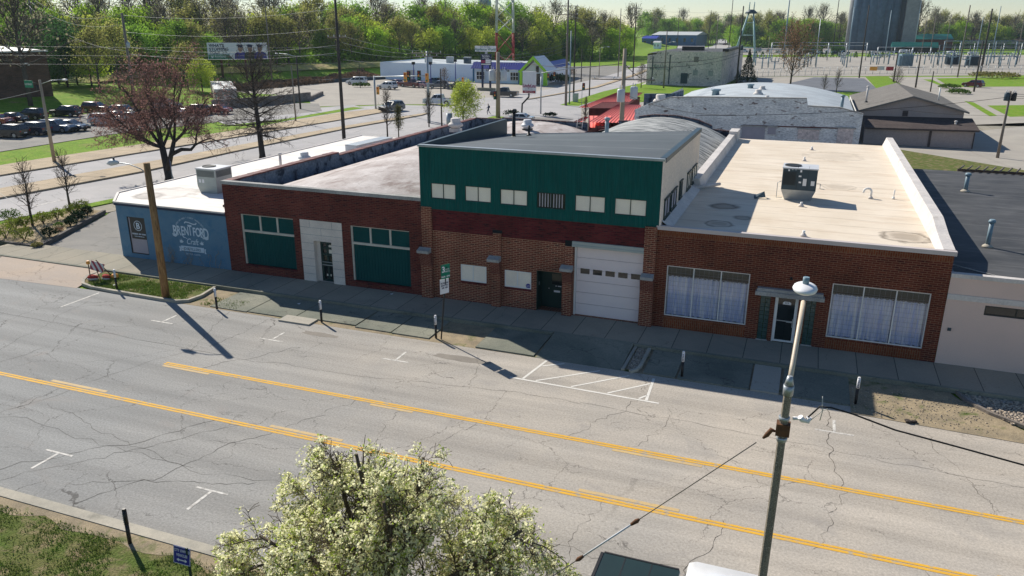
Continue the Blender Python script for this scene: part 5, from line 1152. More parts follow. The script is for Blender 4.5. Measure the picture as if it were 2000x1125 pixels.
# ------------------------------------------------------------------ street furniture
# bare timber pole with lamp arm on the grass island
t = thing('lamp_pole', 'thick bare timber pole with lamp arm rising from the grass island', 'lamp pole', (-30.55,29.92,.10))
mb = MB(); mb.tube([(0,0,0),(.01,0,3.4),(0.0,0,7.05)], [.20,.18,.155], 14); mb.build('pole', MAT['wood_pole'], t, world=False)
mb = MB(); mb.tube([(0,-.1,6.55),(-.3,-.12,6.75),(-1.0,-.15,6.95),(-1.75,-.15,6.98)], .028, 8); arm = mb.build('lamp_arm', MAT['galv'], t, world=False)
mb = MB(); mb.tube([(-1.65,-.15,6.98),(-1.85,-.15,6.99),(-2.15,-.15,6.95),(-2.45,-.15,6.88)], [.06,.13,.16,.03], 10); hd = mb.build('lamp_head', MAT['hvac_top'], arm, world=False)
mb = MB(); mb.cyl((-1.95,-.15), .05, 7.1, 7.24, 8); mb.build('photocell', MAT['black'], arm, world=False)
# concrete pole at the near kerb with mast arm lamp
t = thing('street_lamp', 'aggregate concrete pole at the near kerb with pale mast arm and white lamp head', 'street lamp', (.13,13.5,.12))
mb = MB(); mb.tube([(0,0,0),(.07,0,7.55)], [.092,.070], 8, smooth=False); mb.build('pole', MAT['agg'], t, world=False)
mb = MB(); mb.tube([(.068,0,7.36),(.07,0,7.55)], [.088,.094], 12); mb.tube([(.07,.0,7.55),(.07,.02,7.72)], [.084,.045], 12); mb.build('pole_cap', MAT['galv'], t, world=False)
mb = MB(); mb.tube([(.07,.02,7.55),(.09,.3,7.8),(.13,1.0,8.25),(.16,1.65,8.58)], .045, 10); arm = mb.build('mast_arm', MAT['lamp_tan'], t, world=False)
mb = MB(); mb.blob((.165,2.0,8.74), .235, .36, .10, 16, 8); hd = mb.build('lamp_head', MAT['signwhite'], arm, world=False)
mb = MB(); mb.cyl((.165,2.0), .06, 8.84, 8.97, 10); mb.build('photocell', MAT['steel_blue'], hd, world=False)
mb = MB(); mb.box(-.06, .18, -.10, .10, 6.57, 6.80); mb.build('clamp_plate', MAT['rust'], t, world=False)
for z in (6.85,6.44): mb = MB(); mb.lathe((.06,0,z), [(.092,0),(.098,.04),(.098,.08)], 10); mb.build('band', MAT['galv'], t, world=False)
mb = MB(); mb.tube([(.2,0,6.92),(.32,0,6.94)], .03, 6); mb.tube([(.32,-.02,6.98),(.36,0,6.92),(.46,.02,6.90),(.47,.02,6.98)], .05, 8); mb.build('insulator', MAT['signwhite'], t, world=False)
mb = MB(); mb.tube([(-.06,-.03,6.62),(-.13,-.03,6.64),(-.20,-.03,6.52),(-.26,-.03,6.44)], [.02,.045,.045,.02], 6); mb.build('eye_bolt', MAT['rust'], t, world=False)
def wire(name, label, pts, r, mat, group=None, sag=None, n=10):
    if sag is not None:
        a, b = Vector(pts[0]), Vector(pts[-1]); pts = [a.lerp(b, k/n)-Vector((0,0,4*sag*(k/n)*(1-k/n))) for k in range(n+1)]
    a = Vector(pts[0]); mb = MB(); mb.tube(pts, r, 5)
    mb.v = [v-a for v in mb.v]; o = mb.build(name, MAT[mat], None, world=False); o.location = a
    return tag(o, label, 'cable', group)
t = thing('guy_wire', 'tensioned guy wire with pale insulating rod running down from the concrete pole', 'guy wire', (-.2,13.45,6.5))
gd_ = Vector((-4.1,-.35,-4.15)).normalized()
def gp(s): return tuple(gd_*s)
mb = MB(); mb.tube([gp(.05),gp(3.05)], .011, 6); mb.tube([gp(4.55),gp(9.0)], .011, 6); mb.build('strand', MAT['wood_grey'], t, world=False)
mb = MB(); mb.tube([gp(3.02),gp(4.58)], .020, 8); mb.build('insulating_rod', MAT['hvac_top'], t, world=False)
for q in ((2.92,2.99,3.14),(4.68,4.6,4.46)): mb = MB(); mb.tube([gp(k) for k in q], [.022,.05,.03], 8); mb.build('rod_clevis', MAT['rust'], t, world=False)
wire('service_cable', 'black twisted service cable running right from the concrete pole', [(.55,13.52,7.05),(.75,13.5,7.35),(.95,13.5,7.36),(1.3,13.55,7.28),(2.0,13.6,7.08),(3.0,13.6,6.95),(4.1,13.6,6.80),(6,13.6,6.62),(10,13.6,6.5),(25,13.6,6.6)], .016, 'rubber')
wire('service_wire', 'pale thin tie wire hooked between pole clamp and black cable', [(.47,13.5,7.1),(.62,13.5,7.04),(.8,13.5,7.28),(.95,13.5,7.36)], .008, 'wire_pale')
wire('service_wire', 'short pale wire loop hanging near the black cable', [(.78,13.5,7.08),(.80,13.5,7.25),(.77,13.5,7.55)], .009, 'wire_pale')
# parking meter posts
def meter(x, y, label, z=.05, near=False):
    t = thing('parking_post', label, 'parking post', (x,y,z), 0, 'black parking posts along the kerbs')
    mb = MB(); mb.cyl((0,0), .055, 0, .62, 10); mb.cyl((0,0), .062, .62, .66, 10); mb.build('post', MAT['black'], t, world=False)
    mb = MB(); mb.cyl((0,0), .060, .661, 1.06, 10); mb.lathe((0,0,1.06),[(.06,0),(.045,.05)],10); sl = mb.build('reflective_sleeve', MAT['black'] if near else MAT['signwhite'], t, world=False)
    mb = MB()
    for k in range(5): mb.box(-.028, .028, -.0665, -.061, .70+k*.065, .735+k*.065)
    mb.build('marking', MAT['textdark'] if not near else MAT['hvac_d'], sl, world=False)
    return t
meter(-33.95, 29.98, 'black and white parking post at the left end of the grass island', .11)
meter(-26.95, 29.55, 'black and white parking post just right of the grass island', .03)
meter(-21.0, 29.9, 'black and white parking post in front of the stone doorway', .03)
meter(-14.95, 30.05, 'black and white parking post beside the two-plate sign post', .03)
meter(-3.7, 29.85, 'black and white parking post right of the garage driveway', .06)
meter(2.88, 29.8, 'black and white parking post on the sandy verge at the right', .03)
meter(-16.2, 13.35, 'all-black parking post on the near grass verge', .12, True)
# two-plate parking sign
t = thing('sign_post', 'black sign post carrying a green plate above a white plate near the kerb', 'sign', (-14.66,30.0,.03), 0)
mb = MB(); mb.tube([(0,0,0),(.34,.0,3.5)], .035, 6); mb.build('post', MAT['black'], t, world=False)
ang = R_(62); rx, ry = math.cos(ang), math.sin(ang)
for z0, z1, mt, nm in ((2.97,3.62,'signgreen','green_plate'),(2.26,2.94,'signwhite','white_plate')):
    xm = .34*((z0+z1)/2)/3.5; hw = .24; mb = MB(); q = [(xm-rx*hw,-.05-ry*hw),(xm+rx*hw,-.05+ry*hw)]; nx, ny = ry*.012, -rx*.012
    mb.poly([(q[0][0]+nx,q[0][1]+ny,z0),(q[1][0]+nx,q[1][1]+ny,z0),(q[1][0]+nx,q[1][1]+ny,z1),(q[0][0]+nx,q[0][1]+ny,z1)]); mb.poly([(q[1][0]-nx,q[1][1]-ny,z0),(q[0][0]-nx,q[0][1]-ny,z0),(q[0][0]-nx,q[0][1]-ny,z1),(q[1][0]-nx,q[1][1]-ny,z1)]); mb.poly([(q[0][0]+nx,q[0][1]+ny,z1),(q[1][0]+nx,q[1][1]+ny,z1),(q[1][0]-nx,q[1][1]-ny,z1),(q[0][0]-nx,q[0][1]-ny,z1)])
    pl = mb.build(nm, MAT[mt], t, world=False)
    o_ = lambda dz: (-14.66+xm+nx*1.5, 30.0-.05+ny*1.5, .03+dz)
    if mt == 'signgreen':
        text('lettering', '3', .38, MAT['signwhite'], pl, (-14.66+xm-rx*.12+nx*1.5, 29.95-ry*.12+ny*1.5, .03+3.28), right=(rx,ry,0), ext=.001, bold=.01); text('lettering', 'HOUR\nPARKING', .10, MAT['signwhite'], pl, (-14.66+xm+rx*.10+nx*1.5, 29.95+ry*.10+ny*1.5, .03+3.36), right=(rx,ry,0), ext=.001, xs=.75); text('lettering', '8AM - 5PM', .10, MAT['signwhite'], pl, o_(3.04), right=(rx,ry,0), ext=.001, bold=.003)
    else:
        text('lettering', 'NO PARKING\nMON & THU\n2AM - 6AM', .11, MAT['textdark'], pl, o_(2.72), right=(rx,ry,0), ext=.001, xs=.62, bold=.003)
# blue sign on the near verge
t = thing('sign_post', 'blue CITY OWNED VEHICLES sign on a green post on the near verge', 'sign', (-13.55,12.75,.12))
mb = MB(); mb.box(-.03, .03, -.02, .02, -.1, .98); mb.build('post', MAT['green_dark'], t, world=False)
tl = Matrix.Translation((-.22,.0,.62)) @ Matrix.Rotation(-.10, 4, 'Z') @ Matrix.Rotation(-.12, 4, 'Y') @ Matrix.Rotation(-.25, 4, 'X')
tl = Matrix.Translation((-.16,-.03,.72)) @ Matrix.Rotation(.06, 4, 'Z') @ Matrix.Rotation(.05, 4, 'Y') @ Matrix.Rotation(-.12, 4, 'X')
mb = MB(); mb.X = tl; mb.box(-.255, .255, -.006, .006, -.245, .245); pl = mb.build('plate', MAT['signblue'], t, world=False)
mb = MB(); mb.X = tl
for x0, x1, z0, z1 in ((-.25,.25,-.24,-.228),(-.25,.25,.228,.24),(-.25,-.238,-.228,.228),(.238,.25,-.228,.228)): mb.box(x0, x1, -.0085, -.0065, z0, z1)
mb.build('border', MAT['signwhite'], pl, world=False)
mb = MB(); mb.X = tl; mb.prismY([(-.16,-.13),(-.09,-.18),(-.09,-.145),(.09,-.145),(.09,-.18),(.16,-.13),(.09,-.08),(.09,-.115),(-.09,-.115),(-.09,-.08)][::-1], -.009, -.0065); mb.build('arrow', MAT['signwhite'], pl, world=False)
rv, uv_ = tl.to_3x3() @ Vector((1,0,0)), tl.to_3x3() @ Vector((0,0,1))
base = Vector((-13.55,12.75,.12))
text('lettering', 'CITY OWNED', .105, MAT['signwhite'], pl, base+tl @ Vector((0,-.008,.10)), right=rv, up=uv_, ext=.001, xs=.66, bold=.002, sp=1.1)
text('lettering', 'VEHICLES', .105, MAT['signwhite'], pl, base+tl @ Vector((0,-.008,-.03)), right=rv, up=uv_, ext=.001, xs=.68, bold=.002, sp=1.1)
# small blue sign on the west road verge
q = at(258,372,0); t = thing('sign_post', 'small blue square sign on a thin post beside the west road', 'sign', (q.x,q.y,0)); hq = htop(q, 258, 361)
q = Vector((-52.4,54,0)); hh = 2.3
t.location = q; mb = MB(); mb.box(-.025,.025,-.025,.025,0,2.2); mb.build('post', MAT['galv'], t, world=False); mb = MB(); mb.X = Matrix.Rotation(R_(-45),4,'Z'); mb.box(-.3,.3,-.05,-.03,1.6,2.3); mb.build('plate', MAT['signblue'], t, world=False)
# barricade with sandbags
t = thing('barricade', 'leaning red and white striped barricade with orange warning lamp on the grass island', 'barricade', (-36.15,30.9,.11), R_(25))
mb = MB()
mb.tube([(-.45,-.1,0),(-.45,-.08,.92)], .03, 6); mb.tube([(.75,.1,.02),(-.05,.0,1.15)], .03, 6); mb.tube([(.2,-.35,0),(-.12,.0,.7)], .025, 6); mb.build('frame', MAT['rust'], t, world=False)
MAT['stripe'] = None
pm, pnt, pb = newmat('red_white_stripes'); sx = nd(pnt, 'ShaderNodeSeparateXYZ'); pnt.links.new(vec(pnt, 'Object', (1,1,1), (0,R_(20),0)), sx.inputs[0]); fr_ = mth(pnt, 'FRACT', mth(pnt, 'MULTIPLY', sx.outputs[0], 4.2)); pnt.links.new(mix(pnt, ramp(pnt, fr_, .48, .52), (.62,.60,.60), (.32,.04,.07)), pb.inputs['Base Color']); pb.inputs['Roughness'].default_value = .5; MAT['stripe'] = pm
mb = MB(); mb.X = Matrix.Translation((-.02,-.04,.78)) @ Matrix.Rotation(.35,4,'Y'); mb.box(-.36,.36,-.012,.012,-.27,.25); mb.build('striped_panel', MAT['stripe'], t, world=False)
mb = MB(); mb.lathe((-.45,-.08,.93), [(.05,0),(.10,.03),(.11,.12),(.07,.2)], 10); mb.build('warning_lamp', MAT['orange'], t, world=False)
rng = random.Random(12)
MAT['whitecloth'] = M('white_sandbag_fabric', (.55,.50,.44), (.46,.42,.37), 4, .9, .1)
for k, (x, y, a, l) in enumerate(((-.35,-.05,.3,'red and white sandbag at the left foot of the barricade'),(.36,.0,-.2,'red and white sandbag at the middle foot of the barricade'),(.78,.12,.6,'smaller red-orange sandbag lying rightmost by the barricade'))):
    cx_, cy_ = -36.15+x*math.cos(R_(25))-y*math.sin(R_(25)), 30.9+x*math.sin(R_(25))+y*math.cos(R_(25))
    s = thing('sandbag', l, 'sandbag', (cx_,cy_,.11), a); mb = MB(); mb.blob((0,0,.15), .32 if k < 2 else .2, .19, .16, 12, 7, 0, .08, rng); mb.build('bag', MAT['redcloth'] if k < 2 else MAT['orange'], s, world=False)
    if k < 2: mb = MB(); mb.blob((.02,-.05,.09), .335, .17, .10, 12, 6, 0, .06, rng); mb.build('white_side', MAT['whitecloth'], s, world=False)
# dry climbers on the blue wall
mb = MB(); rng = random.Random(51)
for k in range(16):
    x = rng.uniform(-34.8,-30.5); pts = [(x,FY-.02,.2)]; z = .2
    for _ in range(rng.randint(3,7)): z += rng.uniform(.08,.2); x += rng.gauss(0,.09); pts.append((x,FY-.025,z))
    mb.tube(pts, .011, 4)
    for _ in range(7): mb.leaf((x+rng.gauss(0,.15),FY-.05,rng.uniform(.22,z)), .06, rng)
mb.v = [v-Vector((-33,FY,.2)) for v in mb.v]; o = mb.build('dry_climber', MAT['wood_pale'], None, world=False, kind='stuff'); o.location = (-33,FY,.2); tag(o, 'dry brown climbers at the foot of the blue painted wall', 'climber')
# litter
for x, y, z, l in ((-34.6,30.4,.12,'white scrap of litter on the grass island'),(-19.6,34.3,.205,'white scrap of litter on the pavement by the brick pier'),(-23.5,31.6,.06,'white scrap of litter on the dark verge slab')):
    mb = MB(); mb.poly([(-.08,-.05,.03),(.07,-.06,.01),(.09,.05,.05),(-.05,.06,.01)]); o = mb.build('litter', MAT['signwhite'], None, world=False); o.location = (x,y,z); tag(o, l, 'litter')
mb = MB(); rng = random.Random(4)
for k in range(5): mb.blob((rng.uniform(-.15,.15),rng.uniform(-.08,.08),.05), .12, .08, .05, 7, 4, 0, .2, rng)
o = mb.build('debris_clump', MAT['bark_d'], None, world=False); o.location = (4.75,28.95,.01); tag(o, 'dark clump of debris on the sandy verge by the gravel bed', 'debris')
# kerbed landscape bed by the west road
bedk = [(-53.0,34.25),(-44.85,34.3),(-49.2,43.6)]
mb = MB()
for a, b in zip(bedk, bedk[1:]):
    a = Vector((a[0],a[1],0)); b = Vector((b[0],b[1],0)); d = (b-a).normalized(); nn = Vector((-d.y,d.x,0))*.22
    mb.prism([tuple(a.xy),tuple(b.xy),tuple((b+nn).xy),tuple((a+nn).xy)], 0, .30)
struct('bed_edging', mb, MAT['wood_grey2'])
sheet('planting_bed', [(-53.2,34.45),(-45.3,34.5),(-49.4,43.5),(-51.9,43.7)], MAT['mulch'], .22)
# ------------------------------------------------------------------ vehicles (x is forward)
CARC = {'black': (.012,.013,.016), 'navy': (.012,.02,.05), 'white': (.72,.73,.74), 'silver': (.42,.44,.46), 'grey': (.13,.14,.155), 'maroon': (.12,.015,.02), 'red': (.30,.02,.03), 'bluegrey': (.09,.13,.2), 'teal': (.02,.09,.14), 'pink': (.36,.20,.22), 'darkgreen': (.012,.03,.03)}
PAINT = {k: paint('car_paint_'+k, v, .28, .7) for k, v in CARC.items()}
def arc(cx, r, z0, n=8): return [(cx+r*math.cos(math.pi-math.pi*k/n), z0+r*math.sin(math.pi-math.pi*k/n)) for k in range(n+1)]
SHAPE = {
 #        length width  hood/belt heights ...: lower outline (x,z) clockwise from rear bottom over top; cabin: rear bottom, rear top, front top, front bottom, roof z, belt z
 'sedan': dict(L=4.7, W=1.80, H=1.45, belt=.93, top=[(-2.35,.55),(-2.28,.93),(-1.55,.98),(.95,.95),(2.05,.80),(2.33,.58)], cab=(-1.75,-1.0,.28,1.15), wr=.33, wx=(-1.38,1.42)),
 'suv':   dict(L=4.65, W=1.86, H=1.68, belt=1.03, top=[(-2.28,.55),(-2.25,1.02),(-1.6,1.05),(.95,1.05),(2.02,.98),(2.30,.72)], cab=(-2.18,-1.82,.30,1.12), wr=.36, wx=(-1.36,1.40)),
 'van':   dict(L=4.9, W=1.95, H=1.85, belt=1.05, top=[(-2.42,.5),(-2.42,1.05),(.9,1.05),(2.05,1.0),(2.42,.7)], cab=(-2.38,-2.2,.55,1.5), wr=.35, wx=(-1.45,1.5)),
 'pickup':dict(L=5.6, W=1.95, H=1.85, belt=1.12, top=[(-2.78,.62),(-2.78,1.10),(-.9,1.12),(1.15,1.12),(2.50,1.08),(2.76,.78)], cab=(-.95,-.78,.62,1.30), wr=.39, wx=(-1.65,1.75)),
}
def car(kind, color, label, loc, rz, name=None, group=None, lights=True, cat=None):
    S = SHAPE[kind]; t = thing(name or {'sedan':'parked_car','suv':'parked_suv','van':'parked_van','pickup':'pickup_truck'}[kind], label, cat or {'sedan':'car','suv':'car','van':'van','pickup':'pickup truck'}[kind], loc, rz, group)
    w2 = S['W']/2; gz = .24; r = S['wr']
    # lower body: side outline with wheel arches, lofted over five stations across the width so that the flanks round off
    low = []
    x0, x1 = S['top'][0][0], S['top'][-1][0]
    low += [(x0+.04, gz+.08)]
    for cx in S['wx']: low += [(cx-r-.07, gz)]+[(p[0], max(p[1], gz)) for p in arc(cx, r+.07, r)]+[(cx+r+.07, gz)]
    low += [(x1-.03, gz+.08)]
    outl = low+S['top'][::-1]
    mb = MB(); cxm = sum(p[0] for p in outl)/len(outl)
    rings = []
    for y, sx, sz in ((-w2,.985,.965),(-w2*.93,1,1.0),(0,1.006,1.015),(w2*.93,1,1.0),(w2,.985,.965)):
        rings.append([mb.pt((p[0]*sx, y, (p[1]-gz)*sz+gz if p[1] > .5 else p[1])) for p in outl])
    n = len(outl)
    for a, b in zip(rings, rings[1:]):
        for k in range(n): mb.face([a[k],b[k],b[(k+1)%n],a[(k+1)%n]], 0, False)
    mb.face(rings[0], 0); mb.face(rings[-1][::-1], 0)
    if kind == 'pickup' : pass
    body = mb.build('body', PAINT[color], t, world=False)
    # cabin
    xa, xb, xc, xd = S['cab']; zb, zt = S['belt']-.01, S['H']; wi, wt = w2*.955, w2*.76
    mb = MB()
    bot = [mb.pt(p) for p in ((xa,-wi,zb),(xd,-wi,zb),(xd,wi,zb),(xa,wi,zb))]; mid = [mb.pt(p) for p in ((xb,-wt,zt-.06),(xc,-wt,zt-.06),(xc,wt,zt-.06),(xb,wt,zt-.06))]; top = [mb.pt(p) for p in ((xb+.12,-wt*.86,zt),(xc-.16,-wt*.86,zt),(xc-.16,wt*.86,zt),(xb+.12,wt*.86,zt))]
    for A, B_ in ((bot, mid), (mid, top)):
        for k in range(4): mb.face([A[k],A[(k+1)%4],B_[(k+1)%4],B_[k]], 0, True if A is mid else False)
    mb.face(top, 0, True)
    mb.build('cabin', PAINT[color], t, world=False)
    def q(p, u): return Vector(p[0]).lerp(Vector(p[1]), u)
    def pane(c0, c1, c2, c3, u0, u1, v0, v1, off):
        """patch of the quad c0 c1 (bottom) c3 c2 (top)"""
        def P(u, v): return Vector(c0).lerp(Vector(c1), u).lerp(Vector(c3).lerp(Vector(c2), u), v)+Vector(off)
        return [P(u0,v0),P(u1,v0),P(u1,v1),P(u0,v1)]
    bl, br, fl, fr = (xa,-wi,zb),(xa,wi,zb),(xd,-wi,zb),(xd,wi,zb); tbl, tbr, tfl, tfr = (xb,-wt,zt-.06),(xb,wt,zt-.06),(xc,-wt,zt-.06),(xc,wt,zt-.06)
    for s, (c0,c1,c2,c3) in ((-1,(bl,fl,tfl,tbl)),(1,(br,fr,tfr,tbr))):
        o = (0, s*.012, .004)
        spans = ((.06,.36),(.39,.66),(.69,.93)) if kind in ('suv','van') else (((.10,.48),(.52,.92)))
        for u0, u1 in spans: mb = MB(); mb.poly(pane(c0,c1,c2,c3,u0,u1,.14,.90,o)); mb.build('side_window', MAT['glass_car'], t, world=False)
    mb = MB(); mb.poly(pane(fl,fr,tfr,tfl,.06,.94,.08,.93,(.012,0,.012))); mb.build('windscreen', MAT['glass_car'], t, world=False)
    mb = MB(); mb.poly(pane(br,bl,tbl,tbr,.08,.92,.15,.92,(-.012,0,.01))); mb.build('rear_window', MAT['glass_car'], t, world=False)
    for cx in S['wx']:
        for s in (-1, 1):
            mb = MB(); mb.tube([(cx,s*(w2-.22),r),(cx,s*(w2-.01),r)], r, 18, smooth=False); wh = mb.build('wheel', MAT['rubber'], t, world=False)
            mb = MB(); mb.tube([(cx,s*(w2-.03),r),(cx,s*(w2+.004),r)], r*.64, 14, smooth=False); mb.build('rim', MAT['rim'], wh, world=False)
    if lights:
        fx, fz = S['top'][-2][0]+.14, S['top'][-2][1]-.12; rx, rz_ = S['top'][1][0], S['top'][1][1]-.14
        for s in (-1, 1):
            mb = MB(); mb.box(fx-.10, fx+.13, min(s*w2*.62,s*w2*.93), max(s*w2*.62,s*w2*.93), fz-.07, fz+.05); mb.build('headlight', MAT['clear_lens'], t, world=False)
            mb = MB(); mb.box(rx-.05, rx+.10, min(s*w2*.74,s*w2*.965), max(s*w2*.74,s*w2*.965), rz_-.10, rz_+.08); mb.build('tail_light', MAT['red_lens'], t, world=False)
        for xa_, xb_ in ((x1-.12, x1+.045), (x0-.045, x0+.12)): mb = MB(); mb.box(xa_, xb_, -w2*.9, w2*.9, gz+.06, gz+.26); mb.build('bumper', MAT['rubber'] if kind != 'pickup' else MAT['rim'], t, world=False)
        mb = MB(); mb.box(x1-.02, x1+.02, -w2*.5, w2*.5, gz+.28, gz+.45); mb.build('grille', MAT['black'], t, world=False)
        mb = MB(); mb.box(x0-.03, x0+.0, -.26, .26, gz+.33, gz+.45); mb.build('number_plate', MAT['signwhite'], t, world=False)
        for s in (-1, 1): mb = MB(); mb.box(xd-.28, xd-.10, min(s*(wi+.02),s*(wi+.18)), max(s*(wi+.02),s*(wi+.18)), zb+.03, zb+.18); mb.build('door_mirror', PAINT[color], t, world=False)
    if kind == 'pickup':
        mb = MB(); mb.box(-2.68, -1.02, -w2*.84, w2*.84, S['belt']+.002, S['belt']+.012); mb.build('load_bed', MAT['rubber'], t, world=False)
    return t

# pickup at the near kerb, cut by the frame: dark bed cover, white cab
t = thing('pickup_truck', 'white pickup with dark green-black bed cover parked at the near kerb', 'pickup truck', (-.72,15.02,0))
w2 = .98; r = .40
xs_, xe = -2.86, 2.9
wxs = (-1.72, 1.85)
low = [(xs_+.04,.42)]
for cx in wxs: low += [(cx-r-.08,.34)]+[(p[0],max(p[1],.34)) for p in arc(cx,r+.08,r,10)]+[(cx+r+.08,.34)]
outl = low+[(xe-.03,.42),(xe,.85),(2.72,1.12),(1.25,1.18),(-.85,1.16),(xs_,1.34-.18),(xs_-.0,.6)]
mb = MB(); rings = []
for y, sx, dz in ((-w2,.985,-.05),(-w2*.95,1,0),(w2*.95,1,0),(w2,.985,-.05)): rings.append([mb.pt((p[0]*sx,y,p[1]+(dz if p[1] > 1 else 0))) for p in outl])
n = len(outl)
for a, b in zip(rings, rings[1:]):
    for k in range(n): mb.face([a[k],b[k],b[(k+1)%n],a[(k+1)%n]])
mb.face(rings[0]); mb.face(rings[-1][::-1]); mb.build('body', PAINT['white'], t, world=False)
mb = MB(); mb.box(-2.82,-.93,-w2*.97,w2*.97,1.16,1.33); bs = mb.build('bed_side', PAINT['white'], t, world=False)
MAT['tonneau'] = M('dark_green_black_bed_cover', (.010,.026,.026), (.013,.033,.032), .9, .38, .5, fine=.1, fs=60)
mb = MB(); mb.prism([(-2.84,-.90),(-2.78,-.96),(-.98,-.96),(-.94,-.92),(-.94,.92),(-.98,.96),(-2.78,.96),(-2.84,.90)], 1.331, 1.385)
cv = mb.build('bed_cover', MAT['tonneau'], t, world=False)
mb = MB(); mb.box(-2.87,-2.80,-.93,.93,1.331,1.40); mb.box(-2.79,-.96,.935,.985,1.331,1.395); mb.box(-2.79,-.96,-.985,-.935,1.331,1.395); mb.build('cover_rail', MAT['black'], cv, world=False)
for x in (-2.25,-1.6): mb = MB(); mb.box(x-.012,x+.012,-.92,.92,1.3855,1.390); mb.build('cover_seam', MAT['black'], cv, world=False)
mb = MB()
sec = [(-.86,1.12),(-.80,1.5),(-.72,1.84),(-.55,1.92),(.95,1.93),(1.15,1.88),(1.75,1.17)]
def cabring(y, k, dz): return [mb.pt((-.0+p[0]*(1 if k == 1 else .985), y*(1 if p[1] < 1.3 else (.93 if p[1] < 1.7 else k*.86)), p[1]-dz*(p[1] > 1.6))) for p in sec]
R1, R2, R3, R4 = cabring(-.955,.93,.07), cabring(-.955*.84,1,.0), cabring(.955*.84,1,.0), cabring(.955,.93,.07)
for a, b in ((R1,R2),(R2,R3),(R3,R4)):
    for k in range(len(sec)-1): mb.face([a[k],a[k+1],b[k+1],b[k]][::-1], 0, True)
mb.face(R1); mb.face(R4[::-1]); mb.build('cab', PAINT['white'], t, world=False)
mb = MB(); mb.poly([(1.18,-.70,1.855),(1.18,.70,1.855),(1.70,.80,1.25),(1.70,-.80,1.25)][::-1]); mb.v = [v+Vector((.03,0,.03)) for v in mb.v]; mb.build('windscreen', MAT['glass_car'], t, world=False)
mb = MB(); mb.poly([(-.845,-.66,1.42),(-.845,.66,1.42),(-.755,.62,1.78),(-.755,-.62,1.78)][::-1]); mb.build('rear_window', MAT['glass_car'], t, world=False)
mb = MB(); mb.box(-.80,-.74,-.14,.14,1.80,1.85); mb.build('brake_light', MAT['red_lens'], t, world=False)
for s in (-1,1):
    y = s*.915
    for q4 in ([(-.66,y,1.25),(.25,y,1.25),(.2,y*.93,1.74),(-.6,y*.93,1.74)], [(.33,y,1.25),(1.3,y,1.25),(.95,y*.93,1.74),(.3,y*.93,1.74)]): mb = MB(); mb.poly(q4); mb.build('side_window', MAT['glass_car'], t, world=False)
    for cx in wxs:
        mb = MB(); mb.tube([(cx,s*(w2-.26),r),(cx,s*(w2-.01),r)], r, 20, smooth=False); wh = mb.build('wheel', MAT['rubber'], t, world=False); mb = MB(); mb.tube([(cx,s*(w2-.03),r),(cx,s*(w2+.004),r)], r*.62, 14, smooth=False); mb.build('rim', MAT['rim'], wh, world=False)
    mb = MB(); mb.box(2.62,2.88,min(s*.62,s*.93),max(s*.62,s*.93),.88,1.04); mb.build('headlight', MAT['clear_lens'], t, world=False)
    mb = MB(); mb.box(-2.90,-2.80,min(s*.83,s*.97),max(s*.83,s*.97),.78,1.15); mb.build('tail_light', MAT['red_lens'], t, world=False)
    mb = MB(); mb.box(1.15,1.35,min(s*.99,s*1.2),max(s*.99,s*1.2),1.22,1.42); mb.build('door_mirror', PAINT['white'], t, world=False)
for x0, x1 in ((-3.0,-2.84),(2.86,3.0)): mb = MB(); mb.box(x0,x1,-.93,.93,.42,.63); mb.build('bumper', MAT['rim'], t, world=False)

gp_ = 'cars parked in front of the school'
def pcar(kind, color, label, px, py, deg, grp=gp_, **k):
    q = at(px, py, .02); return car(kind, color, label, (q.x,q.y,.02), R_(deg), group=grp, **k)
pcar('suv','black','black SUV seen from behind, nearest the left frame edge in the front row',20,268,192)
pcar('suv','navy','dark navy hatchback second from left in the front row',64,263,192)
pcar('suv','bluegrey','blue-grey SUV with pale bonnet behind the pale timber pole',113,258,12)
pcar('sedan','navy','dark blue saloon right of the pale timber pole facing the road',140,255,10)
pcar('suv','white','white crossover standing alone beside the big budding tree',207,244,8)
pcar('sedan','grey','grey saloon just behind the white crossover',233,236,8)
pcar('sedan','black','black saloon at the left of the back row',22,239,192)
pcar('suv','black','black SUV in the back row left of the pale timber pole',62,233,192)
pcar('suv','black','black SUV in the back row right of the pale timber pole',130,227,192)
pcar('suv','maroon','dark maroon SUV at the foot of the grassy hill',190,219,12)
pcar('sedan','red','red saloon cut by the left frame edge',-8,243,192)
pcar('suv','grey','dark grey SUV behind the crown of the big budding tree',245,226,10)
pcar('suv','silver','silver SUV farthest back behind the budding tree',328,213,10)
pcar('sedan','silver','silver saloon behind the trunk of the budding tree',262,238,8)
pcar('sedan','maroon','maroon saloon in the middle of the row behind the budding tree',335,228,190)
pcar('suv','maroon','maroon SUV second from the right end of the row behind the budding tree',382,224,190)
pcar('sedan','red','dark red saloon at the right end of the row behind the budding tree',424,222,190)
g2 = 'vehicles in the appliance store lot'
pcar('van','white','white van parked at the left of the store lot',697,165,190,g2)
pcar('suv','white','white SUV parked in front of the blue-white store wall',757,174,170,g2)
pcar('sedan','maroon','maroon saloon behind the white SUV in the store lot',775,167,150,g2)
pcar('pickup','maroon','maroon pickup parked near the traffic signal pole',803,170,165,g2)
pcar('sedan','pink','pale pink saloon beside the maroon pickup',823,171,160,g2)
pcar('suv','grey','grey SUV in the middle of the store lot',857,172,200,g2)
pcar('suv','teal','dark teal SUV behind the grey one in the store lot',846,165,200,g2)
pcar('pickup','navy','dark blue pickup parked before the navy store posts',897,174,190,g2)
g3 = 'vehicles driving through the crossing'
pcar('suv','grey','grey SUV driving up the west road',766,217,255,g3,name='car')
pcar('pickup','white','white pickup turning at the crossing',857,204,190,g3)
pcar('pickup','black','black pickup waiting beside the appliance store sign',985,189,185,g3)
pcar('sedan','white','white saloon behind the black flue pipe',1012,240,185,g3,name='car')
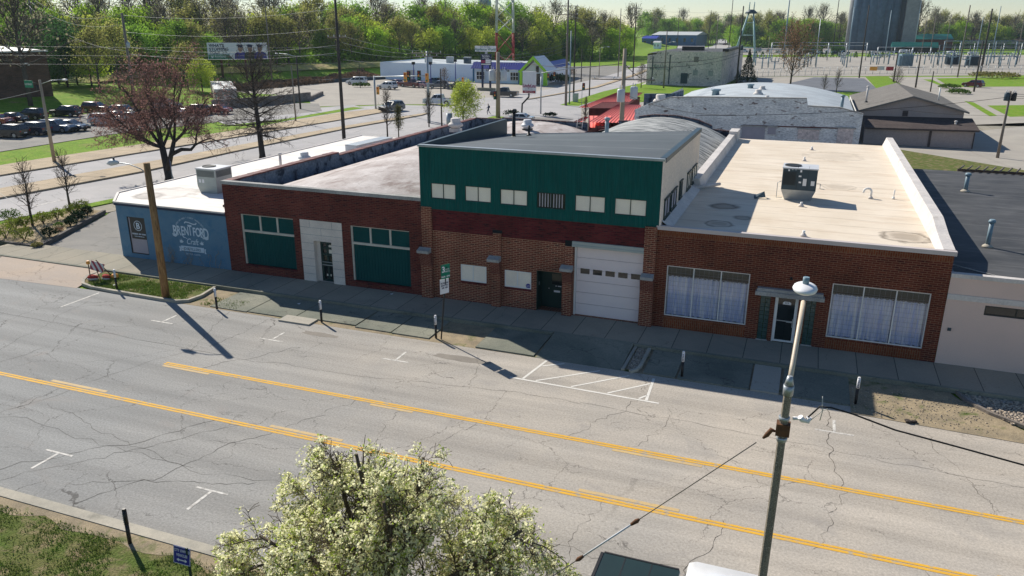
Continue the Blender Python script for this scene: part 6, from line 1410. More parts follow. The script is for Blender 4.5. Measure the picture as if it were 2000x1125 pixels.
pcar('sedan','maroon','dark red car seen from behind on the far road',1417,88,60,g3,name='car')
g4 = 'vehicles on the roads at the right'
pcar('suv','maroon','maroon hatchback standing on the yard footway at the right',1900,170,150,g4)
g5 = 'vehicles parked beyond the substation'
for k, (px, py, kd, cl) in enumerate(((1453,102,'van','white'),(1478,101,'van','silver'),(1500,101,'sedan','black'),(1522,104,'sedan','white'),(1564,105,'sedan','maroon'),(1577,101,'suv','silver'),(1590,107,'sedan','black'),(1601,106,'sedan','silver'),(1613,105,'van','white'),(1632,107,'suv','black'),(1648,106,'pickup','black'),(1700,106,'suv','silver'),(1712,109,'sedan','grey'))):
    pos = ('leftmost of the far row','second in the far row','third in the far row','left of the low hedge','before the tan budding tree','left end of the hedge','before the hedge','beside the white van','tallest before the hedge','right end of the hedge','last before the row of posts','left of the red brick hall','in front of the red brick hall')[k]
    pcar(kd, cl, 'distant %s %s parked beyond the substation, %s' % (cl, {'van':'van','sedan':'saloon','suv':'SUV','pickup':'pickup'}[kd], pos), px, py, (10,190,100)[k%3], g5, lights=False)
# pedestrian
def person(name, label, loc, rz, pts, edges, rad, parts):
    t = thing(name, label, 'person', loc, rz)
    me = bpy.data.meshes.new('figure'); me.from_pydata(pts, edges, []); me.update()
    o = bpy.data.objects.new('figure', me); COL.objects.link(o)
    m = o.modifiers.new('skin', 'SKIN'); 
    for i, rr in enumerate(rad): me.skin_vertices[0].data[i].radius = (rr, rr)
    me.skin_vertices[0].data[0].use_root = True
    s = o.modifiers.new('sub', 'SUBSURF'); s.levels = 1; s.render_levels = 1
    bpy.context.view_layer.update()
    m2 = bpy.data.meshes.new_from_object(o.evaluated_get(bpy.context.evaluated_depsgraph_get())); bpy.data.objects.remove(o)
    m2.materials.clear()
    for x in parts: m2.materials.append(x[0])
    for p in m2.polygons:
        c = p.center
        for k, (_, f) in enumerate(parts):
            if f(c): p.material_index = k; break
        p.use_smooth = True
    b = bpy.data.objects.new('body', m2); COL.objects.link(b); b.parent = t
    return t
q = at(954, 224, .02)
pts = [(0,0,.95),(0,0,1.15),(0,0,1.42),(0.02,0,1.52),(.04,0,1.66),(.05,0,1.75), (.02,.10,.92),(.20,.11,.52),(.12,.11,.10),(.24,.11,.05), (-.02,-.10,.92),(-.06,-.11,.50),(-.32,-.11,.16),(-.24,-.11,.06), (0,.20,1.40),(-.10,.26,1.12),(.06,.25,.92),(.13,.24,.85), (0,-.20,1.40),(.12,-.26,1.14),(.30,-.24,1.02),(.37,-.22,.99)]
edges = [(0,1),(1,2),(2,3),(3,4),(4,5),(0,6),(6,7),(7,8),(8,9),(0,10),(10,11),(11,12),(12,13),(2,14),(14,15),(15,16),(16,17),(2,18),(18,19),(19,20),(20,21)]
rad = [.15,.14,.15,.06,.105,.08,.10,.07,.05,.045,.10,.07,.05,.045,.07,.05,.04,.04,.07,.05,.04,.04]
MAT['jeans'] = M('blue_jeans', (.03,.05,.10), (.025,.04,.085)); MAT['jacket'] = M('dark_blue_jacket', (.05,.07,.12), (.04,.06,.10))
pd = person('person', 'person in dark blue clothes walking across the crossing', (q.x,q.y,.02), R_(200), pts, edges, rad, [(MAT['black'], lambda c: c.z < .08), (MAT['jeans'], lambda c: c.z < .93 and abs(c.y) < .2), (MAT['skin'], lambda c: c.z > 1.50 and c.x > .03 or c.z < .95), (MAT['bark_d'], lambda c: c.z > 1.6), (MAT['jacket'], lambda c: True)])
mb = MB(); mb.blob((-.17,0,1.25), .10, .15, .22, 8, 6); mb.build('backpack', MAT['black'], pd, world=False)
# ------------------------------------------------------------------ trees
def branch(mb, tips, p, d, L, r, lvl, C, rng):
    segs = C['segs'][lvl]; pts = [Vector(p)]; rs = [r]; d = Vector(d).normalized(); q = Vector(p); last = lvl == C['levels']-1
    for k in range(segs):
        if 'bound' in C and not C['bound'](q):
            rs[-1] = C['rmin']
            if len(rs) > 1: rs[-2] *= .6
            break
        wob = C['wob'][lvl]
        d = (d+Vector((rng.gauss(0,wob),rng.gauss(0,wob),rng.gauss(0,wob)+C['up'][lvl]))).normalized()
        q = q+d*(L/segs); pts.append(q.copy()); rs.append(max(C['rmin'], r*(1-(k+1)/segs*(1-C['tap'][lvl]))))
        if not last:
            u = (k+1)/segs
            if u >= C['first'][lvl]:
                for _ in range(C['kids'][lvl]):
                    a = rng.uniform(0, 6.283); ang = R_(rng.uniform(*C['ang'][lvl])); o = d.orthogonal().normalized(); o2 = d.cross(o)
                    nd_ = d*math.cos(ang)+(o*math.cos(a)+o2*math.sin(a))*math.sin(ang)
                    ll = L*rng.uniform(*C['len'][lvl])*(1-C['short'][lvl]*u)
                    branch(mb, tips, pts[-1].lerp(pts[-2], rng.uniform(0,.6)), nd_, ll, max(C['rmin'], rs[-1]*rng.uniform(.45,.7)), lvl+1, C, rng)
        if lvl >= C['leaf_lvl']: tips.append((q.copy(), lvl))
    if len(pts) > 1 and not (C.get('bound') and len(pts) < 4 and lvl < 2): mb.tube(pts, rs, C['sides'][lvl], 1 if lvl >= C.get('twig_lvl', 9) else 0, cap=(lvl == 0))
def ctree(**k):
    C = dict(levels=4, segs=(5,4,3,2), wob=(.05,.12,.18,.22), up=(.04,.06,.03,.0), tap=(.35,.3,.3,.4), first=(.35,.3,.3,0), kids=(3,2,2,0), ang=((30,60),(30,60),(30,65),(0,0)), len=((.55,.75),(.5,.7),(.45,.65),(0,0)), short=(.35,.3,.3,0), sides=(10,6,4,3), rmin=.012, leaf_lvl=2)
    C.update(k); return C
# big budding tree between pavement and road
def place_px(px, py): q = at(px, py, 0); return (q.x, q.y, 0)
loc = place_px(331, 352)
t = thing('tree', 'big spreading tree with reddish-brown buds and forked dark trunk by the west road', 'tree', loc)
rng = random.Random(21); mb = MB(); tips = []
C = ctree(levels=5, segs=(4,5,4,3,2), wob=(.05,.13,.2,.25,.3), up=(.0,.05,.03,.0,.0), tap=(.8,.35,.3,.4,.5), first=(.75,.35,.25,.2,0), kids=(0,2,2,3,0), ang=((0,0),(28,58),(30,65),(30,75),(0,0)), len=((.5,.6),(.40,.60),(.42,.65),(.4,.65),(0,0)), short=(.1,.25,.3,.3,0), sides=(12,7,4,3,3), rmin=.011, leaf_lvl=3, twig_lvl=3)
mb.tube([(0,0,-.1),(0,0,.3),(-.25,.1,1.5),(-.5,.2,3.0)], [.48,.36,.31,.28], 12)
for d, L, r in (((-.75,-.25,.9),6.6,.17),((-.25,.4,1.2),7.2,.16),((.05,-.3,1.3),7.2,.15),((.30,.45,1.3),6.9,.14),((-.9,.45,.55),6.2,.15),((-.55,-.85,.6),5.8,.14),((-.95,-.1,.15),5.4,.11),((-.7,.75,.2),5.0,.10),((-.2,-1,.25),4.8,.10)): branch(mb, tips, (-.5,.2,2.9), d, L, r, 1, C, rng)
pf_ = [(-.02,0,1.0),(.65,-.1,2.3),(1.3,-.2,3.6)]; mb.tube(pf_, [.26,.21,.18], 10)
for d, L, r in (((.45,.1,1.1),5.8,.13),((.8,.55,.75),5.2,.13),((.9,-.3,.65),4.8,.12),((.25,-.55,1.1),5.6,.11)): branch(mb, tips, (1.3,-.2,3.55), d, L, r, 1, C, rng)
mb.tube([(.75,-.1,2.45),(1.7,.2,2.9),(2.6,.4,2.9),(3.1,.5,3.4)], [.2,.17,.14,.11], 8); branch(mb, tips, (3.1,.5,3.4), (.4,.1,1), 3.6, .11, 2, C, rng); branch(mb, tips, (3.0,.5,3.3), (.9,.3,.5), 3.2, .09, 2, C, rng)
MAT['twig_red'] = M('reddish_twigs', (.20,.115,.095), (.14,.08,.07), 2, .95, .1)
mb.build('trunk', [MAT['bark_d'], MAT['twig_red']], t, world=False)
MAT['buds'] = foliage('reddish_buds', (.46,.25,.21), (.34,.18,.15), .35, .0, .5)
lf = MB()
for p, lv in tips:
    if rng.random() < (.55 if p.z > 3.4 else .12): lf.leaf(p+Vector((rng.gauss(0,.12),rng.gauss(0,.12),rng.gauss(0,.12))), rng.uniform(.09,.18), rng)
lf.build('crown', MAT['buds'], t, world=False)
print('budding tree', len(mb.f), len(lf.f))
# bare pyramidal tree
loc = place_px(513, 309)
t = thing('tree', 'bare pyramidal tree with straight dark trunk and drooping lower limbs', 'tree', loc)
rng = random.Random(8); mb = MB(); tips = []
H = 12.2
mb.tube([(0,0,-.1),(0,0,.4),(-.1,0,3),(-.25,0,6),(-.32,0,8.2),(-.35,0,H*.86)], [.40,.32,.26,.18,.10,.04], 12)
C = ctree(levels=4, segs=(1,5,4,3), wob=(0,.07,.14,.2), up=(0,.015,.0,.0), tap=(1,.25,.3,.4), first=(0,.2,.2,0), kids=(0,2,2,0), ang=((0,0),(22,50),(25,60),(0,0)), len=((0,0),(.30,.50),(.4,.60),(0,0)), short=(0,.35,.2,0), sides=(8,5,3,3), rmin=.012, leaf_lvl=3, twig_lvl=2)
for k in range(46):
    u = (k/46)**.9; z = 2.4+(H-5.2)*u; a = k*2.4+rng.uniform(-.3,.3); el = -6+60*u**.8+rng.uniform(-9,9); L = (4.9*(1-u*.42)+.2)*rng.uniform(.78,1.05)
    branch(mb, tips, (-.35*z/H,0,z), (math.cos(a)*math.cos(R_(el)),math.sin(a)*math.cos(R_(el)),math.sin(R_(el))), L, .06*(1-u)+.032, 1, C, rng)
mb.build('trunk', [MAT['bark_d'], MAT['twig']], t, world=False)
print('bare', len(mb.f))
MAT['bark_l'] = M('mossy_brown_bark', (.15,.115,.08), (.09,.075,.055), 2, .95, .1, vs=(3,3,.7), fs=8, fine=.3)
# flowering crab apple in the foreground
t = thing('tree', 'white-blossoming crab apple tree in the foreground', 'tree', (-7.55,12.6,.12))
rng = random.Random(31); mb = MB(); tips = []
C = ctree(levels=4, segs=(5,4,4,3), wob=(.08,.15,.22,.28), up=(.03,.0,-.03,-.05), tap=(.45,.35,.35,.5), first=(.3,.25,.2,0), kids=(2,2,3,0), ang=((25,55),(30,65),(30,75),(0,0)), len=((.42,.62),(.42,.62),(.4,.65),(0,0)), short=(.3,.25,.2,0), sides=(8,6,4,3), rmin=.007, leaf_lvl=2)
def inb(p): p = p+Vector((-7.55,12.6,.12)); return ((p.x+7.75)/4.15)**2+((p.y-12.9)/3.2)**2+((p.z-2.35)/2.25)**2+.35*mnoise.noise(p*.9) < 1.0
C['bound'] = inb
mb.tube([(0,0,-.1),(.02,0,.5),(0,.02,1.05)], [.20,.16,.15], 12)
for d, L, r in (((-.75,.15,1.0),3.5,.085),((-1,-.1,.6),3.5,.075),((-.3,.35,1.1),3.7,.085),((.05,-.2,1.1),3.5,.075),((.35,.25,1.15),3.9,.08),((.85,.1,.9),3.7,.085),((1.0,.35,.62),3.1,.06),((-.5,-.75,.7),3.0,.06),((.45,-.75,.75),3.0,.06),((-.2,.95,.65),2.9,.06),((-1,.45,.4),3.3,.06),((.6,.75,.7),2.9,.06)): branch(mb, tips, (0,.02,1.0+rng.uniform(-.2,.05)), d, L, r, 0, C, rng)
mb.build('trunk', MAT['bark_l'], t, world=False)
MAT['blossom'] = foliage('white_blossom', (.95,.92,.70), (.86,.86,.46), .55, .0, 3)
MAT['young_leaf'] = foliage('young_green_leaves', (.30,.42,.05), (.40,.48,.09), .55, .0, 2)
fl, lf = MB(), MB()
sub = tips
for p, lv in sub:
    if p.z < 1.2 or rng.random() < .58 or mnoise.noise(p*1.5+Vector((3,0,1))) < -.30: continue
    q = p+Vector((rng.gauss(0,.05),rng.gauss(0,.05),rng.gauss(0,.04)))
    if rng.random() < .88+.3*mnoise.noise(q*1.1):
        for _ in range(rng.randint(6,12)): fl.leaf(q+Vector((rng.gauss(0,.040),rng.gauss(0,.040),rng.gauss(0,.034))), rng.uniform(.045,.080), rng, 0, .9)
    for _ in range(rng.randint(0,3)): lf.leaf(q+Vector((rng.gauss(0,.065),rng.gauss(0,.065),rng.gauss(0,.06))), rng.uniform(.06,.11), rng, 0, .5)
fl.build('blossom', MAT['blossom'], t, world=False); lf.build('crown', MAT['young_leaf'], t, world=False)
print('crab', len(mb.f), len(fl.f), len(lf.f), min(p.x for p,_ in tips), max(p.x for p,_ in tips), max(p.z for p,_ in tips))

# generic small / distant trees ------------------------------------------------
def small_tree(name, label, loc, h, spread, leafmat, nleaf, lsize, seed, rz=0, shape='round', group=None, trunkmat='bark', kids=3, cat='tree', buds=True):
    t = thing(name, label, cat, loc, rz, group); rng = random.Random(seed); mb = MB(); tips = []
    C = ctree(levels=3, segs=(1,4,3), wob=(0,.10,.2), up=(0,.06,.03), tap=(1,.3,.4), first=(0,.25,0), kids=(0,kids,0), ang=((0,0),(25,50),(0,0)), len=((0,0),(.4,.65),(0,0)), short=(0,.2,0), sides=(6,4,3), rmin=.012*h/5, leaf_lvl=1)
    r0 = .018*h
    mb.tube([(0,0,-.05),(0,0,h*.3),(.02*h,0,h*.65),(.01*h,0,h*.95)], [r0*1.2,r0,r0*.6,r0*.2], 6)
    n = 22
    for k in range(n):
        u = k/n; z = h*(.25+.68*u); a = k*2.4+rng.uniform(-.4,.4)
        if shape == 'column': L, el = spread*(1-.4*u), 62+20*u
        elif shape == 'vase': L, el = spread*(1.15-.3*u), 42+35*u
        else: L, el = spread*(1.0-.55*abs(u-.3)), 18+50*u
        branch(mb, tips, (.02*h*u,0,z), (math.cos(a)*math.cos(R_(el)),math.sin(a)*math.cos(R_(el)),math.sin(R_(el))), L, r0*.4*(1-.5*u), 1, C, rng)
    mb.build('trunk', MAT[trunkmat], t, world=False)
    if leafmat:
        lf = MB()
        for _ in range(nleaf):
            p, lv = rng.choice(tips); lf.leaf(p+Vector((rng.gauss(0,lsize),rng.gauss(0,lsize),rng.gauss(0,lsize))), lsize*rng.uniform(.6,1.3), rng)
        lf.build('crown', MAT[leafmat], t, world=False)
    return t
MAT['lf_yellow'] = foliage('yellow_green_leaves', (.52,.58,.11), (.42,.52,.08), .5, .1, .8)
MAT['lf_olive'] = foliage('olive_bronze_leaves', (.22,.19,.06), (.17,.17,.05), .3, .15, .8)
MAT['lf_tan'] = foliage('tan_orange_buds', (.36,.22,.13), (.28,.18,.11), .25, .1, .8)
MAT['lf_dark'] = foliage('dark_evergreen_leaves', (.018,.045,.022), (.03,.065,.025), .15, .15, .8)
MAT['lf_pink'] = foliage('pale_pink_blossom', (.42,.34,.30), (.34,.28,.25), .2, .1, .8)
small_tree('tree', 'small round yellow-green tree beside the crossing', place_px(905,249), 4.9, 2.7, 'lf_yellow', 6000, .20, 41)
small_tree('tree', 'slim olive-bronze columnar tree behind the bright white roof', place_px(779,272), 4.0, 1.0, 'lf_olive', 1500, .13, 42, shape='column')
small_tree('sapling', 'bare slender sapling beside the olive columnar tree', place_px(757,268), 5.6, 1.3, None, 0, .1, 43, shape='vase')
small_tree('sapling', 'bare sapling standing left of the signal mast', place_px(838,248), 4.6, 1.2, None, 0, .1, 44, shape='vase')
small_tree('sapling', 'left bare reddish sapling in the planting bed', (-50.3,38.3,.2), 4.3, 1.0, 'buds', 250, .05, 45, shape='vase')
small_tree('sapling', 'right bare sapling at the back of the planting bed', (-52.6,43.4,.2), 4.0, 1.1, 'buds', 120, .05, 46, shape='vase')
small_tree('tree', 'tan-orange budding multi-stemmed tree behind the silver vault', place_px(1543,172), 10.0, 6.4, 'lf_tan', 3600, .30, 47, shape='vase')
small_tree('sapling', 'thin bare sapling on the lawn by the dark lot', place_px(1633,182), 4.4, 1.3, None, 0, .1, 48, shape='vase')
small_tree('sapling', 'thin bare sapling at the left edge of the dark lot', place_px(1608,184), 3.4, 1.2, None, 0, .1, 49, shape='vase')
small_tree('shrub', 'bare leaning shrub on the lawn behind the gable roof', place_px(1748,180), 4.2, 1.9, 'lf_tan', 120, .12, 50, shape='vase', cat='shrub')
small_tree('shrub', 'bare upright shrub against the red roofed restaurant', place_px(1142,252), 4.2, 1.0, 'lf_olive', 120, .1, 51, shape='column', cat='shrub')
small_tree('tree', 'pale blossoming young tree by the block warehouse', place_px(1252,172), 5.0, 1.6, 'lf_pink', 700, .18, 52)
small_tree('tree', 'pale flowering tree between the parked vehicles of the store lot', place_px(868,173), 4.0, 1.5, 'lf_pink', 700, .16, 53)
def conifer(label, loc, h, w_, seed):
    t = thing('conifer', label, 'tree', loc); rng = random.Random(seed); mb = MB(); mb.tube([(0,0,0),(0,0,h)], [.02*h,.004*h], 6); mb.build('trunk', MAT['bark_d'], t, world=False)
    lf = MB()
    for _ in range(2600):
        u = rng.random()**.7; z = h*(.06+.94*(1-u)); rr = w_*u*rng.uniform(.45,1.0)*(1+.15*math.sin(z*5)); a = rng.uniform(0,6.283)
        lf.leaf((rr*math.cos(a),rr*math.sin(a),z-.15*rr), .055*h*rng.uniform(.5,1.1), rng, 0, .45)
    lf.build('crown', MAT['lf_dark'], t, world=False); return t
conifer('dark conical conifer right of the block warehouse', place_px(1459,160), 8.2, 2.6, 61)
for k, (px, py, s, l) in enumerate(((1440,162,3.2,'dark rounded evergreen shrub at the warehouse corner'),(1472,165,2.4,'dark low evergreen shrub right of the conifer'))): conifer(l, place_px(px,py), s, 1.6, 70+k)
# shrubs in the planting bed
def shrub(label, x, y, z, r, h, mat, n, seed, twigs=True, group=None, ls=.09):
    t = thing('shrub', label, 'shrub', (x,y,z), 0, group); rng = random.Random(seed)
    if twigs:
        mb = MB()
        for k in range(14):
            a = rng.uniform(0,6.28); mb.tube([(0,0,0),(math.cos(a)*r*.4,math.sin(a)*r*.4,h*.5),(math.cos(a)*r*.8,math.sin(a)*r*.8,h*rng.uniform(.75,1.0))], [.022,.014,.006], 4)
        mb.build('stems', MAT['twig'], t, world=False)
    lf = MB()
    for _ in range(n):
        a = rng.uniform(0,6.28); u = rng.uniform(-.55,1); c = math.sqrt(max(0,1-u*u)); q = rng.uniform(.55,1.05)*(1+.18*math.sin(3*a+seed)); lf.leaf((r*c*q*math.cos(a),r*c*q*math.sin(a),h*(.5+.5*u*q)), ls*rng.uniform(.6,1.3), rng)
    lf.build('foliage', MAT[mat], t, world=False); return t
MAT['lf_spring'] = foliage('spring_yellow_green', (.24,.27,.045), (.16,.21,.035), .3, .2, 1.5)
MAT['lf_green'] = foliage('mid_green_leaves', (.07,.14,.025), (.11,.18,.035), .3, .2, 1.5)
gs = 'shrubs in the kerbed planting bed'
for k, (px, py, r, h, m_, l) in enumerate(((97,463,.75,1.0,'lf_dark','dark rounded evergreen shrub nearest the bed corner'),(138,442,.60,.95,'lf_dark','dark evergreen shrub in the middle of the kerbed edge'),(152,432,.70,1.05,'lf_dark','dark evergreen shrub behind the middle one'),(171,421,.65,1.05,'lf_dark','dark evergreen shrub near the far end of the bed'),(48,470,1.0,1.3,'lf_spring','yellow-green leafy shrub at the front of the bed'),(12,465,1.1,1.4,'lf_spring','yellow-green shrub beside the left frame edge'),(30,448,.95,1.2,'lf_spring','yellow-green shrub behind the front ones at left'),(50,444,.85,1.2,'lf_spring','loose yellow-green shrub left of the reddish sapling'),(85,437,.85,1.2,'lf_spring','loose yellow-green shrub right of the reddish sapling'),(112,430,.85,1.2,'lf_spring','loose yellow-green shrub in the middle of the bed'),(142,421,.85,1.2,'lf_spring','bushy yellow-green shrub toward the far end of the bed'),(160,412,.95,1.2,'lf_spring','farthest yellow-green shrub of the bed'),(20,430,1.0,1.1,'lf_green','green shrub on the road side at the left'),(115,452,.45,.35,'lf_tan','low tan grassy clump near the kerbed edge'),(72,482,.5,.4,'lf_olive','low olive clump at the front corner of the bed'),(115,443,.5,.45,'lf_green','low green clump in the middle of the bed'))):
    q = at(px, py, .2); shrub(l, q.x, q.y, .2, r*.68, h*.72, m_, 700 if h > .5 else 260, 80+k, h > .5, gs, .10)
shrub('dark low evergreen shrubs under the loop-post restaurant sign', *at(1075,228,0).xy, 0, 1.1, .7, 'lf_dark', 500, 97, False, None, .2)
shrub('two dark mounded shrubs by the white saloon', *at(1000,226,0).xy, 0, 1.3, .9, 'lf_dark', 500, 98, False, None, .2)
for k, (px, py, l) in enumerate(((1853,172,'left mounded green shrub on the yard footway'),(1873,183,'right mounded green shrub on the yard footway'))): shrub(l, *at(px,py,0).xy, 0, 2.2, 1.0, 'lf_green', 700, 110+k, False, None, .35)
shrub('long olive hedge on the lawn before the substation fence', *at(1945,152,0).xy, 0, 6, 1.6, 'lf_olive', 900, 113, False, None, .6)
for k in range(4): shrub(('round clipped bush beside the white van','second clipped bush right of the white van','third clipped bush right of the white van','fourth clipped bush right of the white van')[k], *at(694+8*k,170,0).xy, 0, .75, 1.0, 'lf_green', 250, 120+k, False, 'clipped bushes in the store lot', .25)
shrub('dark evergreen hedge along the side wall of the appliance store', *at(1088,162,0).xy, 0, 3.0, 2.2, 'lf_dark', 900, 131, False, None, .5)
shrub('reddish-pink shrub at the back corner of the appliance store', *at(1108,150,0).xy, 0, 2.2, 2.6, 'lf_pink', 600, 132, False, None, .4)
# ------------------------------------------------------------------ woods
def wood_tree(name, label, cat, group, h, w_, leafmat, nleaf, ls, seed, bare=False, base=.28):
    t = thing(name, label, cat, (0,0,0), 0, group); rng = random.Random(seed); mb = MB(); r0 = .017*h; tips = []
    mb.tube([(0,0,-1.0),(0,0,h*.25),(.01*h,0,h*.5),(.0,.01*h,h*.8)], [r0*1.3,r0,r0*.7,r0*.25], 5)
    C = ctree(levels=3, segs=(1,4,3), wob=(0,.12,.2), up=(0,.07,.04), tap=(1,.3,.4), first=(0,.3,0), kids=(0,3 if bare else 2,0), ang=((0,0),(22,48),(0,0)), len=((0,0),(.4,.65),(0,0)), short=(0,.2,0), sides=(5,4,3), rmin=.045 if bare else .04, leaf_lvl=1)
    for k in range(26 if bare else 11):
        u = (k+.5)/(26 if bare else 11); z = h*(base+.5*u); a = k*2.4+rng.uniform(-.4,.4); el = 30+45*u
        branch(mb, tips, (0,0,z), (math.cos(a)*math.cos(R_(el)),math.sin(a)*math.cos(R_(el)),math.sin(R_(el))), min(w_*1.05, (h-z)*.95)*rng.uniform(.75,1.1), r0*.45*(1-.5*u), 1, C, rng)
    mb.build('trunk', MAT['twig' if bare else 'bark'], t, world=False)
    lf = MB()
    if bare:
        for p, lv in tips:
            for _ in range(max(1, nleaf//max(1, len(tips)))): lf.leaf(p+Vector((rng.gauss(0,.35),rng.gauss(0,.35),rng.gauss(0,.35))), ls*rng.uniform(.5,1.2), rng)
    else:
        lobes = []
        for _ in range(34):
            a = rng.uniform(0,6.28); u = rng.uniform(-.8,1); c = math.sqrt(1-u*u)*rng.uniform(.35,.85); lobes.append(((w_*c*math.cos(a), w_*c*math.sin(a), h*(.54+.36*u)), w_*rng.uniform(.22,.44)))
        for k in range(nleaf):
            (cx_,cy_,cz_), rr = lobes[k % len(lobes)]; d = Vector((rng.gauss(0,1),rng.gauss(0,1),rng.gauss(0,1))).normalized()*rr*min(1.7,abs(rng.gauss(.85,.32)))
            lf.leaf((cx_+d.x,cy_+d.y,cz_+d.z*.85), ls*rng.uniform(.55,1.25), rng)
    lf.build('crown', MAT[leafmat], t, world=False)
    return t
MAT['w_bright'] = foliage('bright_spring_foliage', (.34,.50,.045), (.23,.40,.035), .55, .2, .35)
MAT['w_lime'] = foliage('yellowish_spring_foliage', (.47,.53,.075), (.37,.46,.06), .55, .2, .35)
MAT['w_mid'] = foliage('mid_green_foliage', (.24,.40,.05), (.17,.31,.04), .5, .25, .35)
MAT['w_dark'] = foliage('deep_green_foliage', (.07,.16,.045), (.045,.11,.035), .4, .25, .35)
MAT['w_olive'] = foliage('olive_budding_foliage', (.42,.42,.12), (.33,.34,.10), .5, .2, .35)
MAT['w_grey'] = foliage('grey_budding_twigs', (.36,.34,.21), (.27,.26,.16), .45, .2, .35)
gw_ = 'trees of the wood behind the stores'
KINDS = [
 ('leafy_tree', 'bright green spring tree in the wood behind the stores', 13.5, 6.0, 'w_bright', 4600, .52, False),
 ('leafy_tree', 'yellow-green budding tree in the wood behind the stores', 12.5, 5.6, 'w_lime', 4300, .50, False),
 ('leafy_tree', 'mid green tree in the wood behind the stores', 13.0, 6.0, 'w_mid', 4600, .52, False),
 ('leafy_tree', 'deep green dense tree in the wood behind the stores', 11.0, 5.6, 'w_dark', 4600, .52, False),
 ('bare_tree', 'tall bare grey tree rising out of the wood behind the stores', 16.0, 5.5, 'w_grey', 900, .42, True),
 ('budding_tree', 'olive budding tree in the wood behind the stores', 14.5, 6.0, 'w_olive', 3600, .44, True),
]
protos = [wood_tree(n, l, 'tree', gw_, h, w_, lm, nl, ls, 200+i*7, br) for i, (n,l,h,w_,lm,nl,ls,br) in enumerate(KINDS)]
LB2 = ['bright green spring tree on the far skyline at right','yellow-green tree on the far skyline at right','mid green tree on the far skyline at right','deep green tree on the far skyline at right','tall bare grey tree on the far skyline at right','olive budding tree on the far skyline at right']
used = set()
def put(kind, px, d, scale, far=False, rng=random):
    dd = _ray(px, 48); dd = Vector((dd.x,dd.y,0)).normalized(); p = dd*d
    if kind in used: o = copy_tree(protos[kind])
    else: o = protos[kind]; used.add(kind)
    o.location = (p.x, p.y, land_z(p.x,p.y)); s = scale; sq = rng.uniform(.9,1.2); o.scale = (s*sq,s*sq,s); o.rotation_euler = (0,0,rng.uniform(0,6.28))
    if far: o['label'] = LB2[kind]; o['group'] = 'trees on the far skyline'
def dtab(px):
    T_ = ((-150,220),(0,215),(300,212),(450,222),(600,236),(800,262),(1000,300),(1200,345),(1238,380),(1246,640),(1425,650),(1435,560),(2200,640))
    for (a,b),(c,d) in zip(T_, T_[1:]):
        if a <= px <= c: return b+(d-b)*(px-a)/(c-a)
    return T_[-1][1]
rng = random.Random(77)
WT = {0: (4,3,2,.6,2.2,2.8), 1: (3,2.4,1.6,1.0,2.4,2.8), 2: (2.6,2.4,1.0,.3,4.4,3.4), 3: (1.6,1.4,.8,.1,5,3.4)}
for row, (n, off) in enumerate(((44,0),(42,11),(38,24),(30,42))):
    for k in range(n):
        px = -90+1330*(k+rng.uniform(.15,.85))/n
        kd = rng.choices(range(6), WT[row])[0]; d = dtab(px)+off+rng.uniform(-4,6)
        f = d/230; s = (.74+.12*rng.random()+.15*row)*(1.0+.25*(f-1))
        if px < 130: s *= .95
        put(kd, px, d, s*rng.uniform(.85,1.12), False, rng)
for row, (n, off) in enumerate(((48,0),(44,26),(36,60))):
    for k in range(n):
        px = 1255+800*(k+rng.uniform(.1,.9))/n
        if 1655 < px < 1760 and row == 2: continue
        kd = rng.choices(range(6), (2,1.2,3,1.6,2.4,2.6) if px < 1640 else (.6,.3,2.2,3.4,2.6,3))[0]
        put(kd, px, dtab(px)+off+rng.uniform(-8,8), (1.2+.16*row)*rng.uniform(.8,1.15), True, rng)
# one solitary bare tree beside the grain elevator, and the dark spruces at the school corner
o = copy_tree(protos[4]); p = Vector((_ray(1795,48).x,_ray(1795,48).y,0)).normalized()*560; o.location = (p.x,p.y,0); o.scale = (1.75,)*3; o['label'] = 'solitary bare tree standing right of the grain elevator'; o['group'] = 'trees on the far skyline'
for k, (px, d, s, l) in enumerate(((112,178,1.0,'dark dense tree at the corner of the school'),(95,190,1.15,'dark dense tree behind the school roof corner'),(132,184,.85,'dark dense tree right of the school corner'))):
    o = copy_tree(protos[3]); dd = _ray(px,48); p = Vector((dd.x,dd.y,0)).normalized()*d; o.location = (p.x,p.y,land_z(p.x,p.y)); o.scale = (s,)*3; o['label'] = l; o['group'] = 'dark trees at the school corner'
for k, (px, d, kd, s, l) in enumerate(((175,165,5,.75,'olive budding tree on the hill behind the big budding tree'),(215,172,5,.8,'olive budding tree on the hill left of the billboard'),(380,176,1,.55,'low yellow-green tree on the hill below the billboard'),(352,182,5,.62,'olive budding tree just left of the billboard'),(30,150,4,1.25,'tall bare tree rising behind the school roof'),(160,178,1,.8,'yellow-green tree at the top of the grassy hill'))):
    o = copy_tree(protos[kd]); dd = _ray(px,48); p = Vector((dd.x,dd.y,0)).normalized()*d; o.location = (p.x,p.y,land_z(p.x,p.y)); o.scale = (s,)*3; o['label'] = l; o['group'] = 'trees on the grassy hill'
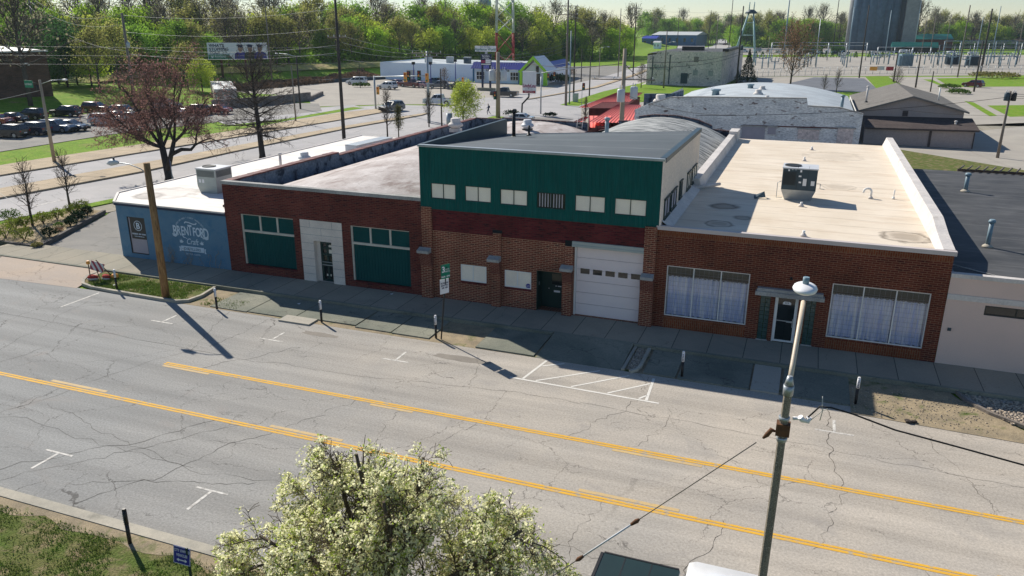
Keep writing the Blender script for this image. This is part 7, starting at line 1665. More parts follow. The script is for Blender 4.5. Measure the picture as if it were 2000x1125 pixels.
# undergrowth closing the foot of the wood
MAT['under'] = foliage('undergrowth_leaves', (.22,.36,.035), (.07,.16,.03), .5, .0, .08)
lf = MB(); rng = random.Random(15)
for k in range(17000):
    px = rng.uniform(-100,1240); d = dtab(px)+rng.uniform(-7,22); dd = _ray(px,48); p = Vector((dd.x,dd.y,0)).normalized()*d; hh = (2.6+2.2*mnoise.noise(Vector((p.x*.08,p.y*.08,0))))*1.2
    lf.leaf((p.x,p.y,land_z(p.x,p.y)+abs(rng.random()**.7)*max(.6,hh)), rng.uniform(.6,1.3), rng)
for k in range(9000):
    px = rng.uniform(1430,2080); d = dtab(px)+rng.uniform(-14,30); dd = _ray(px,48); p = Vector((dd.x,dd.y,0)).normalized()*d
    lf.leaf((p.x,p.y,rng.random()**.8*4.5), rng.uniform(.9,1.9), rng)
o = lf.build('undergrowth', MAT['under'], None, kind='stuff'); o['label'] = 'dense green undergrowth along the foot of the wood'; o['category'] = 'undergrowth'
# brush on the bank, retaining walls
mb = MB(); rng = random.Random(16); MAT['brushl'] = foliage('dry_brush', (.22,.14,.09), (.13,.09,.06), .15, .0, .15)
F0, F1 = at(470,178,0), at(745,152,0); nrm = Vector((-.9,.43,0))
for k in range(9000):
    u = rng.random(); p = F0.lerp(F1,u)+nrm*rng.uniform(-.5,8.5)
    mb.leaf((p.x,p.y,land_z(p.x,p.y)+rng.uniform(0,1.7)*(.6+.6*mnoise.noise(p*.15))), rng.uniform(.35,.9), rng)
o = mb.build('dry_brush', MAT['brushl'], None, kind='stuff'); o['label'] = 'brown dry brush covering the bank behind the store lot'; o['category'] = 'brush'
def lowwall(label, pts, h, mat, wdt=.5):
    mb = MB()
    for a, b in zip(pts, pts[1:]):
        a = Vector((a[0],a[1],0)); b = Vector((b[0],b[1],0)); d = (b-a).normalized(); nn = Vector((-d.y,d.x,0))*wdt
        mb.prism([tuple(a.xy),tuple(b.xy),tuple((b+nn).xy),tuple((a+nn).xy)], -.05, h)
    c = Vector((pts[0][0],pts[0][1],0)); mb.v = [v-c for v in mb.v]
    o = mb.build('retaining_wall', MAT[mat], None, world=False); o.location = c; tag(o, label, 'wall'); return o
lowwall('dark rough stone retaining wall behind the bare pyramidal tree', [tuple(at(418,213,0).xy),tuple(at(520,206,0).xy),tuple(at(608,196,0).xy)], 1.5, 'stonewall', .8)
lowwall('low stone wall tail tapering into the driveway', [tuple(at(608,196,0).xy),tuple(at(632,185,0).xy)], .7, 'stonewall', .5)
lowwall('low dark wall along the back of the store lot', [tuple(at(585,165,0).xy),tuple(at(700,158,0).xy),tuple(at(790,152,0).xy)], .8, 'hvac_d', .5)
t = thing('shed', 'low flat grey-roofed shed behind the bare pyramidal tree', 'shed', tuple(at(435,182,0)))
mb = MB(); p = [at(418,176,2.2), at(462,175,2.2), at(452,160,2.2), at(410,160,2.2)]; mb.prism([tuple(q.xy) for q in p], 0, 2.2); mb.build('wall', MAT['block'], t); mb = MB(); mb.prism([tuple(q.xy) for q in p], 2.202, 2.35); mb.build('roof', MAT['palegreyroof'], t)

# ------------------------------------------------------------------ school on the hill
S = thing('school_building', 'dark brick school building in shade with pale flat roof at the left edge', 'building', (-130,100,0))
c0 = Vector((-122.7,102.0)); e1 = Vector((-.27,-.96)).normalized(); e2 = Vector((-.87,.42)).normalized()
q = [c0, c0+e2*55, c0+e2*55+e1*60, c0+e1*60]
mb = MB(); mb.prism([tuple(x) for x in q], 0, 9.1); mb.build('wall', MAT['brick_dark'], S)
mb = MB(); mb.prism([tuple(x) for x in (c0+e1*-.3-e2*.3, c0+e2*55, c0+e2*55+e1*60, c0+e1*60-e2*.3)], 9.102, 9.35); mb.build('roof', MAT['palegreyroof'], S)
q2 = [c0+e2*10+e1*14, c0+e2*30+e1*14, c0+e2*30+e1*44, c0+e2*10+e1*44]; mb = MB(); mb.prism([tuple(x) for x in q2], 9.352, 12.6); mb.build('roof_storey', MAT['brick_dark'], S)
mb = MB(); p = c0+e1*3.0-e2*.03; mb.prism([tuple(p),tuple(p+e1*1.0),tuple(p+e1*1.0-e2*.2),tuple(p-e2*.2)], 7.0, 7.4); mb.build('wall_light', MAT['signwhite'], S)

# ------------------------------------------------------------------ billboard
bd_c = Vector((_ray(459,48).x,_ray(459,48).y,0)).normalized()*207; bz = 5.6
br_ = Vector((.80,.60,0)).normalized(); bn = Vector((br_.y,-br_.x,0))
BW, BH = 13.7, 3.8
t = thing('billboard', 'wide billboard reading WHAT\'S STOPPING YOU? with three graduates', 'billboard', (bd_c.x,bd_c.y,land_z(bd_c.x,bd_c.y)))
def bp(u, v, o=0.0): p = bd_c+br_*u+bn*o; return (p.x, p.y, bz+v)
def bpoly(mb, pts, o): mb.poly([bp(u,v,o) for u, v in pts])
mb = MB(); bpoly(mb, [(-BW/2,0),(BW/2,0),(BW/2,BH),(-BW/2,BH)], 0); bpoly(mb, [(-BW/2,0),(-BW/2,BH),(BW/2,BH),(BW/2,0)], -.3); mb.poly([bp(-BW/2,BH,0),bp(BW/2,BH,0),bp(BW/2,BH,-.3),bp(-BW/2,BH,-.3)]); mb.poly([bp(-BW/2,0,0),bp(-BW/2,BH,0),bp(-BW/2,BH,-.3),bp(-BW/2,0,-.3)]); pn = mb.build('panel', MAT['signwhite'], t)
mb = MB(); bpoly(mb, [(-BW/2+.1,.1),(-1.2,.1),(-2.2,1.15),(-BW/2+.1,1.15)], .03); mb.build('green_band', MAT['signgreen'], pn)
for k, (s, v) in enumerate((("WHAT'S",2.86),("STOPPING",2.04),("YOU?",1.24))): text('lettering', s, .98, MAT['textdark'], pn, bp(-BW/2+.45,v,.03), right=br_, align='LEFT', bold=.025, ext=.005, xs=.95)
text('lettering', 'Richland', .72, MAT['signwhite'], pn, bp(-BW/2+1.5,.42,.05), right=br_, align='LEFT', ext=.005)
mb = MB(); bpoly(mb, [(-BW/2+.7,.5),(-BW/2+1.1,.3),(-BW/2+1.3,.95),(-BW/2+1.0,.7),(-BW/2+.75,.95)], .05); mb.build('leaf_mark', MAT['signwhite'], pn)
for k, (cx_, top) in enumerate(((.6,3.62),(2.85,3.65),(5.1,3.62))):
    mb = MB(); bpoly(mb, [(cx_-1.5,.06),(cx_+1.5,.06),(cx_+1.35,1.3),(cx_+.6,1.75),(cx_-.6,1.75),(cx_-1.35,1.3)], .03+.008*k); mb.build('gown', MAT['signblue'] if k != 1 else MAT['green_dark'], pn)
    mb = MB(); bpoly(mb, [(cx_+.52*math.cos(j*math.pi/8), 2.45+.72*math.sin(j*math.pi/8)) for j in range(16)], .06+.008*k); bpoly(mb, [(cx_-.22,1.5),(cx_+.22,1.5),(cx_+.22,1.95),(cx_-.22,1.95)], .059+.008*k); mb.build('face', MAT['skin'], pn)
    mb = MB(); bpoly(mb, [(cx_-1.0,3.25),(cx_,2.95),(cx_+1.0,3.25),(cx_+.2,top-.25),(cx_-.3,top-.2)], .09+.008*k); bpoly(mb, [(cx_-.56,2.7),(cx_+.56,2.7),(cx_+.5,3.2),(cx_-.5,3.2)], .088+.008*k); mb.build('cap', MAT['textdark'], pn)
for u in (-4,1.5): p = bd_c+br_*u-bn*.6; mb = MB(); mb.tube([(p.x,p.y,1),(p.x,p.y,bz+2.5)], .28, 8); mb.build('post', MAT['rust'], t)

# ------------------------------------------------------------------ appliance store
St = thing('store_building', 'long white store with cobalt metal roof edge and lime green gable entrance', 'building', (-85,192,0))
sy = 185.0
def sp(px, py, Y=sy): q = atY(px, py, Y); return (q.x, q.z)
a = sp(742,121,188); xe_ = sp(922,150)[0]; gx0, gx1 = sp(1026,140)[0], sp(1074,140)[0]; xr_ = gx1-1.5
mb = MB(); mb.poly([(a[0],188,0),(xe_,188,0),(xe_,188,4.15),(a[0],188,4.3)]); mb.poly([(xe_,186,0),(xr_,185.2,0),(xr_,185.2,3.5),(xe_,186,3.5)]); mb.poly([(a[0],216,0),(a[0],188,0),(a[0],188,4.3),(a[0],216,4.3)]); mb.poly([(xr_,185.2,0),(xr_-2.5,216,0),(xr_-2.5,216,3.6),(xr_,185.2,3.6)]); mb.poly([(xe_,188,0),(xe_,186,0),(xe_,186,4),(xe_,188,4)][::-1]); mb.build('wall', MAT['whitewall'], St)
mb = MB(); mb.poly([(a[0],188,4.1),(xe_,188,4.0),(xr_,185.3,4.0),(xr_-2.5,216,4.0),(a[0],216,4.1)]); mb.build('roof', MAT['vault_white'], St)
mb = MB(); mz0, mz1 = 3.35, 4.95
mb.poly([(xe_-.5,185.3,mz0),(gx0+1.5,185.0,mz0),(gx0+1.5,186.4,mz1),(xe_-.1,186.7,mz1)]); mb.poly([(xe_-.5,185.3,mz0),(xe_-.1,186.7,mz1),(xe_-.1,189,mz1),(xe_-.5,189,mz0)][::-1])
mb.poly([(xr_+.5,185.0,mz0),(xr_-2.0,214,mz0),(xr_-3.6,214,mz1),(xr_-1.1,186,mz1)]); mr = mb.build('mansard_roof', MAT['bluemetal'], St)
MAT['blueseam'] = M('light_cobalt_seams', (.16,.20,.55), (.12,.16,.5), 1, .4, .5)
mb = MB(); k = xe_-.2
while k < gx0+1.4: mb.poly([(k,185.26,mz0+.02),(k+.12,185.26,mz0+.02),(k+.12,186.42,mz1+.02),(k,186.42,mz1+.02)]); k += .62
mb.build('seams', MAT['blueseam'], mr)
for px in (912,930,958,1005):
    w0, w1 = sp(px-5,140)[0], sp(px+5,140)[0]
for px0, px1 in ((930,946),(962,979),(996,1012)):
    x0, x1 = sp(px0,150)[0], sp(px1,150)[0]; framed(St, 'shop_window', x0, x1, .75, 2.75, 185.15, .10, 'white', 'glass_dark', ((x0*2+x1)/3,(x0+2*x1)/3), (1.75,), .1)
for px in (925,1014): x0 = sp(px,150)[0]; mb = MB(); mb.box(x0-.2, x0+.2, 184.9, 185.1, 0, 3.4); mb.build('downpipe', MAT['navyblue'], St)
x0, x1 = sp(784,150)[0], sp(800,150)[0]; mb = MB(); mb.box(x0, x1, 187.85, 187.99, .1, 2.5); mb.build('side_door', MAT['flash'], St)
for px in (808,905-65,843,890): pass
q = sp(972,133); text('lettering', 'Dick Van Dyke', .95, MAT['textdark'], St, (q[0],185.0,2.85), bold=.02, xs=1.05)
text('lettering', 'Appliance World', .85, MAT['textdark'], St, (xr_-.75,193.0,2.7), right=(-.08,1,0), bold=.02)
# gable
gc = (gx0+gx1)/2; gzp = sp(1050,110,183)[1]
mb = MB(); mb.poly([(gx0-.6,181.8,3.1),(gc,181.8,gzp),(gc,190,gzp),(gx0-.6,190,3.1)]); mb.poly([(gc,181.8,gzp),(gx1+.6,181.8,3.1),(gx1+.6,190,3.1),(gc,190,gzp)]); gb = mb.build('gable_roof', MAT['signwhite'], St)
mb = MB(); mb.prismY([(gx0-.7,2.95),(gx0+.1,2.95),(gc,gzp-.75),(gx1-.1,2.95),(gx1+.7,2.95),(gc,gzp+.12)], 181.5, 181.78); mb.box(gx1-.55, gx1+.25, 181.6, 182.6, 0, 3.0); mb.box(gx0-.25, gx0+.3, 181.6, 182.4, 0, 3.0); mb.build('gable_frame', MAT['lime'], gb)
mb = MB(); mb.poly([(gx0,184.5,0),(gx1-.3,184.5,0),(gx1-.3,184.5,3.2),(gc,184.5,gzp-.6),(gx0,184.5,3.2)]); mb.build('entrance_wall', MAT['whitewall'], gb)
mb = MB(); mb.box(gc-.6, gc+.8, 184.3, 184.45, 0, 2.6); mb.box(gc-.2, gc+.5, 184.3, 184.45, 2.9, 4.3); mb.build('entrance_glazing', MAT['glass_dark'], gb)
for px, py, l in ((837,117,'left pale rooftop unit on the store roof'),(879,115,'middle pale rooftop unit on the store roof'),(913,116,'right dark rooftop unit on the store roof')):
    q = atY(px, py, 196); t = thing('rooftop_unit', l, 'rooftop unit', (q.x,196,4.05)); mb = MB(); mb.box(-.8,.8,-.7,.7,0,1.5); mb.build('cabinet', MAT['galv' if px < 900 else 'hvac_d'], t, world=False); mb = MB(); mb.box(-.85,.85,-.75,.75,1.501,1.6); mb.build('top_panel', MAT['hvac_top'], t, world=False)

def signboard(parent, name, mat, px0, px1, py0, py1, Y, th=.3):
    a, b = atY(px0,py1,Y), atY(px1,py0,Y); mb = MB(); mb.box(a.x, b.x, Y, Y+th, a.z, b.z); return mb.build(name, MAT[mat], parent), a, b
q = at(949,177,0); Y = q.y
t = thing('pylon_sign', 'white Appliance World pylon sign above an electronic board on two navy posts', 'sign', (q.x,q.y,0))
for px in (942,957): x = atY(px,170,Y).x; mb = MB(); mb.box(x-.2,x+.2,Y+.05,Y+.3,0,atY(px,120,Y).z); mb.build('post', MAT['textdark'], t)
x = atY(949,110,Y).x; mb = MB(); mb.box(x-.25,x+.25,Y+.05,Y+.3,atY(949,108,Y).z,atY(949,101,Y).z); mb.build('mast', MAT['galv'], t)
mb = MB(); x0, x1 = atY(934,175,Y).x, atY(966,175,Y).x; mb.box(x0,x1,Y-.6,Y+.9,0,.6); mb.build('plinth', MAT['slab'], t)
s1, a, b = signboard(t, 'name_board', 'signwhite', 927.5, 968, 90, 100.5, Y); text('lettering', 'Appliance World', .78, MAT['textteal'], s1, ((a.x+b.x)/2, Y-.02, a.z+.22), bold=.012, xs=.90, shear=.15); text('lettering', 'Dick Van Dyke', .38, MAT['textdark'], s1, ((a.x+b.x)/2, Y-.02, a.z+.86))
s2, a, b = signboard(t, 'message_board', 'textdark', 939, 959, 106, 127, Y); text('lettering', 'Buy In-Store\nor On-Line', .42, MAT['signwhite'], s2, ((a.x+b.x)/2, Y-.02, b.z-.5), bold=.012, xs=.8); mb = MB(); mb.box(a.x+.1, a.x+1.1, Y-.03, Y-.002, a.z+.45, a.z+1.0); mb.build('picture', MAT['magenta'], s2); mb = MB(); mb.box(a.x+1.15, b.x-.1, Y-.03, Y-.002, a.z+.4, a.z+1.2); mb.box(a.x+.1, b.x-.1, Y-.03, Y-.002, a.z+.08, a.z+.28); mb.build('picture', MAT['signwhite'], s2)
q = at(1019,222,0); Y = q.y
t = thing('pylon_sign', 'white restaurant sign with magenta script on a black cranked post', 'sign', (q.x,q.y,0))
pts = [q, atY(1020,203,Y), atY(1033,189,Y), atY(1033,182,Y)]; mb = MB(); mb.tube([(p.x,Y,p.z) for p in pts], .14, 8); mb.build('post', MAT['black'], t)
s1, a, b = signboard(t, 'panel', 'signwhite', 1020.5, 1046.5, 140, 182, Y-.15); text('lettering', 'LindyLou', .78, MAT['magenta'], s1, ((a.x+b.x)/2, Y-.17, a.z+.95), bold=.02, shear=.2, xs=.78)
mb = MB(); mb.box(a.x+.05, b.x-.05, Y-.175, Y-.152, a.z+.05, a.z+.42); f = mb.build('strip', MAT['red'], s1); text('lettering', 'VIDEO GAMING', .26, MAT['signwhite'], f, ((a.x+b.x)/2, Y-.19, a.z+.15), xs=.85); text('lettering', 'FOOD · FUN · SPIRITS', .13, MAT['textdark'], s1, ((a.x+b.x)/2, Y-.17, a.z+.62))
q = at(1039,112,0); Y = q.y
t = thing('pylon_sign', 'pale grey rectangular sign on a thick post behind the store gable', 'sign', (q.x,q.y,0)); mb = MB(); mb.tube([(q.x,Y,0),(q.x,Y,atY(1039,95,Y).z)], .35, 8); mb.build('post', MAT['steel_blue'], t); s1, a, b = signboard(t, 'panel', 'signwhite', 1032, 1047, 77, 97, Y-.4)
mb = MB(); mb.box(a.x+.4,(a.x+b.x)/2,Y-.45,Y-.402,a.z+2.6,b.z-.6); mb.build('emblem', MAT['red'], s1)
# ------------------------------------------------------------------ distant buildings
def simple_house(name, label, px0, px1, pyb, pyw, pyr, mat, rmat, depth=10, cat='building'):
    q = at((px0+px1)/2, pyb, 0); Y = q.y; a, b = atY(px0,pyb,Y), atY(px1,pyb,Y); zw = atY(px0,pyw,Y).z; zr = atY(px0,pyr,Y).z
    t = thing(name, label, cat, (q.x,q.y,0)); mb = MB(); mb.box(a.x,b.x,Y,Y+depth,-.5,zw); mb.build('wall', MAT[mat], t)
    mb = MB(); mb.prismX([(Y-.5,zw),(Y+depth/2,zr),(Y+depth+.5,zw)], a.x-.4, b.x+.4); mb.build('roof', MAT[rmat], t)
    n = max(2,int((b.x-a.x)/5))
    for k in range(n): mb = MB(); mb.box(a.x+(k+.3)*(b.x-a.x)/n, a.x+(k+.6)*(b.x-a.x)/n, Y-.06, Y-.003, zw*.35, zw*.7); mb.build('window', MAT['glass_dark'], t)
    return t
simple_house('warehouse', 'navy metal warehouse with pale roof far up the road', 1272, 1359, 89, 68, 62, 'navyblue', 'palegreyroof', 60)
simple_house('shop_building', 'small blue-roofed building left of the navy warehouse', 1253, 1280, 91, 75, 70, 'navyblue', 'bluemetal', 20)
simple_house('shed', 'pale blue small shed before the navy warehouse', 1276, 1288, 95, 83, 80, 'whitewall', 'palegreyroof', 6, 'shed')
simple_house('house', 'pale grey house half hidden in the wood behind the lawn', 1080, 1128, 92, 68, 58, 'whitewall', 'palegreyroof', 12, 'house')
simple_house('house', 'pale house beside the far road', 1385, 1404, 76, 60, 50, 'whitewall', 'shingle', 10, 'house')
simple_house('house', 'pale blue house behind the lattice tower', 1432, 1466, 82, 68, 60, 'whitewall', 'shingle', 10, 'house')
simple_house('brick_hall', 'brick hall with long green metal roof beyond the substation', 1722, 1858, 98, 76, 66, 'brick_red', 'green_metal', 30)
simple_house('long_building', 'long brown building at the right behind the substation', 1862, 2080, 96, 80, 72, 'taupe', 'shingle_d', 30)
simple_house('canopy_building', 'low building with pale green gable beside the brick hall', 1742, 1830, 104, 92, 82, 'dark', 'green_metal', 10)
q = at(1496,88,0); Y = q.y; t = thing('billboard', 'small dark blue billboard with white lines far behind the lattice tower', 'billboard', (q.x,q.y,0)); s1, a, b = signboard(t, 'panel', 'signblue', 1483, 1508, 52.5, 65, Y)
for x in (a.x+3,b.x-4): mb = MB(); mb.box(x,x+1,Y+.35,Y+.9,-.1,a.z); mb.build('post', MAT['steel_blue'], t)
for k in (0,1): mb = MB(); mb.box(a.x+.9,b.x-.9,Y-.05,Y-.003,a.z+1+k*2.2,a.z+1.8+k*2.2); mb.build('text_line', MAT['signwhite'], s1)
# grain elevator
MAT['silo'] = M('dark_blue_grey_concrete', (.085,.14,.20), (.06,.10,.155), .12, .9, .2, fs=.6, fine=.15)
MAT['silo_p'] = M('pale_weathered_concrete', (.30,.30,.31), (.24,.25,.26), .12, .9, .2, fs=.6, fine=.15)
q = at(1705,99,0); t = thing('grain_elevator', 'huge dark blue-grey grain elevator towering behind the substation', 'grain elevator', (q.x,q.y,0)); mb = MB()
for k, px in enumerate((1667,1681,1695,1709,1723,1737)):
    p = atY(px,99,q.y+abs(k-2.5)*2); mb.cyl((p.x,p.y+4), 3.1, -1, 46, 20)
mb.build('silo', MAT['silo'], t); p, p2 = atY(1757,99,q.y+6), atY(1783,99,q.y+6); mb = MB(); mb.box(p.x,p2.x,q.y+4,q.y+16,-1,52); mb.build('headhouse', MAT['silo_p'], t); p0 = atY(1745,99,q.y+10); mb = MB(); mb.box(p0.x,p.x-.02,q.y+10,q.y+20,-1,48); mb.build('gap_block', MAT['hvac_d'], t)  # dark block fills the gap between silos and headhouse
p3 = atY(1659,99,q.y+8); mb = MB(); mb.cyl((p3.x,p3.y+4), 3.0, -1, 46, 20); mb.build('pale_silo', MAT['silo_p'], t)
q = at(947,112,0)*1.4; t = thing('water_tower', 'dark domed water tower top rising above the wood', 'water tower', (q.x,q.y,0)); hz_ = CAMZ+q.length*(48-10)/1527; mb = MB(); mb.lathe((0,0,0), [(3.4,0),(3.4,hz_-4)], 12); mb.build('shaft', MAT['block'], t, world=False); mb = MB(); mb.lathe((0,0,0), [(3.4,hz_-4.0),(4.2,hz_-3.5),(4.2,hz_),(3.6,hz_+2.5),(1.2,hz_+4.5)], 14); mb.build('tank', MAT['steel_blue'], t, world=False)
# red and white lattice mast
q = at(986,112,0); q = Vector((q.x,q.y,0)).normalized()*262; dpt = q.length
t = thing('radio_mast', 'square lattice mast painted white above and red below behind the store', 'mast', (q.x,q.y,0)); ux = Vector((q.y,-q.x,0)).normalized(); uy = Vector((q.x,q.y,0)).normalized(); hw = 17/1527*dpt*.95
zr = CAMZ-(62-48)/1527*dpt
def leg(sx, sy, z): k = hw*(1-.004*z); p = q+ux*sx*k+uy*sy*k; return (p.x,p.y,z)
for nm, mt, z0, z1 in (('lower_section','red',-.5,zr),('upper_section','hvac_top',zr+.01,44)):
    mb = MB(); nb_ = max(2,int((z1-z0)/4.6))
    for sx, sy in ((-1,-1),(1,-1),(1,1),(-1,1)):
        for ox in (-.3,.3): a, b = Vector(leg(sx,sy,z0))+ux*ox, Vector(leg(sx,sy,z1))+ux*ox; mb.tube([a,b], .11, 5)
        for k in range(int((z1-z0)/.9)):
            z = z0+k*.9; s_ = 1 if k%2 else -1; mb.tube([Vector(leg(sx,sy,z))-ux*.3*s_, Vector(leg(sx,sy,z+.9))+ux*.3*s_], .05, 3)
    for k in range(nb_):
        za, zb = z0+(z1-z0)*k/nb_, z0+(z1-z0)*(k+1)/nb_
        for (ax,ay),(bx,by) in (((-1,-1),(1,-1)),((1,-1),(1,1)),((1,1),(-1,1)),((-1,1),(-1,-1))): mb.tube([leg(ax,ay,za),leg(bx,by,zb)], .13, 5); mb.tube([leg(ax,ay,zb),leg(bx,by,za)], .08, 5)
    mb.build(nm, MAT[mt], t)
# ------------------------------------------------------------------ utility poles, signals, wires
def pole(label, bx, by, tx, ty, r, mat, arms=(), name='utility_pole', cat='utility pole', group=None, base=None, h=None, taper=.6):
    b = Vector(base) if base is not None else at(bx, by, 0)
    if h is None: h = htop(b, tx, ty)
    t = thing(name, label, cat, (b.x,b.y,0), 0, group); mb = MB(); mb.tube([(0,0,-.2),(0,0,h)], [r, r*taper], 8); mb.build('pole', MAT[mat], t, world=False)
    for z, hl, az in arms:
        zz = h-z; c, s = math.cos(R_(az)), math.sin(R_(az)); mb = MB(); mb.tube([(-c*hl,-s*hl-.12,zz),(c*hl,s*hl-.12,zz)], .06, 4); ar = mb.build('crossarm', MAT['wood_grey'], t, world=False)
        for k in range(4):
            u = -.92+.613*k; mb = MB(); mb.tube([(c*hl*u,s*hl*u-.12,zz+.05),(c*hl*u,s*hl*u-.12,zz+.28)], .05, 5); mb.build('insulator', MAT['hvac_top'], ar, world=False)
    t['h'] = h
    return t
def transformer(t, x, y, z, s=1.0, mat='steel_blue'):
    mb = MB(); mb.lathe((x,y,z), [(.28*s,0),(.30*s,.05),(.30*s,.85*s),(.24*s,.95*s)], 12); o = mb.build('transformer', MAT[mat], t, world=False)
    mb = MB(); mb.tube([(x-.1*s,y,z+.95*s),(x-.1*s,y,z+1.25*s)], .045, 5); mb.tube([(x+.1*s,y,z+.95*s),(x+.1*s,y,z+1.2*s)], .045, 5); mb.build('bushing', MAT['hvac_top'], o, world=False)
def street_light(t, z, dx, dy, mat='galv'):
    mb = MB(); mb.tube([(0,0,z),(dx*.5,dy*.5,z+.35),(dx,dy,z+.45)], .04, 5); a = mb.build('lamp_arm', MAT[mat], t, world=False); mb = MB(); mb.blob((dx*1.15,dy*1.15,z+.42), .35, .22, .10, 8, 5); mb.build('lamp_head', MAT['hvac_top'], a, world=False)
gpn = None
pA = pole('pale weathered timber pole with lamp arm standing on the pavement at the left', 107,318,72,156, .19,'wood_pale'); street_light(pA, 7.9, 1.9, .9)
hA = pA['h']; mb = MB(); mb.box(-1.75,-.65,-.35,-.30,7.55,8.25); mb.build('street_name_plate', MAT['signgreen'], pA, world=False); mb = MB(); mb.tube([(-1.8,-.32,8.28),(0,0,7.9)], .02, 4); mb.tube([(-.15,-.2,7.3),(-.2,-.2,7.8)], .14, 6); mb.build('bracket', MAT['black'], pA, world=False)
p = at(107,318,0); text('lettering', 'ELDORADO', .26, MAT['signwhite'], pA, (p.x-1.2,p.y-.36,7.8), xs=.7)
pB = pole('tall weathered timber pole leaning behind the big budding tree', 285,252,237,25, .26,'wood_grey', base=at(270,243,0)); transformer(pB, .5, -.2, pB['h']-4.6, .8, 'galv')
pC = pole('tallest dark timber pole beside the bright white roof', 672,271,655,0, .24,'wood_dark', ((4.6,1.4,70),), h=16.8)
pD = pole('grey steel pole of the signal mast at the left of the crossing', 838,240,825,100, .26,'galv', ((.25,2.2,15),(.7,1.6,15)))
pE = pole('thin dark timber pole right of the signal mast', 863,249,862,134, .12,'wood_dark')
pF = pole('pale timber pole with two grey transformers before the appliance store', 973,231,972,102, .36,'wood_pale', taper=.8); transformer(pF, -.95, 0, 5.6, 1.7, 'hvac_top'); transformer(pF, .95, -.1, 5.7, 1.6, 'hvac_top')
pG = pole('grey steel signal pole right of the restaurant sign', 1056,222,1056,150, .14,'galv', name='signal_pole', cat='signal pole')
mb = MB(); mb.tube([(0,0,6.4),(3.0,3.0,6.9),(7.0,7.5,7.2)], .07, 6); mb.build('mast_arm', MAT['galv'], pG, world=False)
pH = pole('tall dark timber pole on the corner lawn left of the restaurant', 1105,206,1118,0, .24,'wood_grey', ((1.0,1.8,20),(2.4,1.8,20)), h=17.8)
pI = pole('thin grey steel pole right beside the tall corner pole', 1112,203,1117,60, .14,'steel_blue')
pJ = pole('tall slim timber pole behind the corner pole', 1120,195,1128,0, .18,'wood_dark', h=17)
pK = pole('leaning dark timber pole by the road before the corner lawn', 1151,187,1162,110, .15,'wood_dark')
pL = pole('dark slim pole on the far side of the crossing road', 1135,160,1142,95, .15,'wood_dark')
pL2 = pole('pale lamp pole by the lawn across the road', 1170,148,1171,92, .12,'wood_pale'); street_light(pL2, pL2['h']-.3, 2.2, -.4)
pM = pole('timber pole with two blue-grey transformers rising before the red roofs', 1214,268,1217,95, .30,'wood_pale', ((3.0,3.2,8),), base=(atY(1214,240,81).x,81,0)); hM = pM['h']; transformer(pM, -.1, -.45, hM-5.2, 1.35, 'hvac_top'); transformer(pM, 1.15, -.1, hM-4.9, 1.3, 'hvac_top')
pN = pole('tall dark pole up the road behind the red roofs', 1236,152,1241,12, .2,'wood_dark', ((1.0,1.6,20),), h=19)
pO = pole('tall slim grey pole up the road at the left of the warehouse', 1207,150,1213,20, .16,'wood_grey', h=18)
pP = pole('grey pole standing against the block warehouse wall', 1296,172,1306,58, .18,'wood_grey'); street_light(pP, pP['h']-3, 1.6, -.6)
pQ = pole('dark pole with transformer pair right of the block warehouse', 1438,168,1446,0, .22,'wood_dark', h=18); transformer(pQ, .5, -.3, 8.2, 1.1, 'hvac_d')
pR = pole('short pole with black transformer bundle at the right edge', 1948,308,1975,178, .17,'wood_grey'); transformer(pR, -.3, -.2, pR['h']-1.0, .9, 'hvac_d'); transformer(pR, .35, -.2, pR['h']-1.0, .9, 'black')
pS = pole('tall grey pole behind the store roof', 872,122,868,0, .3,'wood_grey', h=26)
pT = pole('grey pole behind the radio mast', 1021,112,1020,60, .25,'wood_pale')
pU = pole('double-armed pole behind the school roof', 83,128,62,5, .28,'wood_grey', ((.4,2.6,40),(1.5,1.2,40)), base=at(95,214,0)*1.45, h=19.5); transformer(pU, -.8, -.2, 9.5, 1.6, 'galv')
pV = pole('slim grey pole at the right end of the billboard', 518,140,500,8, .2,'wood_grey', base=Vector((_ray(521,48).x,_ray(521,48).y,0)).normalized()*205, h=20)
pW = pole('timber pole before the wall behind the bare tree', 587,213,583,108, .16,'wood_dark', name='lamp_pole', cat='lamp pole'); street_light(pW, pW['h']-.2, -3.6, .3)
pX = pole('short pole in the brush left of the lamp pole', 578,238,572,128, .11,'wood_grey')
pX2 = pole('slim pale pole on the bank behind the lamp pole', 598,132,594,72, .14,'wood_pale', h=8)
pY = pole('thin dark sign pole in the store lot by the white van', 704,172,703,122, .07,'black', name='lamp_pole', cat='lamp pole')
for px, py, l in ((809,170,'left navy lamp post in front of the store wall'),(890,162,'right navy lamp post in front of the store wall'),(842,170,'middle navy lamp post in front of the store wall')):
    tt = pole(l, px, py, px, py-38, .14, 'signblue', name='lamp_post', cat='lamp post', h=5.0); mb = MB(); mb.box(-.3,.3,-.3,.3,5.0,5.6); mb.build('lantern', MAT['black'], tt, world=False)
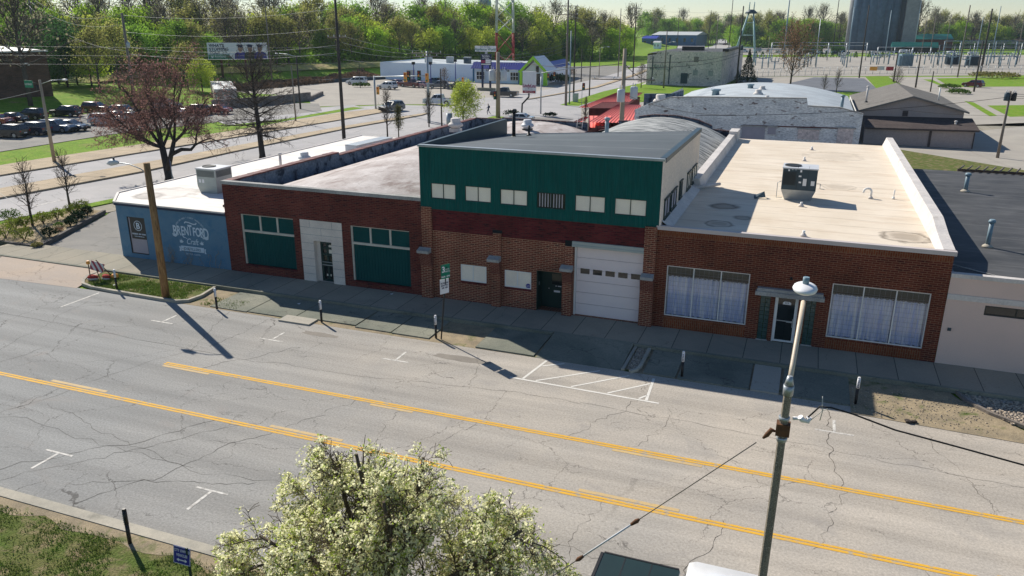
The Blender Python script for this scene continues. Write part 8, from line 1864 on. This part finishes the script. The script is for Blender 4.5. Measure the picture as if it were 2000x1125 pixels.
# overhead gantry signals
def signal(label, px, py, Y, s=1.0, face=True, mat='black'):
    c = atY(px, py, Y); t = thing('traffic_signal', label, 'traffic signal', (c.x,c.y,c.z)); mb = MB(); mb.box(-.22*s,.22*s,-.12*s,.12*s,-.62*s,.62*s); b = mb.build('housing', MAT[mat], t, world=False)
    for k, m_ in enumerate(('red_lens','orange','signgreen')):
        mb = MB(); mb.tube([(0,-.125*s,.4*s-.4*s*k),(0,-.16*s,.4*s-.4*s*k)], .13*s, 10); mb.build('lens', MAT[m_], b, world=False)
    return t
t = thing('signal_gantry', 'grey steel signal mast arm spanning left of the steel pole', 'signal mast', tuple(at(734,214,0)))
b = at(734,214,0); Yg = b.y; pd_ = at(838,240,0); mb = MB(); hg = htop(b,730,148); mb.tube([(b.x,b.y,0),(b.x,b.y,hg)], .16, 8); mb.build('post', MAT['galv'], t); mb = MB(); z2 = htop(pd_,826,148); mb.tube([(b.x,b.y,hg-.15),(pd_.x,pd_.y,z2)], .09, 6); mb.build('beam', MAT['galv'], t)
for u, dz, l, m_ in ((.62,.1,'yellow-backed signal hanging left on the gantry','orange'),(.68,.3,'black signal hanging on the gantry beside the yellow one','black'),(.86,.35,'black signal hanging nearest the steel pole','black')):
    q = Vector((b.x,b.y,hg-.3)).lerp(Vector((pd_.x,pd_.y,z2-.3)), u); s_ = thing('traffic_signal', l, 'traffic signal', (q.x,q.y,q.z+dz)); mb = MB(); mb.box(-.24,.24,-.15,.15,-.7,.7); hs = mb.build('housing', MAT[m_], s_, world=False)
    for k, mm in enumerate(('red_lens','orange','signgreen')): mb = MB(); mb.tube([(0,-.155,.42-.42*k),(0,-.2,.42-.42*k)], .14, 10); mb.build('lens', MAT[mm], hs, world=False)
for px, py, pyb, s, l, m_ in ((834,152,0,1.0,'yellow signal fixed high on the steel pole','orange'),(738,177,0,1.0,'yellow signal fixed low on the gantry post','orange'),(904,157,0,1.0,'small signal standing before the dark blue pickup','orange'),(967,186,0,1.0,'black signal at the foot of the transformer pole','black'),(1071,150,0,.9,'left black signal under the mast arm by the gable','black'),(1083,147,0,.9,'right black signal under the mast arm by the gable','black'),(1140,169,0,1.0,'black signal on the thin post at the corner lawn','black')):
    Y_ = {834:at(838,240,0).y-.3, 738:Yg-.3, 904:at(903,182,0).y, 967:at(973,231,0).y-.4, 1071:at(1056,222,0).y+4.5, 1083:at(1056,222,0).y+7, 1140:at(1136,206,0).y}[px]
    signal(l, px, py, Y_, s, True, m_)
for px, py, ty, l in ((1136,206,160,'thin signal post on the corner lawn'),(903,182,155,'thin signal post before the dark blue pickup'),(969,230,170,'thin signal post left of the transformer pole')): pole(l, px, py, px, ty, .06, 'galv', name='signal_pole', cat='signal pole')
t = thing('control_cabinet', 'grey signal control cabinet on the corner lawn', 'cabinet', tuple(at(1124,199,0))); mb = MB(); mb.box(-.45,.45,-.35,.35,0,1.6); mb.build('cabinet', MAT['galv'], t, world=False); mb = MB(); mb.box(-.4,.4,-.37,-.352,.1,1.5); mb.build('door', MAT['hvac'], t, world=False)
t = thing('vent_cylinder', 'pale tall steel cylinder beside the yellow-green tree', 'flue', tuple(at(878,252,0))); mb = MB(); mb.cyl((0,0), .42, 0, htop(at(878,252,0),878,221), 12); mb.build('flue', MAT['galv'], t, world=False)
mb = MB()
def topof(t, dz=0.0, dx=0.0, dy=0.0): return Vector((t.location.x+dx, t.location.y+dy, t['h']-dz))
lw = lambda l, a, b, r=.012, mat='wire', sag=None: wire('overhead_wire', l, [a, b], r, mat, 'overhead wires between the poles', (a-b).length*.022 if sag is None else sag, 14)
for k, dz in enumerate((.1,1.5,5.0)):
    lw('overhead wire from the double-armed pole to the tall leaning pole', topof(pU, .2+.7*k, 1.2-k), topof(pB, dz), .016, 'wire_pale')
for k, dz in enumerate((.3,2.5,4.5,5.4)):
    lw('overhead wire from the leaning pole to the tallest dark pole', topof(pB, dz), topof(pC, 1.0+dz*1.0), .018, 'wire_pale')
for k, dz in enumerate((4.4,5.2,6.0,7.2)):
    lw('overhead wire from the tallest dark pole to the steel signal pole', topof(pC, dz, .6), topof(pD, .0+.35*k, .8-.6*k), .016, 'wire_pale')
for k, dz in enumerate((.2,.6,1.2)): lw('overhead wire from the steel signal pole to the transformer pole', topof(pD, dz, .5*k), topof(pF, .2+.5*k), .014)
for k, dz in enumerate((.5,1.0,1.6)): lw('overhead wire from the transformer pole to the tall corner pole', topof(pF, dz), topof(pH, 7.0+.6*k), .014)
lw('thick black cable crossing behind the appliance store sign', topof(pF, .5), topof(pM, 1.4), .035, 'rubber'); lw('thick black cable from the transformer pole to the warehouse', topof(pM, 1.4), Vector(atY(1292,123,195.0)), .04, 'rubber')
for k, (za, zb) in enumerate(((5.0,8.3),(4.4,7.7))): lw('pair of black cables passing in front of the block warehouse', topof(pM, 1.2+.6*k), topof(pQ, 10.2+.6*k), .035, 'rubber', .9)
for k in range(2): lw('cable from the warehouse corner pole toward the right', topof(pQ, 10.2+.6*k), Vector((24,246,8.6-.6*k)), .035, 'rubber', 1.0); lw('cable along the yard road at the right', Vector((24,246,8.6-.6*k)), Vector((75,262,9.4-.6*k)), .035, 'rubber', .5)
lw('slack dark wire over the painted brick wall', topof(pM, 4.4), Vector((-6,71.0,6.4)), .02, 'rubber', .6); lw('slack dark wire from the painted wall to the right-hand pole', Vector((-9.5,72.0,6.1)), topof(pR, .6), .022, 'rubber', .5)
for k in range(3): lw('dark wire leaving the right-hand pole', topof(pR, .3+.25*k), Vector((46,100+k*6,8.0)), .018, 'rubber', .3)
lw('dark wire from the right-hand pole to the gable roof', topof(pR, 2.6), Vector((8,112,4.0)), .014, 'rubber', .3)
for k in range(3):
    lw('long thin wire crossing high in front of the school', Vector((-150,62,9.2+1.35*k)), topof(pC, 7.6-.9*k), .013, 'wire', .5)
lw('pale span wire from the pale pole down to the left', topof(pA, 1.0), Vector((-78,40,4.5)), .02, 'wire_pale', .15); lw('pale span wire crossing the west road at the left', Vector((-86,51,6.4)), Vector((-50.4,38.2,1.2)), .015, 'wire_pale', .1)
for k in range(2): lw('overhead wire from the tall corner pole up the road', topof(pH, 1.0+1.4*k), topof(pN, 1.0+1.2*k), .02); lw('overhead wire from the pole up the road to the far warehouse pole', topof(pN, 1+1.0*k), topof(pQ, 1+1.0*k), .02)

# ------------------------------------------------------------------ substation
gpo = 'tall slim poles around the substation'
for k, (bx, by, tx, ty, r, m_) in enumerate(((1678,152,1700,10,.20,'wood_dark'),(1745,160,1755,103,.2,'wood_dark'),(1788,171,1799,105,.2,'wood_dark'),(1817,179,1829,139,.14,'wood_dark'),(1902,179,1925,80,.2,'wood_dark'),(1915,142,1939,17,.32,'wood_dark'),(1653,132,1668,14,.2,'steel_blue'),(1726,124,1743,20,.2,'steel_blue'),(1798,112,1811,27,.2,'wood_grey'),(1815,112,1828,30,.2,'wood_grey'),(1845,106,1855,28,.2,'wood_grey'),(1870,151,1882,10,.2,'wood_grey'),(1906,112,1919,32,.2,'steel_blue'),(1934,124,1964,12,.2,'steel_blue'),(1986,110,1995,32,.2,'wood_grey'),(1784,100,1796,2,.28,'hvac_top'),(1592,128,1605,36,.16,'galv'),(1625,108,1638,0,.22,'wood_dark'),(1540,108,1547,26,.22,'wood_dark'),(1530,112,1541,0,.36,'steel_blue'),(1422,110,1433,0,.2,'wood_dark'),(1500,104,1504,70,.15,'wood_pale'),(1383,98,1388,20,.22,'wood_dark'),(1398,96,1402,28,.22,'wood_grey'),(1322,98,1327,20,.2,'wood_dark'))):
    if ty <= 1: ty = -14
    pos = ['nearest the dark lot','at the edge of the yard road','beside the gable roof ridge','carrying a small square sign','behind the maroon hatchback','thickest and darkest at the right','at the left of the transformer yard','in front of the brick hall','left of the green gable','second right of the green gable','third right of the green gable','standing on the lawn edge','behind the steel frames','rightmost but one','rightmost of all','white, far behind the green roof','slim, before the low hedge','dark, left of the grain elevator','dark, behind the tan budding tree','thick teal steel, beside the dark one','behind the warehouse corner','short and pale before the undergrowth','left of the far road','right of the far road end','before the navy warehouse'][k]
    pole('tall slim pole by the substation, '+pos, bx, by, tx, ty, r, m_, (), 'utility_pole', 'utility pole', gpo, taper=.7)
# four-legged steel tower
q = at(1452,121,0); t = thing('steel_tower', 'tapering four-legged blue-grey steel tower left of the substation', 'tower', (q.x,q.y,0)); ux = Vector((q.y,-q.x,0)).normalized(); uy = Vector((q.x,q.y,0)).normalized(); hT = htop(q,1457,25); w0 = 20/1527*q.length; mb = MB()
def tl_(sx, sy, u): k = w0*(1-.80*u); p = q+ux*(sx*k+u*1.2)+uy*sy*k; return (p.x,p.y,u*hT)
for sx, sy in ((-1,-1),(1,-1),(1,1),(-1,1)): mb.tube([tl_(sx,sy,-.01),tl_(sx,sy,1.0)], [.42,.3], 6)
for sx in (-1,1): p = tl_(sx,0,1.0); mb.tube([p,(p[0],p[1],p[2]+4)], .2, 5)
for u in (.3,.55,.8,1.0):
    for (ax,ay),(bx_,by_) in (((-1,-1),(1,-1)),((1,-1),(1,1)),((1,1),(-1,1)),((-1,1),(-1,-1))): mb.tube([tl_(ax,ay,u),tl_(bx_,by_,u)], .1, 4)
mb.build('frame', MAT['steel_teal'], t); mb = MB(); p = tl_(0,0,1.0); mb.lathe(p, [(2.2,-.3),(2.4,0),(1.0,1.2)], 8); mb.build('top_platform', MAT['hvac_d'], t)
# bus gantries on posts
def gantry(label, pxs, pyb, pyt, r=.22, mat='steel_blue', beams=(0,)):
    b0 = at(pxs[0],pyb,0); t = thing('bus_gantry', label, 'gantry', (b0.x,b0.y,0)); tops = []
    for px in pxs:
        b = at(px,pyb,0); z = htop(b,px,pyt); tops.append(Vector((b.x,b.y,z))); mb = MB(); mb.tube([(b.x,b.y,0),(b.x,b.y,z)], r, 6); mb.build('post', MAT[mat], t)
    for dz in beams: mb = MB(); mb.tube([p-Vector((0,0,dz)) for p in tops], r*.7, 6); mb.build('beam', MAT[mat], t)
    return t
gantry('long low bus gantry along the left part of the substation', (1470,1500,1530,1560,1593), 132, 97, .18)
gantry('long high bus gantry running behind the tan budding tree', (1505,1560,1615,1650,1690), 118, 83, .2, 'galv', (0,1.2))
gantry('dense dark bus gantry at the right of the substation', (1830,1860,1890,1920,1950,1985), 126, 88, .22, 'hvac_d', (0,2.0,4.0))
gantry('second dense bus gantry behind the transformers', (1840,1872,1905,1940,1980), 116, 80, .22, 'steel_blue', (0,2.5))
gantry('tall pale strung frame at the far right of the substation', (1870,1898,1926,1955,1990,2025), 122, 84, .16, 'galv', (0,1.5,3.0))
gantry('low dense bus frame in front of the dark transformers', (1822,1838,1856,1874,1892,1910,1930,1950,1970), 133, 103, .15, 'steel_blue', (0,1.2))
gantry('dark strung frame left of the big transformer', (1700,1716,1734,1752), 126, 100, .16, 'steel_blue', (0,1.4))
gantry('pale bus frame before the brick hall', (1712,1745,1780,1815), 117, 92, .2, 'galv', (0,))
rng = random.Random(44); ks = 0
for k, (px, py) in enumerate([(1475,128),(1488,134),(1500,127),(1512,136),(1560,120),(1577,131),(1583,126),(1570,132),(1660,122),(1705,122),(1712,126),(1735,125),(1645,126),(1642,121),(1648,129),(1760,118),(1790,122),(1805,126),(1818,124),(1832,128),(1846,122),(1858,130),(1872,126),(1884,131),(1897,124),(1912,130),(1926,128),(1940,124),(1953,130),(1968,126),(1982,131)]):
    q = at(px,py,0); h = rng.uniform(3.6,5.4); t = thing('insulator_stand', 'steel stand with pale insulators in the substation yard', 'insulator stand', (q.x,q.y,0), rng.uniform(0,.6), 'insulator stands in the substation'); mb = MB(); mb.tube([(0,0,0),(0,0,h*.62)], .22, 6); mb.box(-1.3,1.3,-.12,.12,h*.62,h*.62+.25); mb.build('stand', MAT['steel_blue'], t, world=False)
    for x in (-1.1,0,1.1): mb = MB(); mb.lathe((x,0,h*.62+.25), [(.16,0),(.22,.3),(.14,.6),(.2,.9),(.1,1.2)], 6); mb.build('insulator', MAT['galv'], t, world=False)
for k, (px, py, s, l) in enumerate(((1767,131,1.0,'big blue-grey transformer with cooling ribs in the substation'),(1858,128,.85,'left of the two dark transformers at the right of the substation'),(1898,130,.85,'right of the two dark transformers at the right of the substation'))):
    q = at(px,py,0); t = thing('power_transformer', l, 'transformer', (q.x,q.y,0), R_(12)); mt = 'steel_blue' if k == 0 else 'hvac_d'; mb = MB(); mb.box(-2.0*s,2.0*s,-1.6*s,1.6*s,.3,4.4*s); mb.build('tank', MAT[mt], t, world=False); mb = MB()
    for j in range(9): mb.box(-1.9*s+j*.45*s,-1.72*s+j*.45*s,-2.1*s,-1.61*s,.6,3.9*s)
    for j in range(7): mb.box(-2.6*s,-2.01*s,-1.4*s+j*.42*s,-1.22*s+j*.42*s,.6,3.9*s)
    mb.build('cooling_ribs', MAT[mt], t, world=False); mb = MB(); mb.tube([(-2.4*s,.4*s,5.4*s),(-.2*s,.4*s,5.6*s)], .5*s, 10); mb.build('conservator', MAT['hvac_top'], t, world=False)
    for x in (-.2,.6,1.4): mb = MB(); mb.lathe((x*s,-.4*s,4.4*s), [(.25*s,0),(.3*s,.4*s),(.18*s,.8*s),(.25*s,1.1*s),(.1*s,1.6*s)], 7); mb.build('bushing', MAT['hvac_top'], t, world=False)
# chain-link fence round the yard (posts, rails and wire mesh)
t = thing('chain_link_fence', 'chain-link fence along the front of the substation', 'fence', tuple(at(1445,152,0))); pts = [at(px,py,0) for px, py in ((1445,152),(1500,150),(1560,148),(1620,146),(1690,145),(1760,144),(1830,144),(1900,144),(1970,143),(2080,142))]
mb = MB(); rl = MB(); nt_ = MB()
for a, b in zip(pts, pts[1:]):
    n = 5
    for k in range(n): p = a.lerp(b,k/n); mb = MB(); mb.tube([(p.x,p.y,0),(p.x,p.y,2.3)], .06, 4); mb.build('post', MAT['galv'], t)
    for z in (.15,1.2,2.2): rl.tube([(a.x,a.y,z),(b.x,b.y,z)], .035, 4)
    m_ = int((b-a).length/.8)
    for k in range(m_): p, p2 = a.lerp(b,k/m_), a.lerp(b,(k+1)/m_); nt_.tube([(p.x,p.y,.1),(p2.x,p2.y,2.2)], .012, 3, cap=False); nt_.tube([(p2.x,p2.y,.1),(p.x,p.y,2.2)], .012, 3, cap=False)
rl.build('rails', MAT['galv'], t); nt_.build('wire_mesh', MAT['galv'], t)
for px, py, m_, l in ((1706,134,'orange','yellow sign panel on the substation fence'),(1720,133,'hvac_top','pale sign panel on the substation fence'),(1738,134,'red','red sign panel on the substation fence')):
    q = at(px,147,0); c = atY(px,py,q.y-.3); mb = MB(); mb.box(-1.0,1.0,-.04,.04,-.55,.55); o = mb.build('fence_sign', MAT[m_], None, world=False); o.location = c; tag(o, l, 'sign')
# low hedge and clipped cones beyond the yard
lf = None
for k, (px0, px1, l) in enumerate(((1568,1606,'left dense clipped hedge before the parked vehicles'),(1622,1650,'right dense clipped hedge before the parked vehicles'))):
    a, b = at(px0,104,0), at(px1,104,0); c = (a+b)/2; t = thing('hedge', l, 'hedge', (c.x,c.y,0)); rng = random.Random(300+k); mb = MB(); d = (b-a)
    for _ in range(900): p = a+d*rng.random()-c; mb.leaf((p.x,p.y+rng.uniform(-1.2,1.2),rng.uniform(0,3.0)), rng.uniform(.5,1.0), rng)
    mb.build('foliage', MAT['w_dark'], t, world=False)
for k, px in enumerate((1476,1489,1591,1604,1613,1625,1637,1671,1697,1723,1735)):
    q = at(px,112,0); t = thing('conical_shrub', 'small dark conical shrub in the row beyond the substation yard', 'shrub', (q.x,q.y,0), 0, 'row of conical shrubs beyond the substation'); rng = random.Random(400+k); mb = MB()
    for _ in range(160): u = rng.random(); a = rng.uniform(0,6.28); r = .9*(1-u)**.6; mb.leaf((r*math.cos(a),r*math.sin(a),2.6*u), .5, rng)
    mb.build('foliage', MAT['w_dark'], t, world=False)
q = at(1828,140,0); 
# ------------------------------------------------------------------ thin spring haze
mb = MB(); mb.box(-900, 900, -60, 1300, -1.2, 62)
hz = mb.build('haze', MAT['wire'], None, kind='stuff'); hz['label'] = 'thin pale haze over the whole neighbourhood'; hz['category'] = 'haze'
hm = bpy.data.materials.new('haze_volume'); hm.use_nodes = True; hn = hm.node_tree; hn.nodes.clear()
ho = hn.nodes.new('ShaderNodeOutputMaterial'); hv = hn.nodes.new('ShaderNodeVolumePrincipled'); hv.inputs['Color'].default_value = (.72,.88,1.0,1); hv.inputs['Density'].default_value = .00010; hv.inputs['Anisotropy'].default_value = .2
hn.links.new(hv.outputs[0], ho.inputs['Volume']); hz.data.materials.clear(); hz.data.materials.append(hm)
